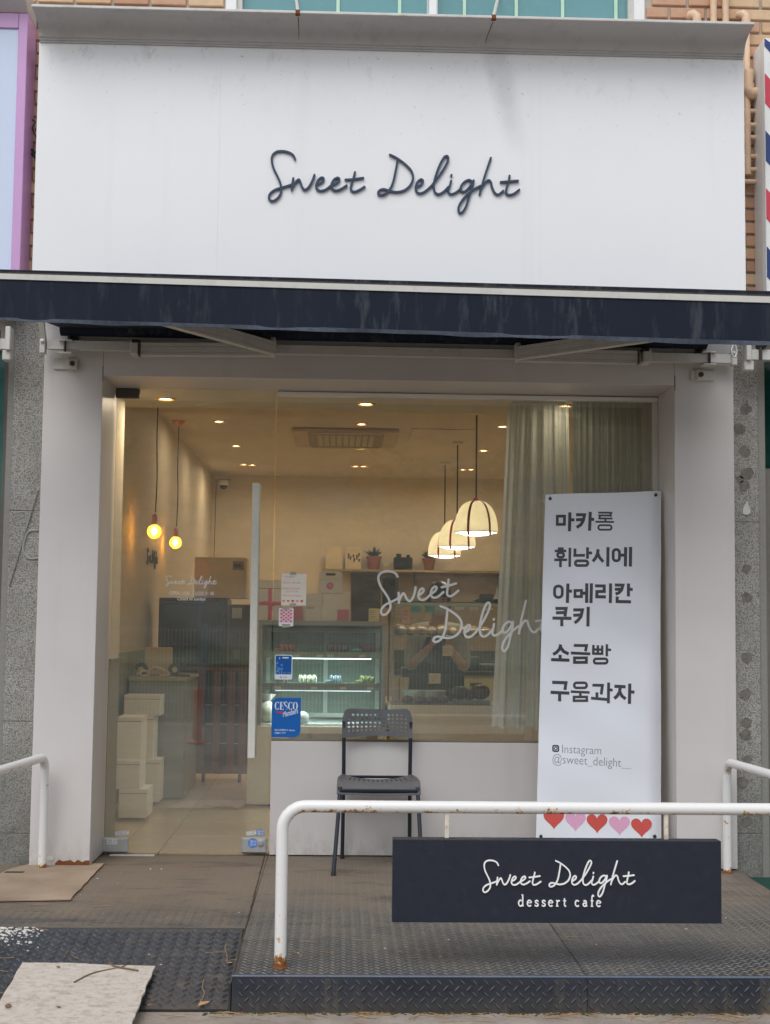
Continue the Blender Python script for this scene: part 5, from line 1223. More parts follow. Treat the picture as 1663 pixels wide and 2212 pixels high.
wall((XLW, YG+0.064, ZBK), (XRW, yb1, ZC-0.002), M_ceil, 'ceiling')
xcol = at(243, 1100, YG+0.05).x+0.004
wall((XLW-0.15, YG+0.035, 0.0), (xcol, YG+0.37, ZBK-0.002), M_cream)
zd = at(265, 1425, YG+0.37).z
tag(MB().box((XLW+0.001, YG+0.386, 0.001), (XLW+0.02, YBW-0.002, zd)).build('wall_panel', M_sagewall), kind='structure')
tag(MB().box((XLW+0.1, YG+0.028, 0.002), (xcol+0.004, YG+0.377, zd)).build('wall_panel', M_sagewall), kind='structure')
tag(MB().box((xcol-0.1, YG+0.03, zd+0.001), (xcol+0.012, YG+0.385, zd+0.014)).build('wall_trim', M_sagewall), kind='structure')
# walls and roof round the shop, keeping daylight out
wall((-3.4, YG+0.1, 3.01), (3.5, YBW+0.3, 3.05), M_mortar, 'roof')

# ---- downlights
M_lamp = emit('downlight_glow', (255, 214, 150), 26)
M_ring = mat('brass_ring', (214, 184, 140), 0.3, metal=0.7)
def light(kind, loc, energy, color, size=0.06, parent=None, spread=None):
    l = bpy.data.lights.new('lamp_light', kind); l.energy = energy; l.color = color
    if kind == 'AREA': l.shape = 'DISK'; l.size = size
    else: l.shadow_soft_size = size
    if spread: l.spread = spread
    o = bpy.data.objects.new('lamp_light', l); COL.objects.link(o); o.location = loc
    if parent is not None: o.parent = parent; o.location = Vector(loc)-ORG[parent]
    return o
WARM = (1.0, 0.83, 0.62)
names = [(358, 860, 1, 'round lit downlight in the front ceiling above the door handle side wall'), (790, 871, 1, 'round lit downlight in the front ceiling over the middle of the window'), (1217, 875, 1, 'round lit downlight in the front ceiling behind the gap in the curtain'),
 (473, 909, 0, 'lit downlight in the main ceiling beyond the copper pendant canopy'), (781, 915, 0, 'lit downlight at the near edge of the ceiling air conditioner'), (1085, 920, 0, 'lit downlight in the main ceiling beside the curtain edge'),
 (510, 962, 0, 'lit downlight in the ceiling over the tan box'), (778, 967, 0, 'lit downlight at the far edge of the ceiling air conditioner'), (1044, 972, 0, 'lit downlight in the ceiling behind the domed pendant cords'),
 (526, 1002, 0, 'tiny far downlight, outer one of the pair above the dome camera'), (545, 1003, 0, 'tiny far downlight, inner one of the pair above the dome camera'), (768, 1006, 0, 'tiny far downlight, first of the pair beyond the air conditioner'), (785, 1006, 0, 'tiny far downlight, second of the pair beyond the air conditioner'), (1000, 1013, 0, 'tiny far downlight, first of the pair near the pendant cords'), (1017, 1013, 0, 'tiny far downlight, second of the pair near the pendant cords')]
for (u, v, near, lab) in names:
    z = ZBK if near else ZC; p = atz(u, v, z)
    t = thing('downlight', lab, 'downlight', tuple(p), 'round downlights in the shop ceiling'); r = 0.045
    MB().lathe([(r*1.35, 0.0), (r*1.3, -0.008), (r, -0.009), (r*0.9, -0.001)], (p.x, p.y, p.z-0.001), 20, cap=False).build('trim_ring', M_ring, t, True)
    MB().lathe([(0.001, -0.003), (r*0.95, -0.002)], (p.x, p.y, p.z), 20, cap=False).build('lamp', M_lamp, t)
    light('AREA', (p.x, p.y, p.z-0.012), 2.9 if not near else (5.2 if u < 1000 else 1.3), WARM, 0.08, t, R(172))
# ---- ceiling air conditioner and hatch
A = [atz(632, 922, ZC), atz(862, 928, ZC), atz(838, 961, ZC), atz(650, 958, ZC)]
xa_, xb_, ya_, yb2 = A[0].x, A[1].x, A[0].y, A[2].y
ac = thing('air_conditioner', 'cream ceiling cassette air conditioner with a slotted grille', 'air conditioner', ((xa_+xb_)/2, (ya_+yb2)/2, ZC-0.05))
M_ac = mat('ac_cream', (190, 172, 140), 0.5)
MB().box((xa_, ya_, ZC-0.035), (xb_, yb2, ZC-0.002), 0.01).build('panel', M_ac, ac)
b = MB(); b.box((xa_+0.13, ya_+0.14, ZC-0.042), (xb_-0.13, yb2-0.14, ZC-0.034), 0.004); gr = b.build('grille', mat('ac_grille', (150, 134, 106), 0.6), ac)
for k in range(9):
    x = xa_+0.24+(xb_-xa_-0.48)*k/8
    MB().box((x-0.02, ya_+0.2, ZC-0.046), (x+0.02, yb2-0.2, ZC-0.0415)).build('slat', M_ac, gr)
for s_ in range(2):
    MB().box((xa_+0.15, (ya_+0.03, yb2-0.1)[s_], ZC-0.046), (xb_-0.15, (ya_+0.1, yb2-0.03)[s_], ZC-0.0345), 0.004).build('flap', M_ac, ac)
h0, h1 = atz(890, 925, ZC), atz(1010, 950, ZC)
tag(MB().box((h0.x, h0.y, ZC-0.008), (h1.x, h1.y, ZC-0.001), 0.003).build('ceiling_hatch', M_ceil), 'square cream access hatch in the ceiling beside the air conditioner', 'hatch')

# ---- bare bulb pendants
M_cord = mat('dark_cord', (40, 34, 26), 0.7); M_copper = mat('copper', (222, 150, 112), 0.28, 0.06, 12, metal=0.6)
def amber():
    t = NT('amber_bulb'); tr = t.n('BsdfTransparent'); tr.inputs[0].default_value = (1, 0.78, 0.4, 1); tl = t.n('BsdfTranslucent'); tl.inputs[0].default_value = (1, 0.62, 0.2, 1)
    m1 = t.n('MixShader'); m1.inputs[0].default_value = 0.4; t.l(tr.outputs[0], m1.inputs[1]); t.l(tl.outputs[0], m1.inputs[2])
    gl = t.n('BsdfGlossy'); gl.inputs['Roughness'].default_value = 0.05; m2 = t.n('MixShader'); m2.inputs[0].default_value = 0.06; t.l(m1.outputs[0], m2.inputs[1]); t.l(gl.outputs[0], m2.inputs[2]); t.l(m2.outputs[0], t.out.inputs[0]); return t.m
G_amber = amber()
M_fil = emit('filament', (255, 196, 92), 85)
for (u, v, d, canopy, r, lab) in ((333, 1148, 10.2, False, 0.052, 'larger lit amber globe bulb hanging nearest the side wall'), (379, 1172, 12.0, True, 0.052, 'smaller lit amber globe bulb hanging from a copper canopy')):
    c = at(u, v, D(d)); t = thing('bulb_pendant', lab, 'pendant lamp', tuple(c), 'bare bulb pendants')
    zt3 = ZC-0.001
    cordp = [Vector((c.x+0.006, c.y, c.z+0.14)), Vector((c.x+0.012, c.y, c.z+0.4)), Vector((c.x+0.004, c.y, c.z+0.7)), Vector((c.x+0.008, c.y, zt3))]
    if d < 5.5: cordp[-1] = Vector((c.x+0.008, c.y, zt3))
    MB().tube(catmull(cordp, 6), 0.0042, 8).build('cord', M_cord, t, True)
    if canopy: MB().lathe([(0.06, 0), (0.058, -0.01), (0.035, -0.035), (0.012, -0.05)], (cordp[-1].x, c.y, zt3), 20).build('canopy', M_copper, t, True)
    MB().lathe([(0.02, r*0.98), (0.021, r+0.02), (0.021, r+0.062), (0.015, r+0.072), (0.006, r+0.078)], tuple(c), 18).build('socket', M_copper, t, True)
    MB().ball(tuple(c), r, 20, 14).build('bulb', G_amber, t, True)
    MB().ball(tuple(c+Vector((0, 0, 0.004))), r*0.42, 12, 8, (1, 1, 1.5)).build('filament', M_fil, t, True)
    light('POINT', tuple(c-Vector((0, 0, 0.0))), 5.0, (1.0, 0.66, 0.30), 0.02, t)
# ---- domed pendants with red ribbons
def shade_mat():
    t = NT('opal_shade'); c = lin((244, 240, 226)); df = t.n('BsdfPrincipled'); df.inputs['Base Color'].default_value = (*c, 1); df.inputs['Roughness'].default_value = 0.4
    tl = t.n('BsdfTranslucent'); tl.inputs[0].default_value = (*c, 1); m1 = t.n('MixShader'); m1.inputs[0].default_value = 0.4
    t.l(df.outputs[0], m1.inputs[1]); t.l(tl.outputs[0], m1.inputs[2]); t.l(m1.outputs[0], t.out.inputs[0]); return t.m
M_dome = shade_mat(); M_glowd = emit('dome_glow', (255, 246, 224), 6.0)
M_ribred = mat('red_ribbon', (196, 46, 56), 0.5, 0.1, 20)
for (u, v, d, zt3, lab) in ((1028, 1149, 11.2, 903, 'nearest and largest cream domed pendant lamp tied with red ribbon'), (987, 1180, 13.1, 915, 'middle cream domed pendant lamp tied with red ribbon'), (960, 1199, 14.8, 970, 'farthest and smallest cream domed pendant lamp tied with red ribbon')):
    c = at(u, v, D(d)); r = 0.178; h = 0.255; t = thing('dome_pendant', lab, 'pendant lamp', tuple(c), 'domed pendant lamps in a row')
    prof = [(r*math.cos(R(a))**0.72, h*math.sin(R(a))) for a in range(0, 88, 8)]
    inner = [(max(0.004, q-0.004), z-0.002) for q, z in reversed(prof)]
    MB().lathe(prof+[(0.008, h)]+[(0.004, h-0.004)]+inner, tuple(c), 32, cap=False).build('shade', M_dome, t, True)
    MB().lathe([(r+0.003, 0.0), (r+0.003, -0.006), (r-0.006, -0.006), (r-0.006, 0.0)], tuple(c), 32, cap=False).build('rim', M_white, t, True)
    MB().lathe([(0.001, -0.034), (r*0.5, -0.026), (r-0.008, -0.002)], tuple(c), 32, cap=False).build('diffuser', M_glowd, t)
    MB().tube([c+Vector((0, 0, h)), Vector((c.x, c.y, ZC-0.001))], 0.0065, 8).build('cord', M_cord, t)
    MB().lathe([(0.05, 0), (0.05, -0.02), (0.01, -0.03)], (c.x, c.y, ZC-0.001), 16).build('canopy', M_dome, t)
    for a0 in (-116, -58, 80):
        a = R(a0); P = [c+Vector(((q+0.003)*math.cos(a), (q+0.003)*math.sin(a), z)) for q, z in reversed(prof[1:])]
        P = [c+Vector((0, 0, h+0.015))]+P+[P[-1]+Vector((0, 0, -0.02)), P[-1]+Vector((0.004, 0, -0.07))]
        s_ = Vector((-math.sin(a), math.cos(a), 0))*0.0105; vs = []
        for p in P: vs += [p-s_, p+s_]
        out_ = Vector((math.cos(a), math.sin(a), 0))*0.001; vs2 = [p+out_ for p in vs]; n = len(vs); k2 = len(P)-1
        b = MB(); b.mesh(vs+vs2, [(2*k, 2*k+1, 2*k+3, 2*k+2) for k in range(k2)]+[(n+2*k+2, n+2*k+3, n+2*k+1, n+2*k) for k in range(k2)]); b.build('ribbon', M_ribred, t, True)
    MB().ball(tuple(c+Vector((0, 0, h+0.012))), 0.024, 10, 6, (1, 1, 0.6)).build('ribbon_knot', M_ribred, t, True)
    light('POINT', (c.x, c.y, c.z+0.1), 1.0, (1.0, 0.93, 0.78), 0.04, t)
    light('AREA', (c.x, c.y, c.z-0.045), 2.4, (1.0, 0.86, 0.66), 0.3, t)
# ---- dome camera, wall script
c = at(483, 1046, D(16.2)); dc = thing('dome_camera', 'small white dome security camera with a dark lens high on the wall', 'camera', tuple(c))
MB().box((c.x-0.1, c.y-0.06, c.z+0.045), (c.x+0.09, c.y+0.06, c.z+0.06), 0.004).build('mount', mat('cam_grey', (150, 140, 120), 0.5), dc)
MB().lathe([(0.06, 0.044), (0.062, 0.0), (0.05, -0.012)], tuple(c), 20).build('housing', M_whitedull, dc, True)
MB().ball((c.x, c.y, c.z-0.012), 0.046, 16, 10).build('dome', mat('smoke_dome', (40, 36, 30), 0.1), dc, True)
MB().tube([(c.x-0.09, c.y+0.05, c.z+0.045), (c.x-0.1, c.y+0.06, c.z-0.9)], 0.004, 6).build('cable', M_cord, dc)
p0 = atx(316, 1212, XLW); p1 = atx(338, 1212, XLW)
ws = tag(letters(Frame((XLW+0.004, p0.y, p0.z), (0, 1, 0), (0, 0, 1)), abs(p1.y-p0.y), 0.012, 0.0, 0.006, M_black, None, one='wall_script', step=0.0001), 'small black script of the shop name on the side wall below the bulbs', 'wall lettering')

# ---- curtains
def curtain(label, u0, u1, vb, y0, folds, amp, gath, m_, opn=None):
    ztop = ZBK-0.02; xa = at(u0, 900, y0).x; xb = at(u1, 900, y0).x; zb_ = at((u0+u1)/2, vb, y0).z
    t = thing('curtain', label, 'curtain', ((xa+xb)/2, y0, zb_), 'pale curtains hanging inside the window')
    b = MB(); N = 110; K = 18; vs = []
    rs = random.Random(u0)
    ph = [rs.uniform(0, 6.28) for _ in range(4)]
    for j in range(K+1):
        q = j/K; z = ztop+(zb_-ztop)*q
        for i in range(N+1):
            s_ = i/N; flare = gath*q
            x = xa+(xb-xa)*s_+(s_-0.72)*flare
            y = y0+amp*(math.sin(2*math.pi*folds*s_+ph[0]+0.35*math.sin(3*q+ph[1]))*(0.55+0.45*q)+0.4*math.sin(2*math.pi*folds*2.3*s_+ph[2]))
            zz = z+(0.012*math.sin(2*math.pi*folds*s_+ph[3]) if j == K else 0)
            if opn and q < 0.34:
                w_ = opn[1]*(1-q/0.34); d = s_-opn[0]
                if abs(d) < 0.25: x += (1 if d > 0 else -1)*w_*(1-abs(d)/0.25)
            vs.append((x, y, zz))
    fs_ = []
    for j in range(K):
        for i in range(N):
            if opn and j < int(K*0.34) and i == int(opn[0]*N): continue
            fs_.append((j*(N+1)+i, j*(N+1)+i+1, (j+1)*(N+1)+i+1, (j+1)*(N+1)+i))
    b.mesh(vs, fs_); b.build('cloth', m_, t, True, fix=False, angle=80)
    MB().box((xa+0.02, y0-0.012, ztop+0.001), (xb-0.02, y0+0.012, ZBK-0.001)).build('curtain_track', M_alu, t)
def cloth(name, rgb, trans):
    t = NT(name); df = t.n('BsdfDiffuse'); tl = t.n('BsdfTranslucent'); tp = t.n('BsdfTransparent'); c = lin(rgb)
    df.inputs[0].default_value = (*c, 1); tl.inputs[0].default_value = (*[x*0.9 for x in c], 1)
    m1 = t.n('MixShader'); m1.inputs[0].default_value = 0.35; t.l(df.outputs[0], m1.inputs[1]); t.l(tl.outputs[0], m1.inputs[2])
    m2 = t.n('MixShader'); m2.inputs[0].default_value = trans; t.l(m1.outputs[0], m2.inputs[1]); t.l(tp.outputs[0], m2.inputs[2]); t.l(m2.outputs[0], t.out.inputs[0]); return t.m
M_sheer = cloth('sheer_curtain', (222, 230, 228), 0.12)
M_sheer2 = cloth('grey_curtain', (176, 184, 178), 0.05)
curtain('pale sheer curtain gathered at the edge of the window, hem above the sill', 1098, 1228, 1572, D(7.97), 5, 0.03, 0.12, M_sheer)
curtain('finely pleated grey green curtain in the corner of the window behind the banner', 1236, 1440, 1575, D(7.85), 13, 0.022, 0.0, M_sheer2)

# ---- pastry case with macarons
yc = D(9.68)
def cx(u): return at(u, 1450, yc).x
def czv(v, y=None): return at(700, v, yc if y is None else y).z
kx0, kx1 = cx(557), cx(833); kz1 = czv(1341); kzt = czv(1351); ky1 = yc+0.52
pc = thing('pastry_case', 'chilled pastry case with steel frame and rows of macarons on glass shelves', 'display case', ((kx0+kx1)/2, yc+0.26, 0))
M_case = mat('case_steel', (146, 152, 150), 0.4, 0.06, 10, metal=0.15); M_casew = mat('case_white', (216, 214, 200), 0.45, 0.04)
kzb = czv(1568); kxl = cx(538)
MB().box((kxl, yc-0.01, czv(1738)), (kx1, ky1, kzb-0.001), 0.004).build('base_panel', M_casew, pc)
MB().box((kxl+0.05, yc+0.06, 0.001), (kx1-0.05, ky1-0.02, czv(1739)-0.001)).build('plinth', M_black, pc)
MB().box((kx0+0.22, yc-0.013, kzb-0.16), (kx1-0.05, yc-0.0105, kzb-0.05)).build('vent_grille', mat('case_vent', (140, 136, 126), 0.5), pc)
MB().box((kx0, yc, kzt), (kx1, ky1, kz1), 0.004).build('top_slab', M_case, pc)
for x in (kx0, kx1-0.028): MB().box((x, yc+0.001, kzb), (x+0.028, yc+0.03, kzt-0.001), 0.003).build('corner_post', M_case, pc)
MB().box((kx0+0.029, yc+0.008, kzb+0.001), (kx1-0.029, yc+0.014, kzt-0.001)).build('glass_front', G_case, pc)
MB().box((kx0+0.003, yc+0.031, kzb+0.001), (kx0+0.009, ky1-0.03, kzt-0.001)).build('glass_side', G_case, pc)
MB().box((kx1-0.009, yc+0.031, kzb+0.001), (kx1-0.003, ky1-0.03, kzt-0.001)).build('glass_side', G_case, pc)
MB().box((kx0, yc+0.031, kzb+0.001), (kx1, ky1, kzb+0.012)).build('deck', mat('case_deck', (214, 222, 218), 0.35), pc)
MB().box((kx0+0.002, ky1-0.012, kzb+0.013), (kx1-0.002, ky1-0.002, kzt-0.001)).build('back_panel', M_case, pc)
b = MB()
for k in range(34): b.box((kx0+0.06+k*0.022, yc+0.12, kzb+0.0121), (kx0+0.074+k*0.022, yc+0.135, kzb+0.0135))
tag(b.build('deck_holes', M_black, pc), kind='stuff')
M_fr2 = mat('sash_white', (206, 220, 216), 0.35)
xm = (cx(700)+cx(707))/2
for (xa2, xb2, yy) in ((kx0+0.03, xm+0.02, ky1-0.03), (xm-0.02, kx1-0.03, ky1-0.055)):
    sd2 = MB(); zA, zB = kzb+0.03, kzt-0.02
    sd2.box((xa2, yy, zA), (xa2+0.03, yy+0.018, zB)); sd2.box((xb2-0.03, yy, zA), (xb2, yy+0.018, zB)); sd2.box((xa2+0.03, yy, zA), (xb2-0.03, yy+0.018, zA+0.03)); sd2.box((xa2+0.03, yy, zB-0.03), (xb2-0.03, yy+0.018, zB))
    s_ = sd2.build('sliding_door', M_fr2, pc); MB().box((xa2+0.03, yy+0.007, zA+0.03), (xb2-0.03, yy+0.011, zB-0.03)).build('pane', mat('case_back_glass', (142, 160, 148), 0.15), s_)
M_led = emit('led_white', (222, 244, 255), 5); M_tag = mat('price_tag', (214, 206, 184), 0.5)
shz = []
for (vt, vb, led, tags) in ((1409, 1421, 1426, (612, 640, 690, 713, 782)), (1477, 1491, 1496, (600, 678, 742, 800))):
    z1_, z0_ = czv(vt), czv(vb); shz.append(z1_)
    sh = MB().box((kx0+0.035, yc+0.05, z1_-0.012), (kx1-0.035, ky1-0.08, z1_), 0.002).build('shelf', mat('shelf_glass', (150, 166, 160), 0.2), pc)
    MB().box((kx0+0.03, yc+0.04, z0_), (kx1-0.03, yc+0.049, z1_+0.004)).build('shelf_edge', M_case, sh)
    MB().box((kx0+0.12, yc+0.052, z0_-0.008), (kx1-0.1, yc+0.066, z0_-0.002)).build('led_strip', M_led if led == 1426 else emit('led_dim', (214, 236, 240), 1.6), sh)
    for u in tags:
        x = cx(u); MB().box((x-0.022, yc+0.036, z0_+0.006), (x+0.022, yc+0.0395, z0_+0.024)).build('price_tag', M_tag, sh)
    ll = light('AREA', ((kx0+kx1)/2, yc+0.07, z0_-0.012), 2.6, (0.82, 0.96, 1.0), 0.5, pc); ll.data.shape = 'RECTANGLE'; ll.data.size = kx1-kx0-0.2; ll.data.size_y = 0.02
def mac(label, grp, u0, u1, zz, shell, fill, yoff=0.1, lying=False, rad=0.027):
    mac_row(label, grp, u0, u1, zz, shell, fill, yoff, lying, rad)
    mac_row(label.replace('standing on edge on the', 'in the rear row of the').replace('standing on edge behind', 'in the rear row behind'), grp, u0-4, u1+3, zz, shell, fill, yoff+0.075, False, rad*1.08)
def mac_row(label, grp, u0, u1, zz, shell, fill, yoff, lying, rad):
    ORD = ('first', 'second', 'third', 'fourth', 'fifth', 'sixth', 'seventh', 'eighth', 'ninth')
    ms, mf = mat('shell_'+label.split()[0], shell, 0.6, 0.08), mat('cream_'+label.split()[0], fill, 0.7)
    x = cx(u0)+0.012; k = 0
    while x < cx(u1):
        b = MB(); c = (x, yc+yoff+random.uniform(-0.004, 0.004), zz+rad+0.0005)
        b.lathe([(0.001, -0.013), (rad*0.7, -0.0115), (rad, -0.006), (rad, -0.003), (rad*0.9, -0.003)], c, 14, 'X'); b.k = 1
        b.lathe([(rad*0.88, -0.003), (rad*0.92, 0), (rad*0.88, 0.003)], c, 14, 'X'); b.k = 0
        b.lathe([(rad*0.9, 0.003), (rad, 0.003), (rad, 0.006), (rad*0.7, 0.0115), (0.001, 0.013)], c, 14, 'X')
        tag(b.build('macaron', [ms, mf], smooth=True), ORD[min(k, 8)]+' '+label+' from the door side', 'macaron', grp); x += 0.029+random.uniform(0, 0.004); k += 1
    if lying:
        b = MB(); c = (cx(u0)-0.02, yc+yoff, zz+0.014)
        b.lathe([(0.001, -0.013), (rad*0.7, -0.0115), (rad, -0.006), (rad, -0.003)], c, 14); b.k = 1; b.lathe([(rad*0.9, -0.003), (rad*0.9, 0.003)], c, 14); b.k = 0
        b.lathe([(rad, 0.003), (rad, 0.006), (rad*0.7, 0.0115), (0.001, 0.013)], c, 14)
        tag(b.build('macaron', [ms, mf], smooth=True), label.replace('standing', 'lying flat beside the standing ones'), 'macaron')
for row, yo in ((0, 0.09),):
    mac('coral macaron standing on edge on the upper shelf', 'coral macarons', 604, 632, shz[0], (196, 88, 84), (226, 180, 170), 0.1, True)
    mac('dark plum macaron standing on edge on the upper shelf', 'plum macarons', 709, 748, shz[0], (92, 44, 62), (200, 176, 178), 0.1); 
    mac('burgundy macaron standing on edge on the upper shelf', 'burgundy macarons', 781, 806, shz[0], (112, 44, 50), (180, 130, 130), 0.1)
    mac('white cream macaron standing on edge on the middle shelf', 'white macarons', 648, 684, shz[1], (216, 218, 196), (120, 124, 108), 0.1)
    mac('slate blue macaron standing on edge on the middle shelf', 'slate macarons', 716, 738, shz[1], (96, 122, 134), (190, 196, 196), 0.1, True)
    mac('moss green macaron standing on edge on the middle shelf', 'green macarons', 782, 806, shz[1], (104, 116, 64), (176, 176, 130), 0.1, True)
    mac('taupe macaron standing on edge behind the small blue sticker', 'taupe macarons', 598, 615, shz[1], (120, 112, 104), (190, 184, 176), 0.1)
tag(MB().ball((cx(771), yc+0.1, shz[0]+0.016), 0.03, 14, 8, (1.3, 1, 0.5)).build('macaron', mat('mint_blue', (112, 190, 204), 0.6), smooth=True), 'mint blue macaron lying flat at the end of the upper shelf', 'macaron')
bag = thing('plastic_bag', 'clear bag of pastry slumped in the bottom corner of the pastry case', 'bag', (cx(577), yc+0.14, kzb+0.013))
MB().ball((cx(577), yc+0.14, kzb+0.085), 0.085, 14, 10, (0.9, 0.8, 0.85)).build('film', mat('bag_film', (206, 206, 186), 0.25, 0.2, 30, bump=1, bscale=40), bag, True)
MB().lathe([(0.05, 0.12), (0.02, 0.15), (0.06, 0.2)], (cx(577), yc+0.14, kzb+0.01), 10).build('bag_neck', M_whitedull, bag, True)
w2 = MB().ball((cx(655), yc+0.1, kzb+0.05), 0.05, 12, 8, (0.9, 1, 0.9)).build('wrapper', mat('wrapper_white', (206, 214, 206), 0.3, 0.2, 40, bump=1, bscale=50), smooth=True); tag(w2, 'crumpled white wrapper on the deck behind the blue pest control sticker', 'wrapper')

# ---- boxes on top of the pastry case
M_box = mat('white_carton', (222, 218, 208), 0.6, 0.03); M_pkr = mat('pink_ribbon', (216, 96, 124), 0.5)
def bxu(u0, u1, v0, v1, y0, dep): 
    p, q = at(u0, v1, y0), at(u1, v0, y0); return (p.x, y0, max(p.z, kz1+0.0005) if v1 > 1335 else p.z), (q.x, y0+dep, q.z)
a, b_ = bxu(548, 608, 1271, 1341, yc+0.06, 0.22); g = thing('gift_box', 'white gift box tied with a pink ribbon on the pastry case', 'box', (a[0], a[1], a[2]))
MB().box(a, b_, 0.002).build('body', M_box, g); MB().box((a[0]-0.006, a[1]-0.006, b_[2]+0.001), (b_[0]+0.006, b_[1]+0.006, b_[2]+0.06), 0.002).build('lid', M_box, g)
xm2 = at(582, 1300, yc).x; zm2 = at(582, 1303, yc+0.06).z
MB().box((xm2-0.013, a[1]-0.0025, a[2]), (xm2+0.013, a[1]-0.0005, b_[2])).build('ribbon', M_pkr, g); MB().box((a[0], a[1]-0.004, zm2-0.011), (b_[0], a[1]-0.003, zm2+0.011)).build('ribbon', M_pkr, g)
for (dx, dz_) in ((0.045, 0.006), (-0.045, 0.008), (0.02, -0.04)):
    MB().mesh([(xm2, a[1]-0.008, zm2-0.01), (xm2+dx, a[1]-0.02, zm2+dz_-0.009), (xm2+dx, a[1]-0.02, zm2+dz_+0.009), (xm2, a[1]-0.008, zm2+0.01), (xm2, a[1]-0.006, zm2-0.01), (xm2+dx, a[1]-0.012, zm2+dz_-0.009), (xm2+dx, a[1]-0.012, zm2+dz_+0.009), (xm2, a[1]-0.006, zm2+0.01)], [(0, 1, 2, 3), (7, 6, 5, 4), (0, 4, 5, 1), (1, 5, 6, 2), (2, 6, 7, 3)]).build('bow_loop', M_pkr, g)
a, b_ = bxu(631, 652, 1309, 1341, yc+0.05, 0.1); g = thing('small_box', 'small box printed with dark red hearts on the pastry case', 'box', a)
MB().box(a, b_, 0.001).build('body', mat('rose_print', (206, 140, 150), 0.6), g); fr = Frame((a[0], a[1]-0.0004, a[2]), (1, 0, 0), (0, 0, 1)); bb = MB(); W_, H_ = b_[0]-a[0], b_[2]-a[2]
for r in range(6):
    for c in range(3 if r % 2 else 2): sheet(bb, fr, heart(W_*((0.18 if r % 2 else 0.34)+0.32*c), H_*(0.14+0.145*r), W_*0.17), 0, 0.0006)
bb.build('heart_print', mat('box_dark_red', (150, 40, 62), 0.6), g)
a, b_ = bxu(652, 696, 1309, 1341, yc+0.09, 0.16); g = thing('carton', 'low white carton with a printed lid edge, lower of two beside the big one', 'box', a); MB().box(a, b_, 0.001).build('body', M_box, g); MB().box((a[0]+0.03, a[1]-0.001, b_[2]-0.016), (b_[0]-0.06, a[1]-0.0003, b_[2]-0.01)).build('print', mat('carton_ink', (120, 116, 110), 0.6), g)
a2, b2 = bxu(648, 697, 1281, 1308.5, yc+0.09, 0.18); tag(MB().box((a2[0], a2[1], b_[2]+0.001), b2, 0.001).build('carton', M_box), 'white carton stacked on the low printed one', 'box')
a, b_ = bxu(697.5, 757, 1282, 1341, yc+0.06, 0.24); g = thing('carton', 'big square white carton with a pink label in its lower corner', 'box', a); MB().box(a, b_, 0.002).build('body', M_box, g)
p, q = at(736, 1339, a[1]), at(754, 1316, a[1]); p = at(728, 1339, a[1]); MB().box((p.x, a[1]-0.001, a[2]+0.004), (q.x, a[1]-0.0003, q.z)).build('label', mat('pink_label', (206, 112, 128), 0.6), g)
p, q = at(688, 1282, yc+0.1), at(740, 1252, yc+0.1); g = thing('gable_box', 'white gable box with a handle slot and a round pink sticker', 'box', (p.x, yc+0.1, b_[2])); zb3 = max(b_[2]+0.001, b2[2]+0.001)
MB().box((p.x, yc+0.1, zb3), (q.x, yc+0.26, q.z), 0.002).build('body', M_box, g)
zt4 = at(700, 1233, yc+0.1).z; wv = q.x-p.x
MB().prism([(p.x, yc+0.1, q.z+0.0005), (q.x, yc+0.1, q.z+0.0005), (q.x, yc+0.26, q.z+0.0005), (p.x, yc+0.26, q.z+0.0005)], (0, 0, 0.003)).build('shoulder', M_box, g)
MB().prism([(p.x+0.002, yc+0.125, q.z+0.004), (q.x-0.002, yc+0.125, q.z+0.004), (q.x-0.002, yc+0.125, zt4-0.012), (q.x-wv*0.13, yc+0.125, zt4), (p.x+wv*0.13, yc+0.125, zt4), (p.x+0.002, yc+0.125, zt4-0.012)], (0, 0.006, 0)).build('handle_flap', M_box, g)
MB().box((p.x+wv*0.3, yc+0.1235, zt4-0.03), (q.x-wv*0.3, yc+0.1245, zt4-0.014), 0.0002).build('handle_slot', mat('slot_dark', (84, 70, 50), 0.8), g)
c = at(713, 1265, yc+0.0995); MB().lathe([(0.001, -0.0008), (0.026, -0.0008), (0.026, 0.0)], tuple(c), 20, 'Y').build('round_sticker', mat('round_pink', (214, 132, 166), 0.6), g)
MB().lathe([(0.017, -0.0011), (0.019, -0.0011)], tuple(c), 20, 'Y', cap=False).build('sticker_ring', mat('ring_rose', (178, 92, 130), 0.6), g)
a, b_ = bxu(758, 823, 1237, 1341, yc+0.2, 0.03); g = thing('menu_board', 'dark brown menu board with faint lettering standing on the pastry case', 'board', a); MB().box(a, b_, 0.003).build('panel', mat('board_brown', (84, 74, 60), 0.6), g)
bb = MB(); fr = Frame((a[0], a[1]-0.0006, a[2]), (1, 0, 0), (0, 0, 1))
for k, sx in enumerate((0.12, 0.13, 0.11, 0.12, 0.1)): text(bb, fr, ('COFFEE', 'LATTE', 'ADE', 'TEA', 'MILK')[k], (b_[0]-a[0])*0.4, (b_[2]-a[2])*(0.86-0.13*k), 0.022, 0.0004, width=0.085)
bb.build('lettering', mat('board_ink', (122, 108, 86), 0.7), g)
a, b_ = bxu(796, 820, 1314, 1344, yc+0.02, 0.006); g = thing('price_card', 'cream price card standing on the edge of the pastry case', 'card', a); MB().box((a[0], a[1], kz1+0.0005), b_, 0.0005).build('card', mat('card_cream', (218, 206, 166), 0.6), g)
bb = MB(); fr = Frame((a[0], a[1]-0.0004, kz1), (1, 0, 0), (0, 0, 1))
for k in range(5): ribbon(bb, fr, [(0.008, 0.075-0.013*k), (0.045-0.006*(k % 3), 0.075-0.013*k)], 0.003, 0, 0.0005, cap=False)
bb.build('text_lines', mat('card_ink', (140, 124, 92), 0.6), g)

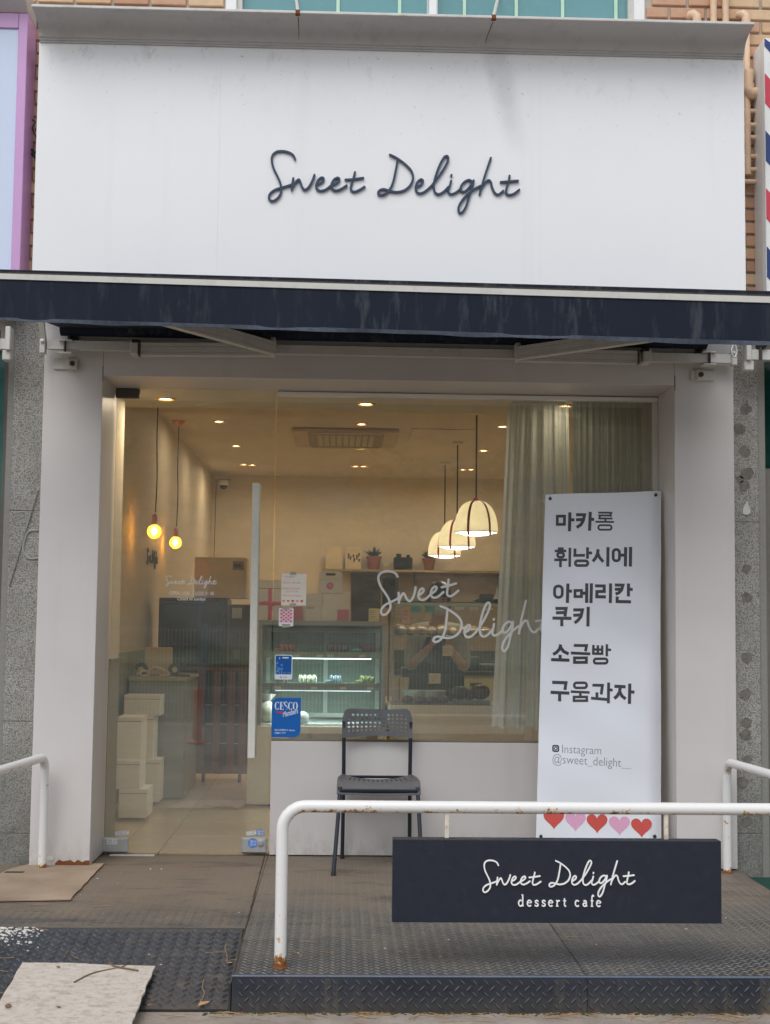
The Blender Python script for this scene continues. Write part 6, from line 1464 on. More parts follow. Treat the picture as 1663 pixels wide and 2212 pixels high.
# ---- second display case with breads
y2 = D(9.85)
def c2(u, v, y=None): return at(u, v, y2 if y is None else y)
qx0, qx1 = c2(848, 1400).x, c2(1150, 1400).x; qz1, qzb = c2(950, 1299).z, c2(950, 1522).z; qy1 = y2+0.5
bc2 = thing('bread_case', 'glass bread counter with wrapped breads above and dark loaves below', 'display case', ((qx0+qx1)/2, y2+0.25, 0))
MB().box((qx0-0.02, y2-0.02, 0.001), (qx1, qy1, qzb-0.002), 0.004).build('base', mat('pale_wood_panel', (206, 196, 172), 0.5, 0.08, 3), bc2)
MB().box((qx0, y2, qz1-0.008), (qx1, qy1, qz1), 0.002).build('top_glass', mat('top_glass', (70, 78, 72), 0.1, spec=0.8), bc2)
MB().box((qx0, y2+0.002, qz1-0.032), (qx1, y2+0.008, qz1-0.009)).build('top_rail', mat('rail_pale', (176, 186, 174), 0.3), bc2)
MB().box((qx0, y2+0.002, qzb), (qx1, y2+0.008, qz1-0.033)).build('glass_front', G_case, bc2)
MB().box((qx0, y2+0.01, qzb), (qx0+0.006, qy1, qz1-0.009)).build('glass_side', G_case, bc2)
MB().box((qx0-0.004, y2-0.003, qzb), (qx0+0.01, y2+0.0015, qz1)).build('corner_trim', M_case, bc2)
zsh = c2(950, 1373).z
MB().box((qx0+0.02, y2+0.016, qz1-0.03), (qx1-0.02, y2+0.026, qz1-0.022)).build('led_strip', M_led, bc2)  # strip and lamp added to brighten the counter, after a pale line there
ll = light('AREA', ((qx0+qx1)/2, y2+0.03, qz1-0.036), 1.1, (1.0, 0.95, 0.88), 0.5, bc2); ll.data.shape = 'RECTANGLE'; ll.data.size = qx1-qx0-0.1; ll.data.size_y = 0.02
MB().box((qx0+0.008, y2+0.02, zsh-0.01), (qx1, qy1-0.03, zsh)).build('shelf', mat('shelf_pale', (150, 160, 148), 0.2), bc2)
MB().box((qx0-0.01, y2-0.01, qzb-0.0018), (qx1, qy1, qzb-0.0003)).build('bottom_rail', M_darksteel, bc2)
for (u0, u1, v0, v1, rgb, lab) in ((868, 886, 1311, 1347, (204, 168, 152), 'pink note paper stuck inside the bread counter glass'), (888, 909, 1308, 1323, (92, 158, 158), 'teal note stuck inside the bread counter, the one by the pink paper'), (918, 939, 1308, 1323, (92, 158, 158), 'teal note stuck inside the bread counter, the one in front of the mask'), (956, 978, 1394, 1416, (204, 188, 164), 'cream card on the bread counter glass over the apron chest'), (926, 952, 1454, 1476, (204, 184, 160), 'cream card on the bread counter glass over the lower apron'), (853, 868, 1306, 1335, (178, 170, 150), 'beige paper slip at the corner of the bread counter')):
    p, q = c2(u0, v1, y2-0.001), c2(u1, v0, y2-0.001); g = thing('paper_note', lab, 'note', (p.x, y2-0.001, p.z), 'notes on the bread counter')
    MB().box((p.x, y2-0.0012, p.z), (q.x, y2-0.0002, q.z)).build('sheet', mat('note_sheet', rgb, 0.6), g)
    bb = MB(); fr = Frame((p.x, y2-0.0013, p.z), (1, 0, 0), (0, 0, 1)); W_, H_ = q.x-p.x, q.z-p.z
    for k in range(3): ribbon(bb, fr, [(W_*0.15, H_*(0.75-0.22*k)), (W_*(0.75-0.1*k), H_*(0.75-0.22*k))], H_*0.05, 0, 0.0003, cap=False)
    bb.build('scribble', mat('scribble_ink', tuple(int(x*0.75) for x in rgb), 0.7), g)
for k in range(5):
    p = c2(928+32*k, 1320); MB().box((p.x-0.03, y2+0.012, qz1-0.058), (p.x+0.03, y2+0.014, qz1-0.038)).build('price_tag', M_tag, bc2)
M_wrap = mat('cellophane_bread', (150, 118, 84), 0.16, 0.5, 14, bump=1.0, bscale=24, spec=1.0)
M_loaf = mat('dark_loaf', (74, 48, 36), 0.5, 0.25, 20, bump=0.5, bscale=60); M_bun = mat('brown_bun', (112, 78, 50), 0.45, 0.25, 20)
for k in range(9):
    p = c2(866+23*k, 1373); r = random.uniform(0.045, 0.055)
    tag(MB().ball((p.x, y2+0.11+0.02*(k % 2), zsh+r*0.72+0.001), r, 14, 9, (1.0, 1.1, 0.75)).build('wrapped_bread', M_wrap, smooth=True), ('first', 'second', 'third', 'fourth', 'fifth', 'sixth', 'seventh', 'eighth', 'ninth')[k]+' bread in clear wrapping on the bread counter shelf counting from the case corner', 'bread', 'wrapped breads on the upper shelf')
g = thing('tray', 'pale grey tray under three dark round loaves', 'tray', (c2(1020, 1515).x, y2+0.2, qzb)); MB().box((c2(985, 1515).x, y2+0.08, qzb+0.001), (c2(1062, 1515).x, y2+0.35, qzb+0.026), 0.004).build('tray_body', mat('tray_grey', (128, 124, 116), 0.4), g)
for (u, r, lab) in ((998, 0.062, 'dark round loaf on the grey tray, the one next to the white bowls'), (1020, 0.05, 'dark round loaf on the grey tray, lower one in the middle'), (1043, 0.07, 'dark round loaf on the grey tray, biggest, next to the curtain')):
    tag(MB().ball((c2(u, 1510).x, y2+0.2, qzb+0.027+r*0.8), r, 16, 10, (1.05, 1.1, 0.8)).build('loaf', M_loaf, smooth=True), lab, 'loaf', 'dark round loaves')
for k in range(4):
    p = c2(882+26*k, 1515); tag(MB().ball((p.x, y2+0.12, qzb+0.03), 0.038, 14, 9, (1.1, 1, 0.75)).build('bun', M_bun, smooth=True), ('first', 'second', 'third', 'fourth')[k]+' small brown bun before the white bowls counting from the case corner', 'bun', 'small brown buns')
for k, u in enumerate((902, 940)):
    p = c2(u, 1515); b = MB(); b.lathe([(0.05, 0.0), (0.09, 0.045), (0.1, 0.085), (0.094, 0.085), (0.085, 0.047), (0.045, 0.006)], (p.x, y2+0.3, qzb+0.001), 22); tag(b.build('bowl', M_whitedull, smooth=True), 'white bowl in the bottom of the bread counter, ' + ('nearer the case corner' if k == 0 else 'nearer the loaves'), 'bowl', 'white bowls')
# things on top of the bread counter
tp = qz1+0.0005
def onq(u, y, w_, h, dpt, m_, name, label, cat):
    x = at(u, 1290, y).x; return tag(MB().box((x-w_/2, y, tp), (x+w_/2, y+dpt, tp+h), min(0.01, h*0.2)).build(name, m_), label, cat)
onq(893, y2+0.12, 0.16, 0.035, 0.18, mat('till_cream', (196, 186, 160), 0.5), 'card_reader', 'cream card reader lying on the bread counter beside the case corner', 'card reader')
onq(1058, y2+0.1, 0.2, 0.022, 0.2, mat('tray_black', (36, 34, 32), 0.4), 'tray', 'black tray on the bread counter beside the curtain', 'tray')
g = thing('speaker', 'small black box on the tray upon the bread counter', 'speaker', (at(1033, 1290, y2+0.2).x, y2+0.2, tp+0.023)); xx = at(1050, 1290, y2+0.2).x; MB().box((xx-0.05, y2+0.16, tp+0.024), (xx+0.05, y2+0.24, tp+0.06), 0.006).build('case', M_black, g); MB().box((xx-0.04, y2+0.158, tp+0.03), (xx+0.04, y2+0.1598, tp+0.052)).build('front', M_darksteel, g)
b = MB(); p = at(1073, 1297, y2+0.1); b.lathe([(0.03, 0.0), (0.012, 0.03), (0.003, 0.085)], (p.x, y2+0.08, tp+0.024), 12); tag(b.build('cone_ornament', M_white, smooth=True), 'little white cone ornament at the curtain end of the bread counter', 'ornament')

# ---- counter behind the bread case
yk = D(12.0); kz = at(1000, 1458, yk).z
kc = thing('back_counter', 'white kitchen cabinets with a black worktop behind the bread counter', 'counter', (1.0, yk+0.3, 0))
kxa, kxb = at(846, 1450, yk).x, at(1180, 1450, yk).x
MB().box((kxa, yk, 0.001), (kxb, yk+0.6, kz-0.002), 0.003).build('cabinet', mat('cabinet_white', (208, 200, 180), 0.45), kc)
MB().box((kxa-0.01, yk-0.02, kz), (kxb+0.01, yk+0.62, kz+0.035), 0.003).build('worktop', M_black, kc)
for u in (862, 998, 1075): 
    x = at(u, 1500, yk).x; MB().box((x-0.004, yk-0.003, 0.05), (x+0.004, yk-0.0005, kz-0.03)).build('door_gap', mat('gap_dark', (120, 110, 92), 0.8), kc)
x = at(1027, 1462, yk).x; MB().box((x-0.05, yk-0.016, kz-0.09), (x+0.05, yk-0.003, kz-0.065), 0.004).build('handle', M_darksteel, kc)
MB().box((kxa, yk+0.5, kz+0.036), (kxb, yk+0.6, kz+0.2)).build('upstand', mat('dark_tile', (64, 60, 54), 0.4), kc)
for (u, w_, h, m_, lab) in ((1020, 0.12, 0.12, M_black, 'black mixer box on the worktop behind the person'), (1055, 0.2, 0.06, M_darksteel, 'steel pans on the worktop near the curtain'), (988, 0.1, 0.05, M_whitedull, 'white dish on the worktop behind the person')):
    x = at(u, 1450, yk+0.2).x; tag(MB().box((x-w_/2, yk+0.15, kz+0.0355), (x+w_/2, yk+0.35, kz+0.0355+h), 0.01).build('kitchen_ware', m_), lab, 'kitchenware')
tr = thing('baking_tray', 'wide black baking tray with small cakes on the counter in front of the apron', 'tray', (at(925, 1450, D(10.6)).x, D(10.6), 0.6))
p, q = at(868, 1448, D(11.15)), at(977, 1430, D(11.15)); MB().box((p.x, D(11.15), p.z-0.05), (q.x, D(11.5), p.z+0.02), 0.01).build('tray_body', M_black, tr)

# ---- shelf on the back wall
ysf = YBW-0.22
def sfp(u, v): return at(u, v, ysf)
s0, s1 = sfp(697, 1228), sfp(1100, 1238)
shf = thing('wall_shelf', 'long steel shelf on the back wall holding frames and cactus pots', 'shelf', ((s0.x+s1.x)/2, ysf, s1.z))
MB().box((s0.x, ysf, s1.z), (s1.x, YBW-0.001, s0.z), 0.003).build('board', mat('shelf_brass', (176, 158, 120), 0.3, metal=0.4), shf)
for u in (720, 900, 1080): x = sfp(u, 1240).x; MB().box((x-0.015, ysf+0.04, s1.z-0.12), (x+0.015, YBW-0.001, s1.z-0.001)).build('bracket', M_darksteel, shf)
tag(MB().box((sfp(757, 1300).x, YBW-0.02, 0.4), (XRW-0.01, YBW-0.001, s1.z-0.02)).build('backsplash', mat('taupe_tile', (138, 122, 98), 0.35, 0.08)), 'taupe tiled splashback on the back wall under the shelf', 'splashback')
zs_ = s0.z+0.0005
for (u0, u1, lab, cac) in ((703, 740, 'plain cream card frame on the shelf', False), (745, 781, 'cream picture of small dark cactuses on the shelf', True)):
    p, q = sfp(u0, 1228), sfp(u1, 1181); g = thing('picture_frame', lab, 'picture', (p.x, ysf+0.06, zs_)); MB().box((p.x, ysf+0.06, zs_), (q.x, ysf+0.075, q.z), 0.003).build('board', mat('picture_cream', (214, 196, 156), 0.6), g)
    if cac:
        bb = MB(); W_, H_ = q.x-p.x, q.z-zs_; fr = Frame((p.x, ysf+0.0598, zs_), (1, 0, 0), (0, 0, 1))
        for (a, c, hh) in ((0.2, 0.5, 0.2), (0.32, 0.44, 0.14), (0.5, 0.55, 0.1), (0.55, 0.34, 0.16), (0.72, 0.46, 0.18), (0.84, 0.6, 0.12), (0.85, 0.36, 0.1)):
            ribbon(bb, fr, [(W_*a, H_*c), (W_*a, H_*(c+hh))], W_*0.08, 0, 0.001); ribbon(bb, fr, [(W_*a, H_*(c+hh*0.4)), (W_*(a+0.06), H_*(c+hh*0.5)), (W_*(a+0.06), H_*(c+hh*0.8))], W_*0.035, 0, 0.0013)
        bb.build('cactus_print', mat('picture_ink', (66, 60, 44), 0.7), g)
M_terra = mat('terracotta', (150, 92, 62), 0.8, 0.1); M_cact = mat('cactus_green', (52, 62, 40), 0.8, 0.3, 30)
for (u, sc, lab) in ((808, 1.0, 'spiky dark plant in a terracotta pot on the shelf beside the pictures'), (928, 0.9, 'spiky plant in a terracotta pot on the shelf behind the domed lamps')):
    p = sfp(u, 1228); g = thing('potted_plant', lab, 'plant', (p.x, ysf+0.1, zs_), 'potted plants on the shelf'); r = 0.085*sc
    MB().lathe([(r*0.68, 0), (r*0.92, r*1.5), (r*1.05, r*1.5), (r*1.05, r*1.85), (r*0.9, r*1.85), (r*0.85, r*1.6)], (p.x, ysf+0.1, zs_), 18).build('pot', M_terra, g, True)
    b = MB()
    for k in range(46):
        a, e = random.uniform(0, 6.28), R(random.uniform(35, 88)); L_ = r*random.uniform(0.9, 1.7); d = Vector((math.cos(a)*math.cos(e), math.sin(a)*math.cos(e), math.sin(e))); o_ = Vector((p.x, ysf+0.1, zs_+r*1.7))+Vector((d.x*r*0.3, d.y*r*0.3, 0))
        b.tube([o_, o_+d*L_*0.6, o_+d*L_+Vector((0, 0, -0.006))], [r*0.1, r*0.08, r*0.01], 5)
    b.build('spikes', M_cact, g)
p = sfp(871, 1228); g = thing('toy_camera', 'black old style camera standing on the shelf', 'camera', (p.x, ysf+0.1, zs_)); MB().box((p.x-0.11, ysf+0.07, zs_), (p.x+0.11, ysf+0.15, zs_+0.15), 0.012).build('body', M_black, g); MB().tube([(p.x, ysf+0.069, zs_+0.075), (p.x, ysf+0.02, zs_+0.075)], 0.05, 18).build('lens', M_black, g); MB().box((p.x-0.08, ysf+0.08, zs_+0.151), (p.x-0.02, ysf+0.13, zs_+0.19), 0.006).build('viewfinder', M_black, g); MB().box((p.x+0.04, ysf+0.08, zs_+0.151), (p.x+0.08, ysf+0.13, zs_+0.18), 0.006).build('dial', M_black, g)
p = sfp(798, 1244); g = thing('red_ornament', 'red ornament hanging under the shelf above the dark board', 'ornament', (p.x, ysf, p.z)); MB().ball((p.x, ysf+0.02, p.z-0.01), 0.05, 12, 8, (1.5, 0.6, 0.7)).build('body', mat('ornament_red', (176, 46, 40), 0.4), g, True); MB().tube([(p.x, ysf+0.02, p.z+0.02), (p.x, ysf+0.02, s1.z)], 0.006, 6).build('string', M_cord, g)
c = at(843, 1300, D(13.0)); oc = thing('chair', 'black upholstered chair back rising behind the bread counter', 'chair', (c.x, c.y, 0)); MB().box((c.x-0.075, c.y, c.z-0.05), (c.x+0.075, c.y+0.06, at(843, 1241, D(13.0)).z), 0.045).build('backrest', M_black, oc, True); MB().box((c.x-0.2, c.y-0.4, 0.45), (c.x+0.2, c.y, 0.52), 0.02).build('seat', M_black, oc); MB().tube([(c.x, c.y-0.2, 0.0), (c.x, c.y-0.2, 0.45)], 0.03, 10).build('stem', M_darksteel, oc); MB().tube([(c.x, c.y-0.02, 0.48), (c.x, c.y+0.03, c.z)], 0.02, 8).build('back_bar', M_darksteel, oc)

# ---- counter with ribbons and parcels by the door
yd = D(10.0)
ax0, ax1 = at(279, 1470, yd).x, at(400, 1470, yd).x; az1 = at(340, 1462, yd).z; ay1 = yd+0.85
dk = thing('packing_counter', 'grey packing counter covered with ribbon and paper bags', 'counter', ((ax0+ax1)/2, yd+0.2, 0))
M_desk = mat('grey_laminate', (136, 140, 130), 0.45, 0.04)
MB().box((ax0, yd, 0.012), (ax1, ay1, az1-0.03), 0.003).build('body', M_desk, dk); MB().box((ax0-0.005, yd-0.006, az1-0.029), (ax1+0.012, ay1+0.02, az1), 0.003).build('top', mat('counter_top', (168, 158, 130), 0.4), dk)
MB().box((ax1+0.0005, yd+0.03, 0.02), (ax1+0.006, ay1-0.02, az1-0.05)).build('side_panel', M_desk, dk)
tz = az1+0.0005
p, q = at(311, 1444, yd+0.2), at(371, 1398, yd+0.2); g = thing('paper_bag', 'tan paper bag with small dark red lettering on the packing counter', 'bag', (p.x, yd+0.2, tz)); MB().box((p.x, yd+0.2, tz), (q.x, yd+0.28, q.z), 0.008).build('body', mat('kraft_tan', (190, 162, 116), 0.6), g)
bb = MB(); fr = Frame((p.x+0.045, yd+0.1994, tz+0.045), (1, 0, 0), (0, 0, 1)); text(bb, fr, 'SWEET', 0, 0, 0.02, 0.0003, bold=0.02, width=0.06); bb.build('lettering', mat('bag_ink', (104, 30, 32), 0.6), g)
M_rib = mat('cream_ribbon', (214, 196, 150), 0.35, 0.05, spec=0.8)
def loop(pts, wd, label):
    P = catmull([Vector(q) for q in pts], 6); vs = []
    for k, q in enumerate(P): vs += [q-Vector((0, 0, wd/2)), q+Vector((0, 0, wd/2))]
    n = len(vs); vs += [v+Vector((0, 0.001, 0)) for v in vs[:n]]; K = len(P)-1
    b = MB(); b.mesh(vs, [(2*k, 2*k+1, 2*k+3, 2*k+2) for k in range(K)]+[(n+2*k+2, n+2*k+3, n+2*k+1, n+2*k) for k in range(K)]); return tag(b.build('ribbon', M_rib, smooth=True), label, 'ribbon', 'cream ribbons on the packing counter')
x_ = lambda u, dy=0.05: at(u, 1450, yd+dy).x
loop([(x_(292), yd+0.06, tz+0.05), (x_(300), yd+0.02, tz+0.02), (x_(312), yd+0.05, tz+0.045), (x_(325), yd+0.02, tz+0.015), (x_(306), yd+0.03, tz+0.012), (x_(298), yd+0.05, tz+0.05)], 0.016, 'tangled cream ribbon loop at the outer end of the packing counter')
loop([(x_(316), yd+0.05, tz+0.03), (x_(335), yd+0.03, tz+0.07), (x_(355), yd+0.05, tz+0.05), (x_(368), yd+0.03, tz+0.02), (x_(345), yd+0.06, tz+0.012)], 0.016, 'wide cream ribbon arch before the tan paper bag')
loop([(x_(314), yd+0.01, tz+0.012), (x_(313), yd-0.012, tz+0.004), (x_(312.5), yd-0.014, tz-0.025), (x_(311), yd-0.014, tz-0.045)], 0.014, 'cream ribbon end hanging over the edge of the packing counter')
for (u, lab) in ((305, 'dark ribbon spool on the packing counter beside the tan bag'), (378, 'dark ribbon spool on the packing counter at the aisle end')):
    c = (x_(u, 0.18), yd+0.18, tz+0.048); g = thing('ribbon_spool', lab, 'spool', (c[0], c[1], tz), 'ribbon spools'); MB().lathe([(0.047, -0.012), (0.047, 0.012)], c, 20, 'Y').build('reel', M_black, g); MB().lathe([(0.02, -0.014), (0.02, 0.014)], c, 14, 'Y').build('core', M_rib, g)
tag(MB().lathe([(0.001, 0), (0.04, 0), (0.042, 0.006), (0.001, 0.008)], (x_(416, 0.3), yd+0.3, tz), 18).build('lid', M_whitedull, smooth=True), 'white cup lid at the aisle end of the packing counter', 'lid')
tag(MB().box((x_(380, 0.1), yd+0.1, tz), (x_(408, 0.1), yd+0.2, tz+0.01), 0.002).build('notebook', M_black), 'black notebook lying on the packing counter', 'notebook')
# white parcels stacked on the floor by the door
M_parcel = mat('white_parcel', (236, 231, 216), 0.65, 0.05)
def parcel(u0, u1, vt, vb, d, dep, lab):
    p, q = at(u0, vb, D(d)), at(u1, vt, D(d)); g = thing('parcel', lab, 'box', (p.x, D(d), p.z), 'white parcels stacked by the door')
    MB().box((p.x, D(d), max(0.001, p.z)), (q.x, D(d)+dep, q.z-0.0012), 0.003).build('box', M_parcel, g)
    MB().box((p.x, D(d)-0.0012, q.z-0.03), (q.x, D(d)-0.0003, q.z-0.026)).build('lid_line', mat('lid_line', (170, 158, 130), 0.7), g)
zb5 = 8.9
parcel(255, 318, 1704, 1766, zb5, 0.28, 'white parcel on the floor, lowest of the nearer stack')
parcel(250, 303, 1641, 1704, zb5, 0.26, 'white parcel in the nearer stack, second from the floor')
parcel(250, 306, 1548, 1641, zb5+0.02, 0.26, 'tall white parcel on top of the nearer stack')
parcel(305, 346, 1640, 1732, 9.68, 0.22, 'white parcel on the floor beside the grey counter, lowest of the farther stack')
parcel(296, 333, 1545, 1640, 9.7, 0.22, 'white parcel in the middle of the farther stack')
parcel(267, 347, 1501, 1545, 9.7, 0.22, 'wide white parcel on top of the farther stack, below the counter top')
# wooden rack, black oven and tan box
yw = D(11.05); M_wood = mat('dark_red_wood', (124, 70, 46), 0.55, 0.3, 6)
wx0_, wx1_ = at(323, 1600, yw).x, at(535, 1600, yw).x; wz1_ = at(460, 1440, yw).z
rk = thing('wooden_rack', 'dark reddish wooden slatted rack on castors beside the packing counter', 'rack', ((wx0_+wx1_)/2, yw+0.25, 0))
MB().box((wx0_, yw-0.01, wz1_-0.03), (wx1_, yw+0.6, wz1_), 0.003).build('top', M_wood, rk); MB().box((wx0_+0.02, yw+0.3, 0.1), (wx1_-0.01, yw+0.32, wz1_-0.031)).build('back_board', mat('dark_interior', (40, 28, 22), 0.8), rk)
MB().box((wx0_+0.01, yw+0.002, 0.07), (wx1_-0.005, yw+0.3, 0.1)).build('bottom_board', M_wood, rk)
for u in (432, 466, 497, 522): 
    x = at(u, 1600, yw).x; MB().box((x-0.028, yw-0.005, 0.101), (x+0.03, yw+0.015, wz1_-0.031), 0.002).build('slat', M_wood, rk)
for z in (0.3, 0.45, 0.6): MB().box((wx0_+0.03, yw+0.02, z), (wx1_-0.02, yw+0.03, z+0.006)).build('wire_bar', M_steel, rk)
for x in (at(440, 1600, yw).x, wx1_-0.06): MB().tube([(x-0.012, yw+0.03, 0.034), (x+0.012, yw+0.03, 0.034)], 0.033, 14).build('castor', M_black, rk)
ov = thing('oven', 'black oven standing on the wooden rack below the tan box', 'oven', (at(415, 1400, yw).x, yw+0.1, wz1_)); ox0, ox1 = at(341, 1400, yw+0.05).x, at(489, 1400, yw+0.05).x; oz1 = at(415, 1291, yw+0.05).z
MB().box((ox0, yw+0.05, wz1_+0.001), (ox1, yw+0.5, oz1), 0.008).build('body', mat('oven_black', (34, 34, 32), 0.3), ov); MB().box((ox0+0.04, yw+0.046, wz1_+0.05), (ox1-0.05, yw+0.0495, oz1-0.05), 0.001).build('door_glass', mat('oven_glass', (18, 18, 18), 0.08), ov); MB().tube([(ox0+0.06, yw+0.03, oz1-0.04), (ox1-0.07, yw+0.03, oz1-0.04)], 0.008, 8).build('handle', M_darksteel, ov)
p, q = at(419, 1291, yw+0.08), at(533, 1204, yw+0.08); g = thing('cardboard_box', 'large tan box with a printed label standing on the black oven', 'box', (p.x, yw+0.08, oz1)); MB().box((p.x, yw+0.08, oz1+0.001), (q.x, yw+0.4, q.z), 0.003).build('body', mat('tan_carton', (230, 212, 178), 0.6), g); MB().box((q.x-0.11, yw+0.0785, q.z-0.1), (q.x-0.02, yw+0.0798, q.z-0.03)).build('label', mat('label_grey', (150, 132, 100), 0.7), g)
MB().box((q.x-0.1, yw+0.0778, q.z-0.08), (q.x-0.04, yw+0.0783, q.z-0.05)).build('barcode', mat('barcode_ink', (90, 76, 56), 0.7), g)
g = thing('coffee_machine', 'steel and black coffee machine beside the oven behind the door handle', 'coffee machine', (at(512, 1400, yw+0.05).x, yw+0.05, wz1_)); ex0, ex1 = at(494, 1400, yw+0.05).x, at(552, 1400, yw+0.05).x; MB().box((ex0, yw+0.05, wz1_+0.001), (ex1, yw+0.4, at(500, 1305, yw+0.05).z), 0.01).build('body', mat('machine_brown', (70, 56, 44), 0.35), g); MB().box((ex0+0.02, yw+0.044, at(500, 1335, yw).z), (ex0+0.1, yw+0.0495, at(500, 1312, yw).z), 0.002).build('panel', M_steel, g); MB().box((ex0+0.03, yw+0.03, wz1_+0.06), (ex0+0.09, yw+0.0495, wz1_+0.14), 0.006).build('tank', mat('tank_grey', (110, 118, 116), 0.2), g)

# ================================================================== the person behind the bread counter
yp_ = D(10.8)
def body_mesh(name, V, E, m_, parent, sub=2, root=0):
    me = bpy.data.meshes.new('t'); me.from_pydata([v[0] for v in V], E, []); o = bpy.data.objects.new('t', me); COL.objects.link(o)
    sm = o.modifiers.new('s', 'SKIN'); ss = o.modifiers.new('b', 'SUBSURF'); ss.levels = sub; ss.render_levels = sub
    for k, v in enumerate(V):
        d = me.skin_vertices[0].data[k]; d.radius = v[1] if hasattr(v[1], '__len__') else (v[1], v[1]); d.use_root = (k == root)
    bpy.context.view_layer.update(); ev = o.evaluated_get(bpy.context.evaluated_depsgraph_get()); m2 = bpy.data.meshes.new_from_object(ev)
    b = MB(); b.mesh([v.co.copy() for v in m2.vertices], [tuple(p.vertices) for p in m2.polygons]); bpy.data.objects.remove(o); bpy.data.meshes.remove(m2)
    return b.build(name, m_, parent, True, angle=180)
hc = at(948, 1291, yp_); PX = hc.x; HZ = hc.z         # head centre
M_skin = mat('skin', (198, 146, 116), 0.5, 0.05); M_shirt = mat('grey_shirt', (182, 180, 170), 0.8, 0.12, 20); M_apron = mat('black_apron', (40, 42, 46), 0.8, 0.15, 12); M_hair = mat('black_hair', (26, 24, 24), 0.45, 0.2, 60)
ps = thing('person', 'person in grey shirt and black apron holding a phone behind the bread counter', 'person', (PX, yp_+0.25, 0))
sh = HZ-0.27; Y0 = yp_+0.16
hd = Vector((PX, yp_, HZ)); nk = Vector((PX, yp_+0.09, HZ-0.16)); ch_ = Vector((PX, Y0+0.02, sh-0.06)); wa = Vector((PX, Y0+0.12, sh-0.36)); hp = Vector((PX, Y0+0.16, sh-0.52))
def arm(s_):
    so = Vector((PX+s_*0.175, Y0, sh)); el = Vector((PX+s_*0.215, Y0-0.03, sh-0.27)); wr_ = Vector((PX+s_*0.06, Y0-0.24, sh-0.10)); return so, el, wr_
V = [(hp, (0.15, 0.11)), (wa, (0.135, 0.1)), (ch_, (0.15, 0.1)), (nk, 0.052)]; E = [(0, 1), (1, 2), (2, 3)]
for s_ in (-1, 1):
    so, el, wr_ = arm(s_); k = len(V); V += [(so, 0.062), (el, 0.044), (wr_, 0.028)]; E += [(2, k), (k, k+1), (k+1, k+2)]
for s_ in (-1, 1):
    k = len(V); hz_ = hp.z; V += [(hp+Vector((s_*0.09, 0.0, -0.08)), 0.085), (Vector((PX+s_*0.1, hp.y, hz_*0.5)), 0.06), (Vector((PX+s_*0.1, hp.y+0.01, 0.09)), 0.042), (Vector((PX+s_*0.1, hp.y-0.12, 0.035)), 0.034)]; E += [(0, k), (k, k+1), (k+1, k+2), (k+2, k+3)]
k = len(V); V += [(hd+Vector((0, 0.02, -0.07)), (0.062, 0.066)), (hd+Vector((0, 0, 0.02)), (0.078, 0.092)), (hd+Vector((0, 0.0, 0.085)), (0.06, 0.07))]; E += [(3, k), (k, k+1), (k+1, k+2)]
bd_ = body_mesh('body', V, E, M_skin, ps)
# hands: palm, four fingers, thumb, closed round the phone
for s_ in (-1, 1):
    so, el, wr_ = arm(s_); pm = Vector((PX+s_*0.045, Y0-0.28, sh-0.06)); V = [(wr_, 0.024), (pm, (0.034, 0.016))]; E = [(0, 1)]
    for f in range(4):
        b0 = pm+Vector((s_*0.012, -0.006, 0.03-0.02*f)); L_ = (0.03, 0.034, 0.031, 0.024)[f]; k = len(V)
        V += [(b0, 0.0095), (b0+Vector((-s_*0.012, -0.026, 0.002)), 0.009), (b0+Vector((-s_*(0.012+L_*0.7), -0.034, 0.004)), 0.0082), (b0+Vector((-s_*(0.014+L_), -0.022, 0.004)), 0.007)]; E += [(1, k), (k, k+1), (k+1, k+2), (k+2, k+3)]
    k = len(V); V += [(pm+Vector((-s_*0.014, 0.016, 0.022)), 0.011), (pm+Vector((-s_*0.03, 0.02, 0.045)), 0.0095), (pm+Vector((-s_*0.038, 0.012, 0.064)), 0.008)]; E += [(1, k), (k, k+1), (k+1, k+2)]
    body_mesh('hand', V, E, M_skin, ps, 1)
# shirt over trunk and upper arms, sleeves rolled at the elbow
V = [(hp+Vector((0, 0, -0.03)), (0.165, 0.125)), (wa, (0.15, 0.115)), (ch_, (0.165, 0.118)), (nk+Vector((0, 0.015, -0.05)), 0.066)]; E = [(0, 1), (1, 2), (2, 3)]
for s_ in (-1, 1):
    so, el, wr_ = arm(s_); k = len(V); V += [(so, 0.078), (so.lerp(el, 0.55), 0.068), (el+Vector((0, 0.0, 0.0)), 0.06), (el.lerp(wr_, 0.18), 0.055)]; E += [(2, k), (k, k+1), (k+1, k+2), (k+2, k+3)]
body_mesh('shirt', V, E, M_shirt, ps)
b = MB(); N = 14; K = 12; vs = []                    # apron bib and skirt wrapped round the front
for j in range(K+1):
    q = j/K; z = (sh-0.03)*(1-q)+0.42*q; hwid = 0.085+0.11*min(1, q*2.4); ctr = ch_.lerp(hp, min(1, q*1.6))
    for i in range(N+1):
        a = (i/N-0.5)*2; vs.append((PX+hwid*a*(1+0.25*q), ctr.y-0.135*math.sqrt(max(0, 1-(a*0.72)**2))-0.012+0.012*math.sin(a*6+q*3)*q, z))
fs_ = [(j*(N+1)+i, j*(N+1)+i+1, (j+1)*(N+1)+i+1, (j+1)*(N+1)+i) for j in range(K) for i in range(N)]; n = len(vs)
b.mesh(vs+[Vector(v)+Vector((0, 0.004, 0)) for v in vs], fs_+[tuple(n+x for x in reversed(f)) for f in fs_]); ap = b.build('apron', M_apron, ps, True, fix=False, angle=80)
for s_ in (-1, 1): MB().tube(catmull([(PX+s_*0.08, Y0-0.12, sh-0.04), (PX+s_*0.075, Y0-0.06, sh+0.045), (PX+s_*0.06, Y0+0.06, sh+0.07)], 5), 0.011, 6, flat=0.4).build('apron_strap', M_apron, ap)
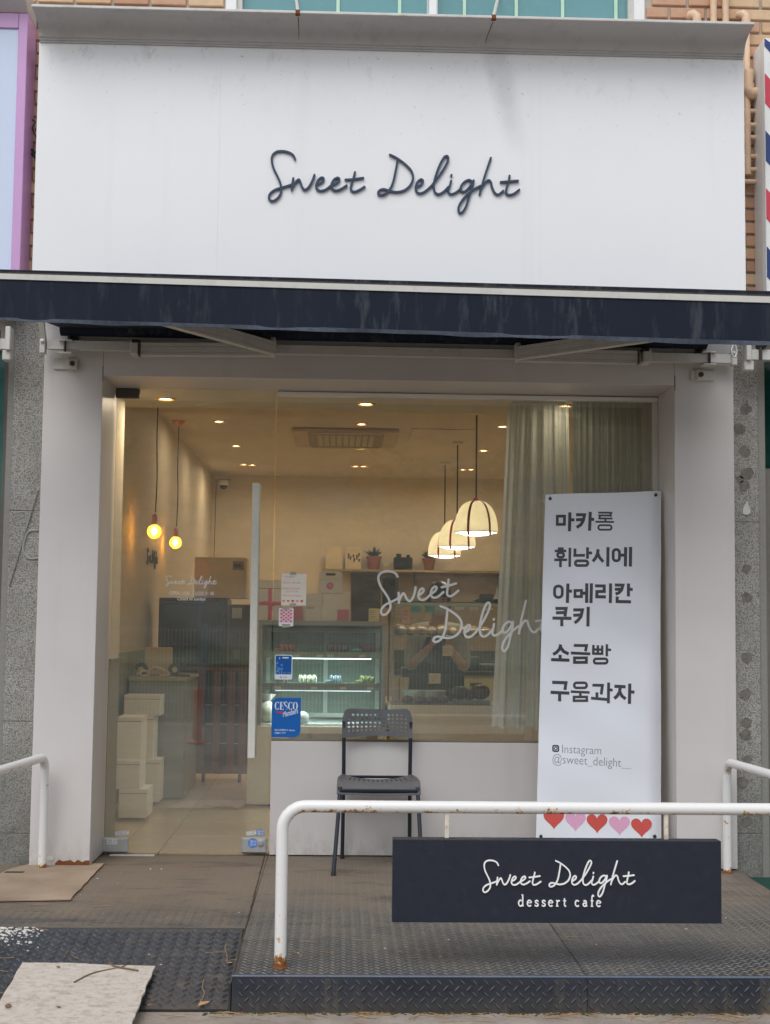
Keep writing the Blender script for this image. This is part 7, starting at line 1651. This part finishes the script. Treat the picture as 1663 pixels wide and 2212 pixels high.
# hair: cap bowed forward with a fringe
b = MB(); b.ball(tuple(hd+Vector((0, 0.018, 0.036))), 0.1, 20, 14, (0.97, 1.12, 1.0))
for q in b.v:
    if q.z < HZ-0.0 and q.y < yp_+0.0: q.z = HZ+0.005+(q.z-HZ)*0.15; q.y += 0.015
b.build('hair', M_hair, ps, True)
for s_ in (-1, 1): MB().ball((PX+s_*0.084, yp_+0.012, HZ-0.035), 0.024, 8, 8, (0.55, 1.1, 2.2)).build('hair_side', M_hair, ps, True)
for s_ in (-1, 1):
    MB().ball((PX+s_*0.03, yp_-0.083, HZ-0.035), 0.0095, 10, 6, (1.4, 0.6, 0.55)).build('eye', mat('eye_dark', (40, 30, 26), 0.2), ps, True)
    MB().ball((PX+s_*0.032, yp_-0.088, HZ-0.015), 0.008, 8, 6, (2.2, 0.6, 0.5)).build('eyebrow', M_hair, ps, True)
    MB().ball((PX+s_*0.078, yp_+0.02, HZ-0.045), 0.017, 8, 8, (0.5, 0.9, 1.5)).build('ear', M_skin, ps, True)
MB().ball((PX, yp_-0.088, HZ-0.06), 0.013, 10, 8, (0.9, 1.1, 1.5)).build('nose', M_skin, ps, True)
b = MB(); b.ball((PX, yp_-0.01, HZ-0.088), 0.072, 16, 10, (0.92, 1.1, 0.72)); b.build('face_mask', mat('mask_white', (206, 206, 196), 0.7), ps, True)
ph = tag(MB().box((PX-0.035, Y0-0.325, sh-0.12), (PX+0.038, Y0-0.316, sh+0.03), 0.004).build('phone', M_black), 'dark phone held in both hands by the person at the bread counter', 'phone')

# ================================================================== across the pavement (seen only in the glass)
yfn = -10.8
fn = thing('mesh_fence', 'pale mesh fence along the road edge opposite the shop', 'fence', (0, yfn, GZ))
M_fence = mat('fence_pale', (196, 206, 204), 0.5)
for k in range(7): x = -6.2+k*2.2; MB().tube([(x, yfn, GZ), (x, yfn, 1.22)], 0.03, 10).build('fence_post', mat('fence_post_blue', (120, 150, 168), 0.5), fn)
b = MB()
for k in range(270): x = -6.2+k*0.05; b.box((x, yfn-0.002, GZ+0.1), (x+0.008, yfn+0.002, 1.17))
for k in range(7): z = GZ+0.12+k*0.19; b.box((-6.2, yfn+0.0025, z), (7.2, yfn+0.006, z+0.007))
tag(b.build('wire_panel', M_fence, fn), kind='stuff')
X_, Y_ = -1.6, -7.95
sp = thing('sign_post', 'blue-grey street sign post with an orange tube foot', 'sign post', (X_, Y_, GZ))
MB().tube([(X_, Y_, GZ+0.3), (X_, Y_, 1.5)], 0.02, 10).build('pole', mat('post_blue', (110, 138, 160), 0.4), sp)
MB().lathe([(0.13, 0.0), (0.13, 0.02), (0.055, 0.05), (0.05, 0.62), (0.02, 0.64)], (X_, Y_, GZ), 18).build('orange_tube', mat('post_orange', (214, 84, 44), 0.5), sp, True)
MB().box((X_-0.09, Y_+0.01, 1.45), (X_+0.09, Y_+0.016, 1.75), 0.002).build('plate', mat('plate_white', (214, 214, 210), 0.4), sp); MB().lathe([(0.001, 0.0), (0.11, 0.0), (0.11, 0.006)], (X_, Y_+0.017, 1.84), 24, 'Y').build('disc', mat('disc_orange', (224, 130, 100), 0.4), sp)
MB().box((X_-0.09, Y_+0.0165, 1.45), (X_+0.09, Y_+0.018, 1.53)).build('plate_foot', mat('plate_blue', (70, 110, 170), 0.4), sp)
tag(MB().box((-60, -60, -0.49), (60, -22, 0.35)).build('grass_bank', mat('grass_bank', (84, 104, 52), 0.95, 0.35, 4, bump=1.0, bscale=40)), kind='structure')
ab = thing('apartment_block', 'long grey brown apartment block across the road with rows of windows', 'building', (0, -40, 0.3))
MB().box((-34, -52, 0.2), (34, -40, 10.6)).build('wall', mat('block_render', (120, 112, 102), 0.8, 0.06), ab)
for r in range(3):
    for c in range(9):
        x, z = -28+c*7, 2.6+r*3.1
        f_ = MB().box((x-1.6, -40.02, z-0.8), (x+1.6, -39.97, z+0.8)).build('window', mat('block_frame', (104, 100, 94), 0.6), ab); MB().box((x-1.5, -39.965, z-0.7), (x+1.5, -39.955, z+0.7)).build('pane', mat('block_glass', (44, 52, 56), 0.1), f_)
for k, (x, y, h) in enumerate(((-7, -26, 6), (2.5, -25, 5.2), (9.5, -27, 6.5))):
    t = thing('street_tree', ('bushy', 'small', 'broad')[k]+' dark green tree on the grass bank opposite', 'tree', (x, y, 0.35), 'trees on the bank opposite')
    MB().tube([(x, y, 0.3), (x+0.1, y, h*0.3), (x-0.1, y, h*0.6)], [0.2, 0.15, 0.07], 10).build('trunk', mat('bark', (84, 70, 58), 0.9), t)
    rr = random.Random(k); b = MB()
    cl = [(Vector((x+rr.uniform(-1.6, 1.6), y+rr.uniform(-1.2, 1.2), h*rr.uniform(0.35, 0.9))), rr.uniform(0.7, 1.2)) for _ in range(12)]
    for c, r in cl:
        for _ in range(90):
            d = Vector((rr.gauss(0, 1), rr.gauss(0, 1), rr.gauss(0, 1))).normalized()*r*rr.uniform(0.6, 1.05); p = c+d; u_ = Vector((rr.gauss(0, 1), rr.gauss(0, 1), rr.gauss(0, 1))).normalized(); v_ = u_.cross(d).normalized(); s_ = rr.uniform(0.12, 0.26)
            b.mesh([p-u_*s_, p+v_*s_*0.6, p+u_*s_, p-v_*s_*0.6], [(0, 1, 2, 3)])
    b.build('crown', mat('foliage', (62, 80, 44), 0.8, 0.4, 2), t, fix=False)
for o in COL.objects:                          # tiny print on the stickers and notes
    if o.name.split('.')[0] == 'lettering' and o.parent and o.parent.get('category') in ('sticker', 'note', 'card'): o['kind'] = 'stuff'
